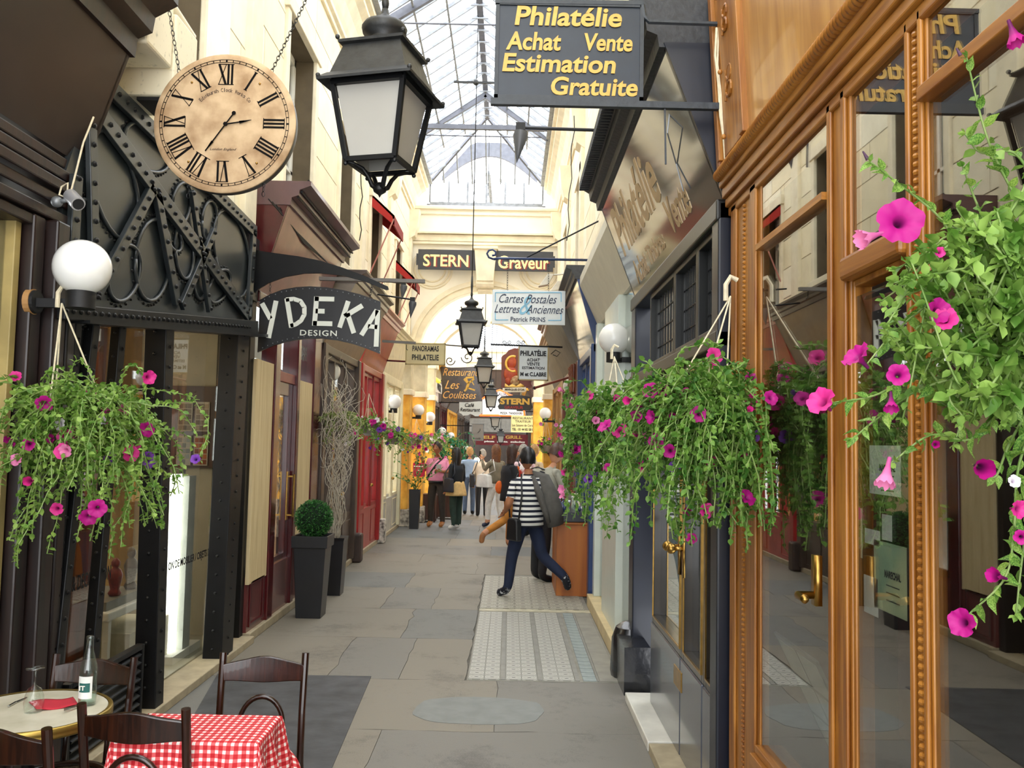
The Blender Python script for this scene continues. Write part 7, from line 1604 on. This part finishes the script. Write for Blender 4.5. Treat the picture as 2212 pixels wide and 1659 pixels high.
BLH = pm('black_hair', '#120f10', .4, var=.3, scale=30); BRH = pm('brown_hair', '#3d2418', .5, var=.3, scale=30); LBH = pm('light_brown_hair', '#6d452b', .5, var=.3, scale=30); GRH = pm('grey_hair', '#9a958d', .6, var=.25, scale=30); BLO = pm('sandy_hair', '#b08a55', .5, var=.2, scale=30); DKH = pm('dark_short_hair', '#2a1f1b', .5, var=.3, scale=30)
KH = cloth('brown_trousers', '#37302a'); JN = cloth('dark_jeans', '#16213c'); OR = cloth('tan_orange_trousers', '#b97a30'); WJ = cloth('white_jeans', '#dcd9d2'); DG = cloth('dark_green_trousers', '#24372f'); DGY = cloth('charcoal_trousers', '#262629')
SHT = pm('tan_leather_shoe', '#a0642d', .4); SHW = pm('white_shoe', '#e8e6e0', .5); SHB = pm('black_shoe', '#141418', .4)
# 1 man in the pink polo shirt, facing us, talking to the woman in black
p = gp_(942, 1138)
t, ch_, P, s = body('person', 'stout man in a pink polo shirt and brown trousers holding a red bag', p, PI - .55 + .3, dict(eL=(-.25, .02, 1.12), wL=(-.12, .22, 1.14), eR=(.26, .06, 1.14), wR=(.26, .17, 1.30), pel=(0, .02, .93), kL=(-.12, .01, .48), kR=(.12, .01, .48), aL=(-.13, -.02, .08), aR=(.13, -.02, .08)),
     [SKIN2, cloth('pink_polo', '#f29cbd', var=.06), KH, SHT], 1.74, hair=DKH, build_=1.22, sleeve='short', headturn=-.3)
shell(ch_, [(.15, .90), (.18, .97), (.215, 1.06), (.215, 1.16), (.19, 1.28), (.16, 1.36)], cloth('pink_polo', ''), 'polo_shirt', s, 1.08, .92, (0, .02)); shell(ch_, [(.175, .90), (.178, .945)], SHB, 'belt', s, 1.03, .9, (0, .015))
q = MB(); q.prism([V((.20, .20, 1.02)) * s, V((.44, .20, 1.02)) * s, V((.44, .20, 1.30)) * s, V((.20, .20, 1.30)) * s], (0, .06, 0)); ch_(q, 'red_bag', pm('red_carrier_bag', '#c6164a', .4, var=.05), False)
q = MB(); q.box(.22 * s, .42 * s, .262 * s, .27 * s, 1.22 * s, 1.24 * s); q.box(.24 * s, .34 * s, .262 * s, .27 * s, 1.14 * s, 1.155 * s); ch_(q, 'bag_print', WHITEP, False)
q = MB(); q.tube([V((-.15, .08, 1.42)) * s, V((-.02, .215, 1.25)) * s, V((.13, .20, 1.04)) * s, V((.19, .05, .95)) * s], .018, 6); ch_(q, 'cross_strap', SHB)
q = MB(); q.box(-.16 * s, -.06 * s, .24 * s, .25 * s, 1.14 * s, 1.28 * s); ch_(q, 'leaflet', pm('leaflet_grey', '#9ea29c', .6), False)
q = MB(); q.prism([V((-.30, -.06, 1.2)) * s, V((-.20, .14, 1.16)) * s, V((-.24, .14, .78)) * s, V((-.34, -.04, .75)) * s], (.05, 0, 0)); ch_(q, 'folded_jacket', cloth('taupe_jacket', '#6f6256'), False)
# 2 woman in black top with a tan sweater round her hips
p = gp_(984, 1144)
t, ch_, P, s = body('person', 'black haired woman in a black top with a tan sweater tied round her hips', p, .9, dict(eL=(-.21, .0, 1.1), wL=(-.20, .10, .88), eR=(.22, 0, 1.1), wR=(.24, .06, .86), aL=(-.07, -.02, .08), aR=(.07, -.02, .08)), [SKIN, cloth('black_top', '#181c22'), DG, SHW], 1.63, hair=BLH, hair_len=.20, female=True)
shell(ch_, [(.15, 1.02), (.175, .95), (.20, .86), (.23, .76), (.235, .72)], cloth('tan_sweater', '#cfae74'), 'hip_sweater', s, 1.0, .85, wave=.07)
shell(ch_, [(.16, .98), (.15, 1.1), (.165, 1.25), (.14, 1.36)], cloth('black_top', ''), 'jacket', s, 1.05, .85)
shoulder_bag(ch_, P, s, pm('dark_blue_bag', '#1c2433', .5), -1, (.24, .1, .3), .95)
# 3 person in light blue shirt behind
p = gp_(1012, 1112); t, ch_, P, s = body('person', 'sandy haired person in a light blue shirt, half hidden behind the woman in black', p, 0, {}, [SKIN, cloth('light_blue_shirt', '#9fbbe0', var=.06), cloth('blue_trousers', '#5e7290'), SHB], 1.62, hair=BLO)
# 4 grey haired woman in a cream cardigan
p = gp_(1040, 1116); t, ch_, P, s = body('person', 'short grey haired woman in a cream cardigan with a black bag, back to us', p, .1, {}, [SKIN, cloth('cream_cardigan', '#ddcfbb', var=.06), SHB, SHB], 1.58, hair=GRH, female=True)
shell(ch_, [(.19, .82), (.17, .95), (.16, 1.1), (.17, 1.28), (.14, 1.37)], cloth('cream_cardigan', ''), 'cardigan', s, 1.1, .85); shoulder_bag(ch_, P, s, SHB, -1, (.24, .12, .34), .93)
# 5 woman with phone, white jeans and white bag
p = gp_(1070, 1140); t, ch_, P, s = body('person', 'brown haired woman in white jeans raising her phone, white handbag on her arm', p, .75, dict(eL=(-.2, .15, 1.2), wL=(-.14, .30, 1.42), eR=(.22, .02, 1.12), wR=(.15, .2, 1.0), aL=(-.12, .12, .08), aR=(.10, -.1, .08), kL=(-.11, .12, .49), kR=(.1, .0, .48)), [SKIN, cloth('olive_grey_jacket', '#7b7462'), WJ, pm('navy_flat_shoe', '#2a3450', .5)], 1.70, hair=LBH, hair_len=.14, female=True, shoe_h=.04)
q = MB(); q.box(-.17 * s, -.12 * s, .37 * s, .385 * s, 1.48 * s, 1.6 * s); ch_(q, 'phone', SHB, False)
shell(ch_, [(.165, .93), (.16, 1.05), (.165, 1.27), (.14, 1.37)], cloth('olive_grey_jacket', ''), 'jacket', s, 1.05, .85)
shoulder_bag(ch_, P, s, pm('white_bag', '#d9dbd8', .4), -1, (.40, .16, .28), .98, strap=True, x=.20, y=.14, nm='white_handbag')
# 6 woman in black jacket and tan orange trousers walking right
p = gp_(1098, 1186); t, ch_, P, s = body('person', 'woman walking in a black jacket and ochre trousers with an orange bag', p, -1.25, dict(pel=(0, .0, .92), kL=(-.08, .05, .48), aL=(-.07, .02, .08), fL=(-.07, .17, .035), kR=(.08, -.08, .50), aR=(.09, -.48, .26), fR=(.09, -.50, .11), eL=(-.2, -.06, 1.1), wL=(-.2, .05, .88), eR=(.21, .04, 1.1), wR=(.2, .14, .90), hea=(0, .03, 1.5)),
     [SKIN, cloth('black_jacket', '#1b1b1f'), OR, pm('tan_loafer', '#a06a3c', .45)], 1.72, hair=BRH, hair_len=.07, female=True, shoe_h=.03)
shell(ch_, [(.185, .80), (.175, .92), (.16, 1.06), (.175, 1.27), (.145, 1.38)], cloth('black_jacket', ''), 'open_jacket', s, 1.12, .85)
q = MB(); q.ball(V((-.06, -.16, 1.02)) * s, (.05 * s, .07 * s, .11 * s), 14, 10); ch_(q, 'orange_bag', pm('orange_bag', '#e2661c', .6))
q = MB(); q.tube([V((-.09, .1, 1.36)) * s, V((0, .13, 1.25)) * s, V((.09, .1, 1.36)) * s], .035, 8); ch_(q, 'orange_scarf', pm('orange_bag', ''))
# 7 grey haired person with red backpack
p = gp_(1128, 1160); t, ch_, P, s = body('person', 'white haired man with a red and white backpack in the middle of the crowd', p, .3, {}, [SKIN, cloth('pale_pink_shirt', '#e6c9cf'), DGY, SHB], 1.72, hair=GRH)
q = MB(); q.ball(V((-.02, -.17, 1.18)) * s, (.15 * s, .10 * s, .22 * s), 16, 12); ch_(q, 'red_backpack', pm('red_nylon', '#d1301e', .5, var=.3, scale=5, c2='#e8e0dc', lo=.5, hi=.56)); q = MB()
for sx in (-1, 1): q.tube([V((sx * .1, -.12, 1.3)) * s, V((sx * .12, 0, 1.44)) * s, V((sx * .12, .12, 1.3)) * s], .016, 6)
ch_(q, 'backpack_straps', SHB)
p = gp_(1150, 1150); t, ch_, P, s = body('person', 'woman with curly sandy hair almost hidden between the two nearest people', p, -.6, {}, [SKIN, cloth('beige_top', '#c9b79a'), DGY, SHB], 1.72, hair=BLO, female=True)
# 8 man in grey zip jacket at the stall, head bowed
p = gp_(1166, 1255); t, ch_, P, s = body('person', 'man in a light grey jacket bending over the trinket stall', p, -1.05, dict(che=(0, .07, 1.25), nec=(0, .16, 1.40), hea=(0, .20, 1.46), sL=(-.17, .1, 1.35), sR=(.17, .1, 1.35), eL=(-.2, .22, 1.12), wL=(-.1, .44, 1.04), eR=(.21, .2, 1.1), wR=(.12, .40, 1.0), aL=(-.13, .0, .07), aR=(.12, -.05, .07)),
     [SKIN, cloth('light_grey_jacket', '#a8a494', var=.07), DGY, SHB], 1.80, hair=pm('chestnut_hair', '#4b3022', .5, var=.25, scale=30), headtilt=-.55)
shell(ch_, [(.165, .90), (.175, 1.0), (.18, 1.12), (.185, 1.26), (.15, 1.38)], cloth('light_grey_jacket', ''), 'zip_jacket', s, 1.1, .9, (0, .05)); q = MB()
for k in range(3): q.tube([V((-.16 + .0, -.06 + .0, 1.30 + k * .035)) * s, V((0, -.10 + k * .02, 1.33 + k * .035)) * s, V((.16, -.06, 1.30 + k * .035)) * s], .009, 6)
ch_(q, 'shoulder_stripes', NAVY)
# 9 woman in the navy and white striped T-shirt striding right, nearest figure
STRI = stripemat('navy_white_stripe', '#ecebe6', '#191d2e', .060, .52)
b0 = gp_(1100, 1290); p = V((b0.x + .20, b0.y + .02, 0))
t, ch_, P, s = body('person', 'short black haired walker in a navy and white striped T-shirt, jacket over the shoulder', p, .62, dict(pel=(0, 0, .90), wai=(0, .01, 1.04), che=(0, .02, 1.24), hL=(-.10, 0, .86), hR=(.10, 0, .86),
     kL=(-.15, .10, .47), aL=(-.20, .10, .09), fL=(-.24, .25, .03), kR=(.18, -.05, .47), aR=(.34, -.30, .24), fR=(.40, -.28, .09), sL=(-.18, .02, 1.35), sR=(.18, .02, 1.35), eL=(-.27, .02, 1.08), wL=(-.20, .18, .98), eR=(.23, .08, 1.10), wR=(.10, .22, 1.20)),
     [SKIN2, STRI, JN, pm('navy_trainer', '#1d2233', .45, var=.5, scale=30, c2='#cfd2d6', lo=.58, hi=.62)], 1.70, hair=BLH, sleeve='short', build_=1.08, headturn=-.2)
shell(ch_, [(.185, .82), (.18, .92), (.172, 1.04), (.185, 1.2), (.18, 1.3), (.14, 1.39)], STRI, 't_shirt', s, 1.1, .85, wave=.015)
q = MB(); G_ = cloth('grey_jacket', '#56534f')
q.tube([V((.06, .02, 1.42)) * s, V((.15, -.10, 1.38)) * s, V((.18, -.18, 1.2)) * s, V((.22, -.20, 1.0)) * s, V((.26, -.20, .84)) * s], [.06, .085, .11, .13, .11], 12, flat=.6); q.tube([V((.0, -.08, 1.40)) * s, V((.02, -.19, 1.2)) * s, V((.09, -.22, 1.0)) * s, V((.14, -.22, .88)) * s], [.05, .075, .06, .04], 10, flat=.6); q.tube([V((.17, .0, 1.40)) * s, V((.2, .12, 1.3)) * s, V((.16, .16, 1.15)) * s], [.07, .08, .05], 10)
ch_(q, 'draped_jacket', G_)
shoulder_bag(ch_, P, s, SHB, -1, (.22, .08, .26), .80, strap=True, x=.24, y=-.06, nm='shoulder_bag')
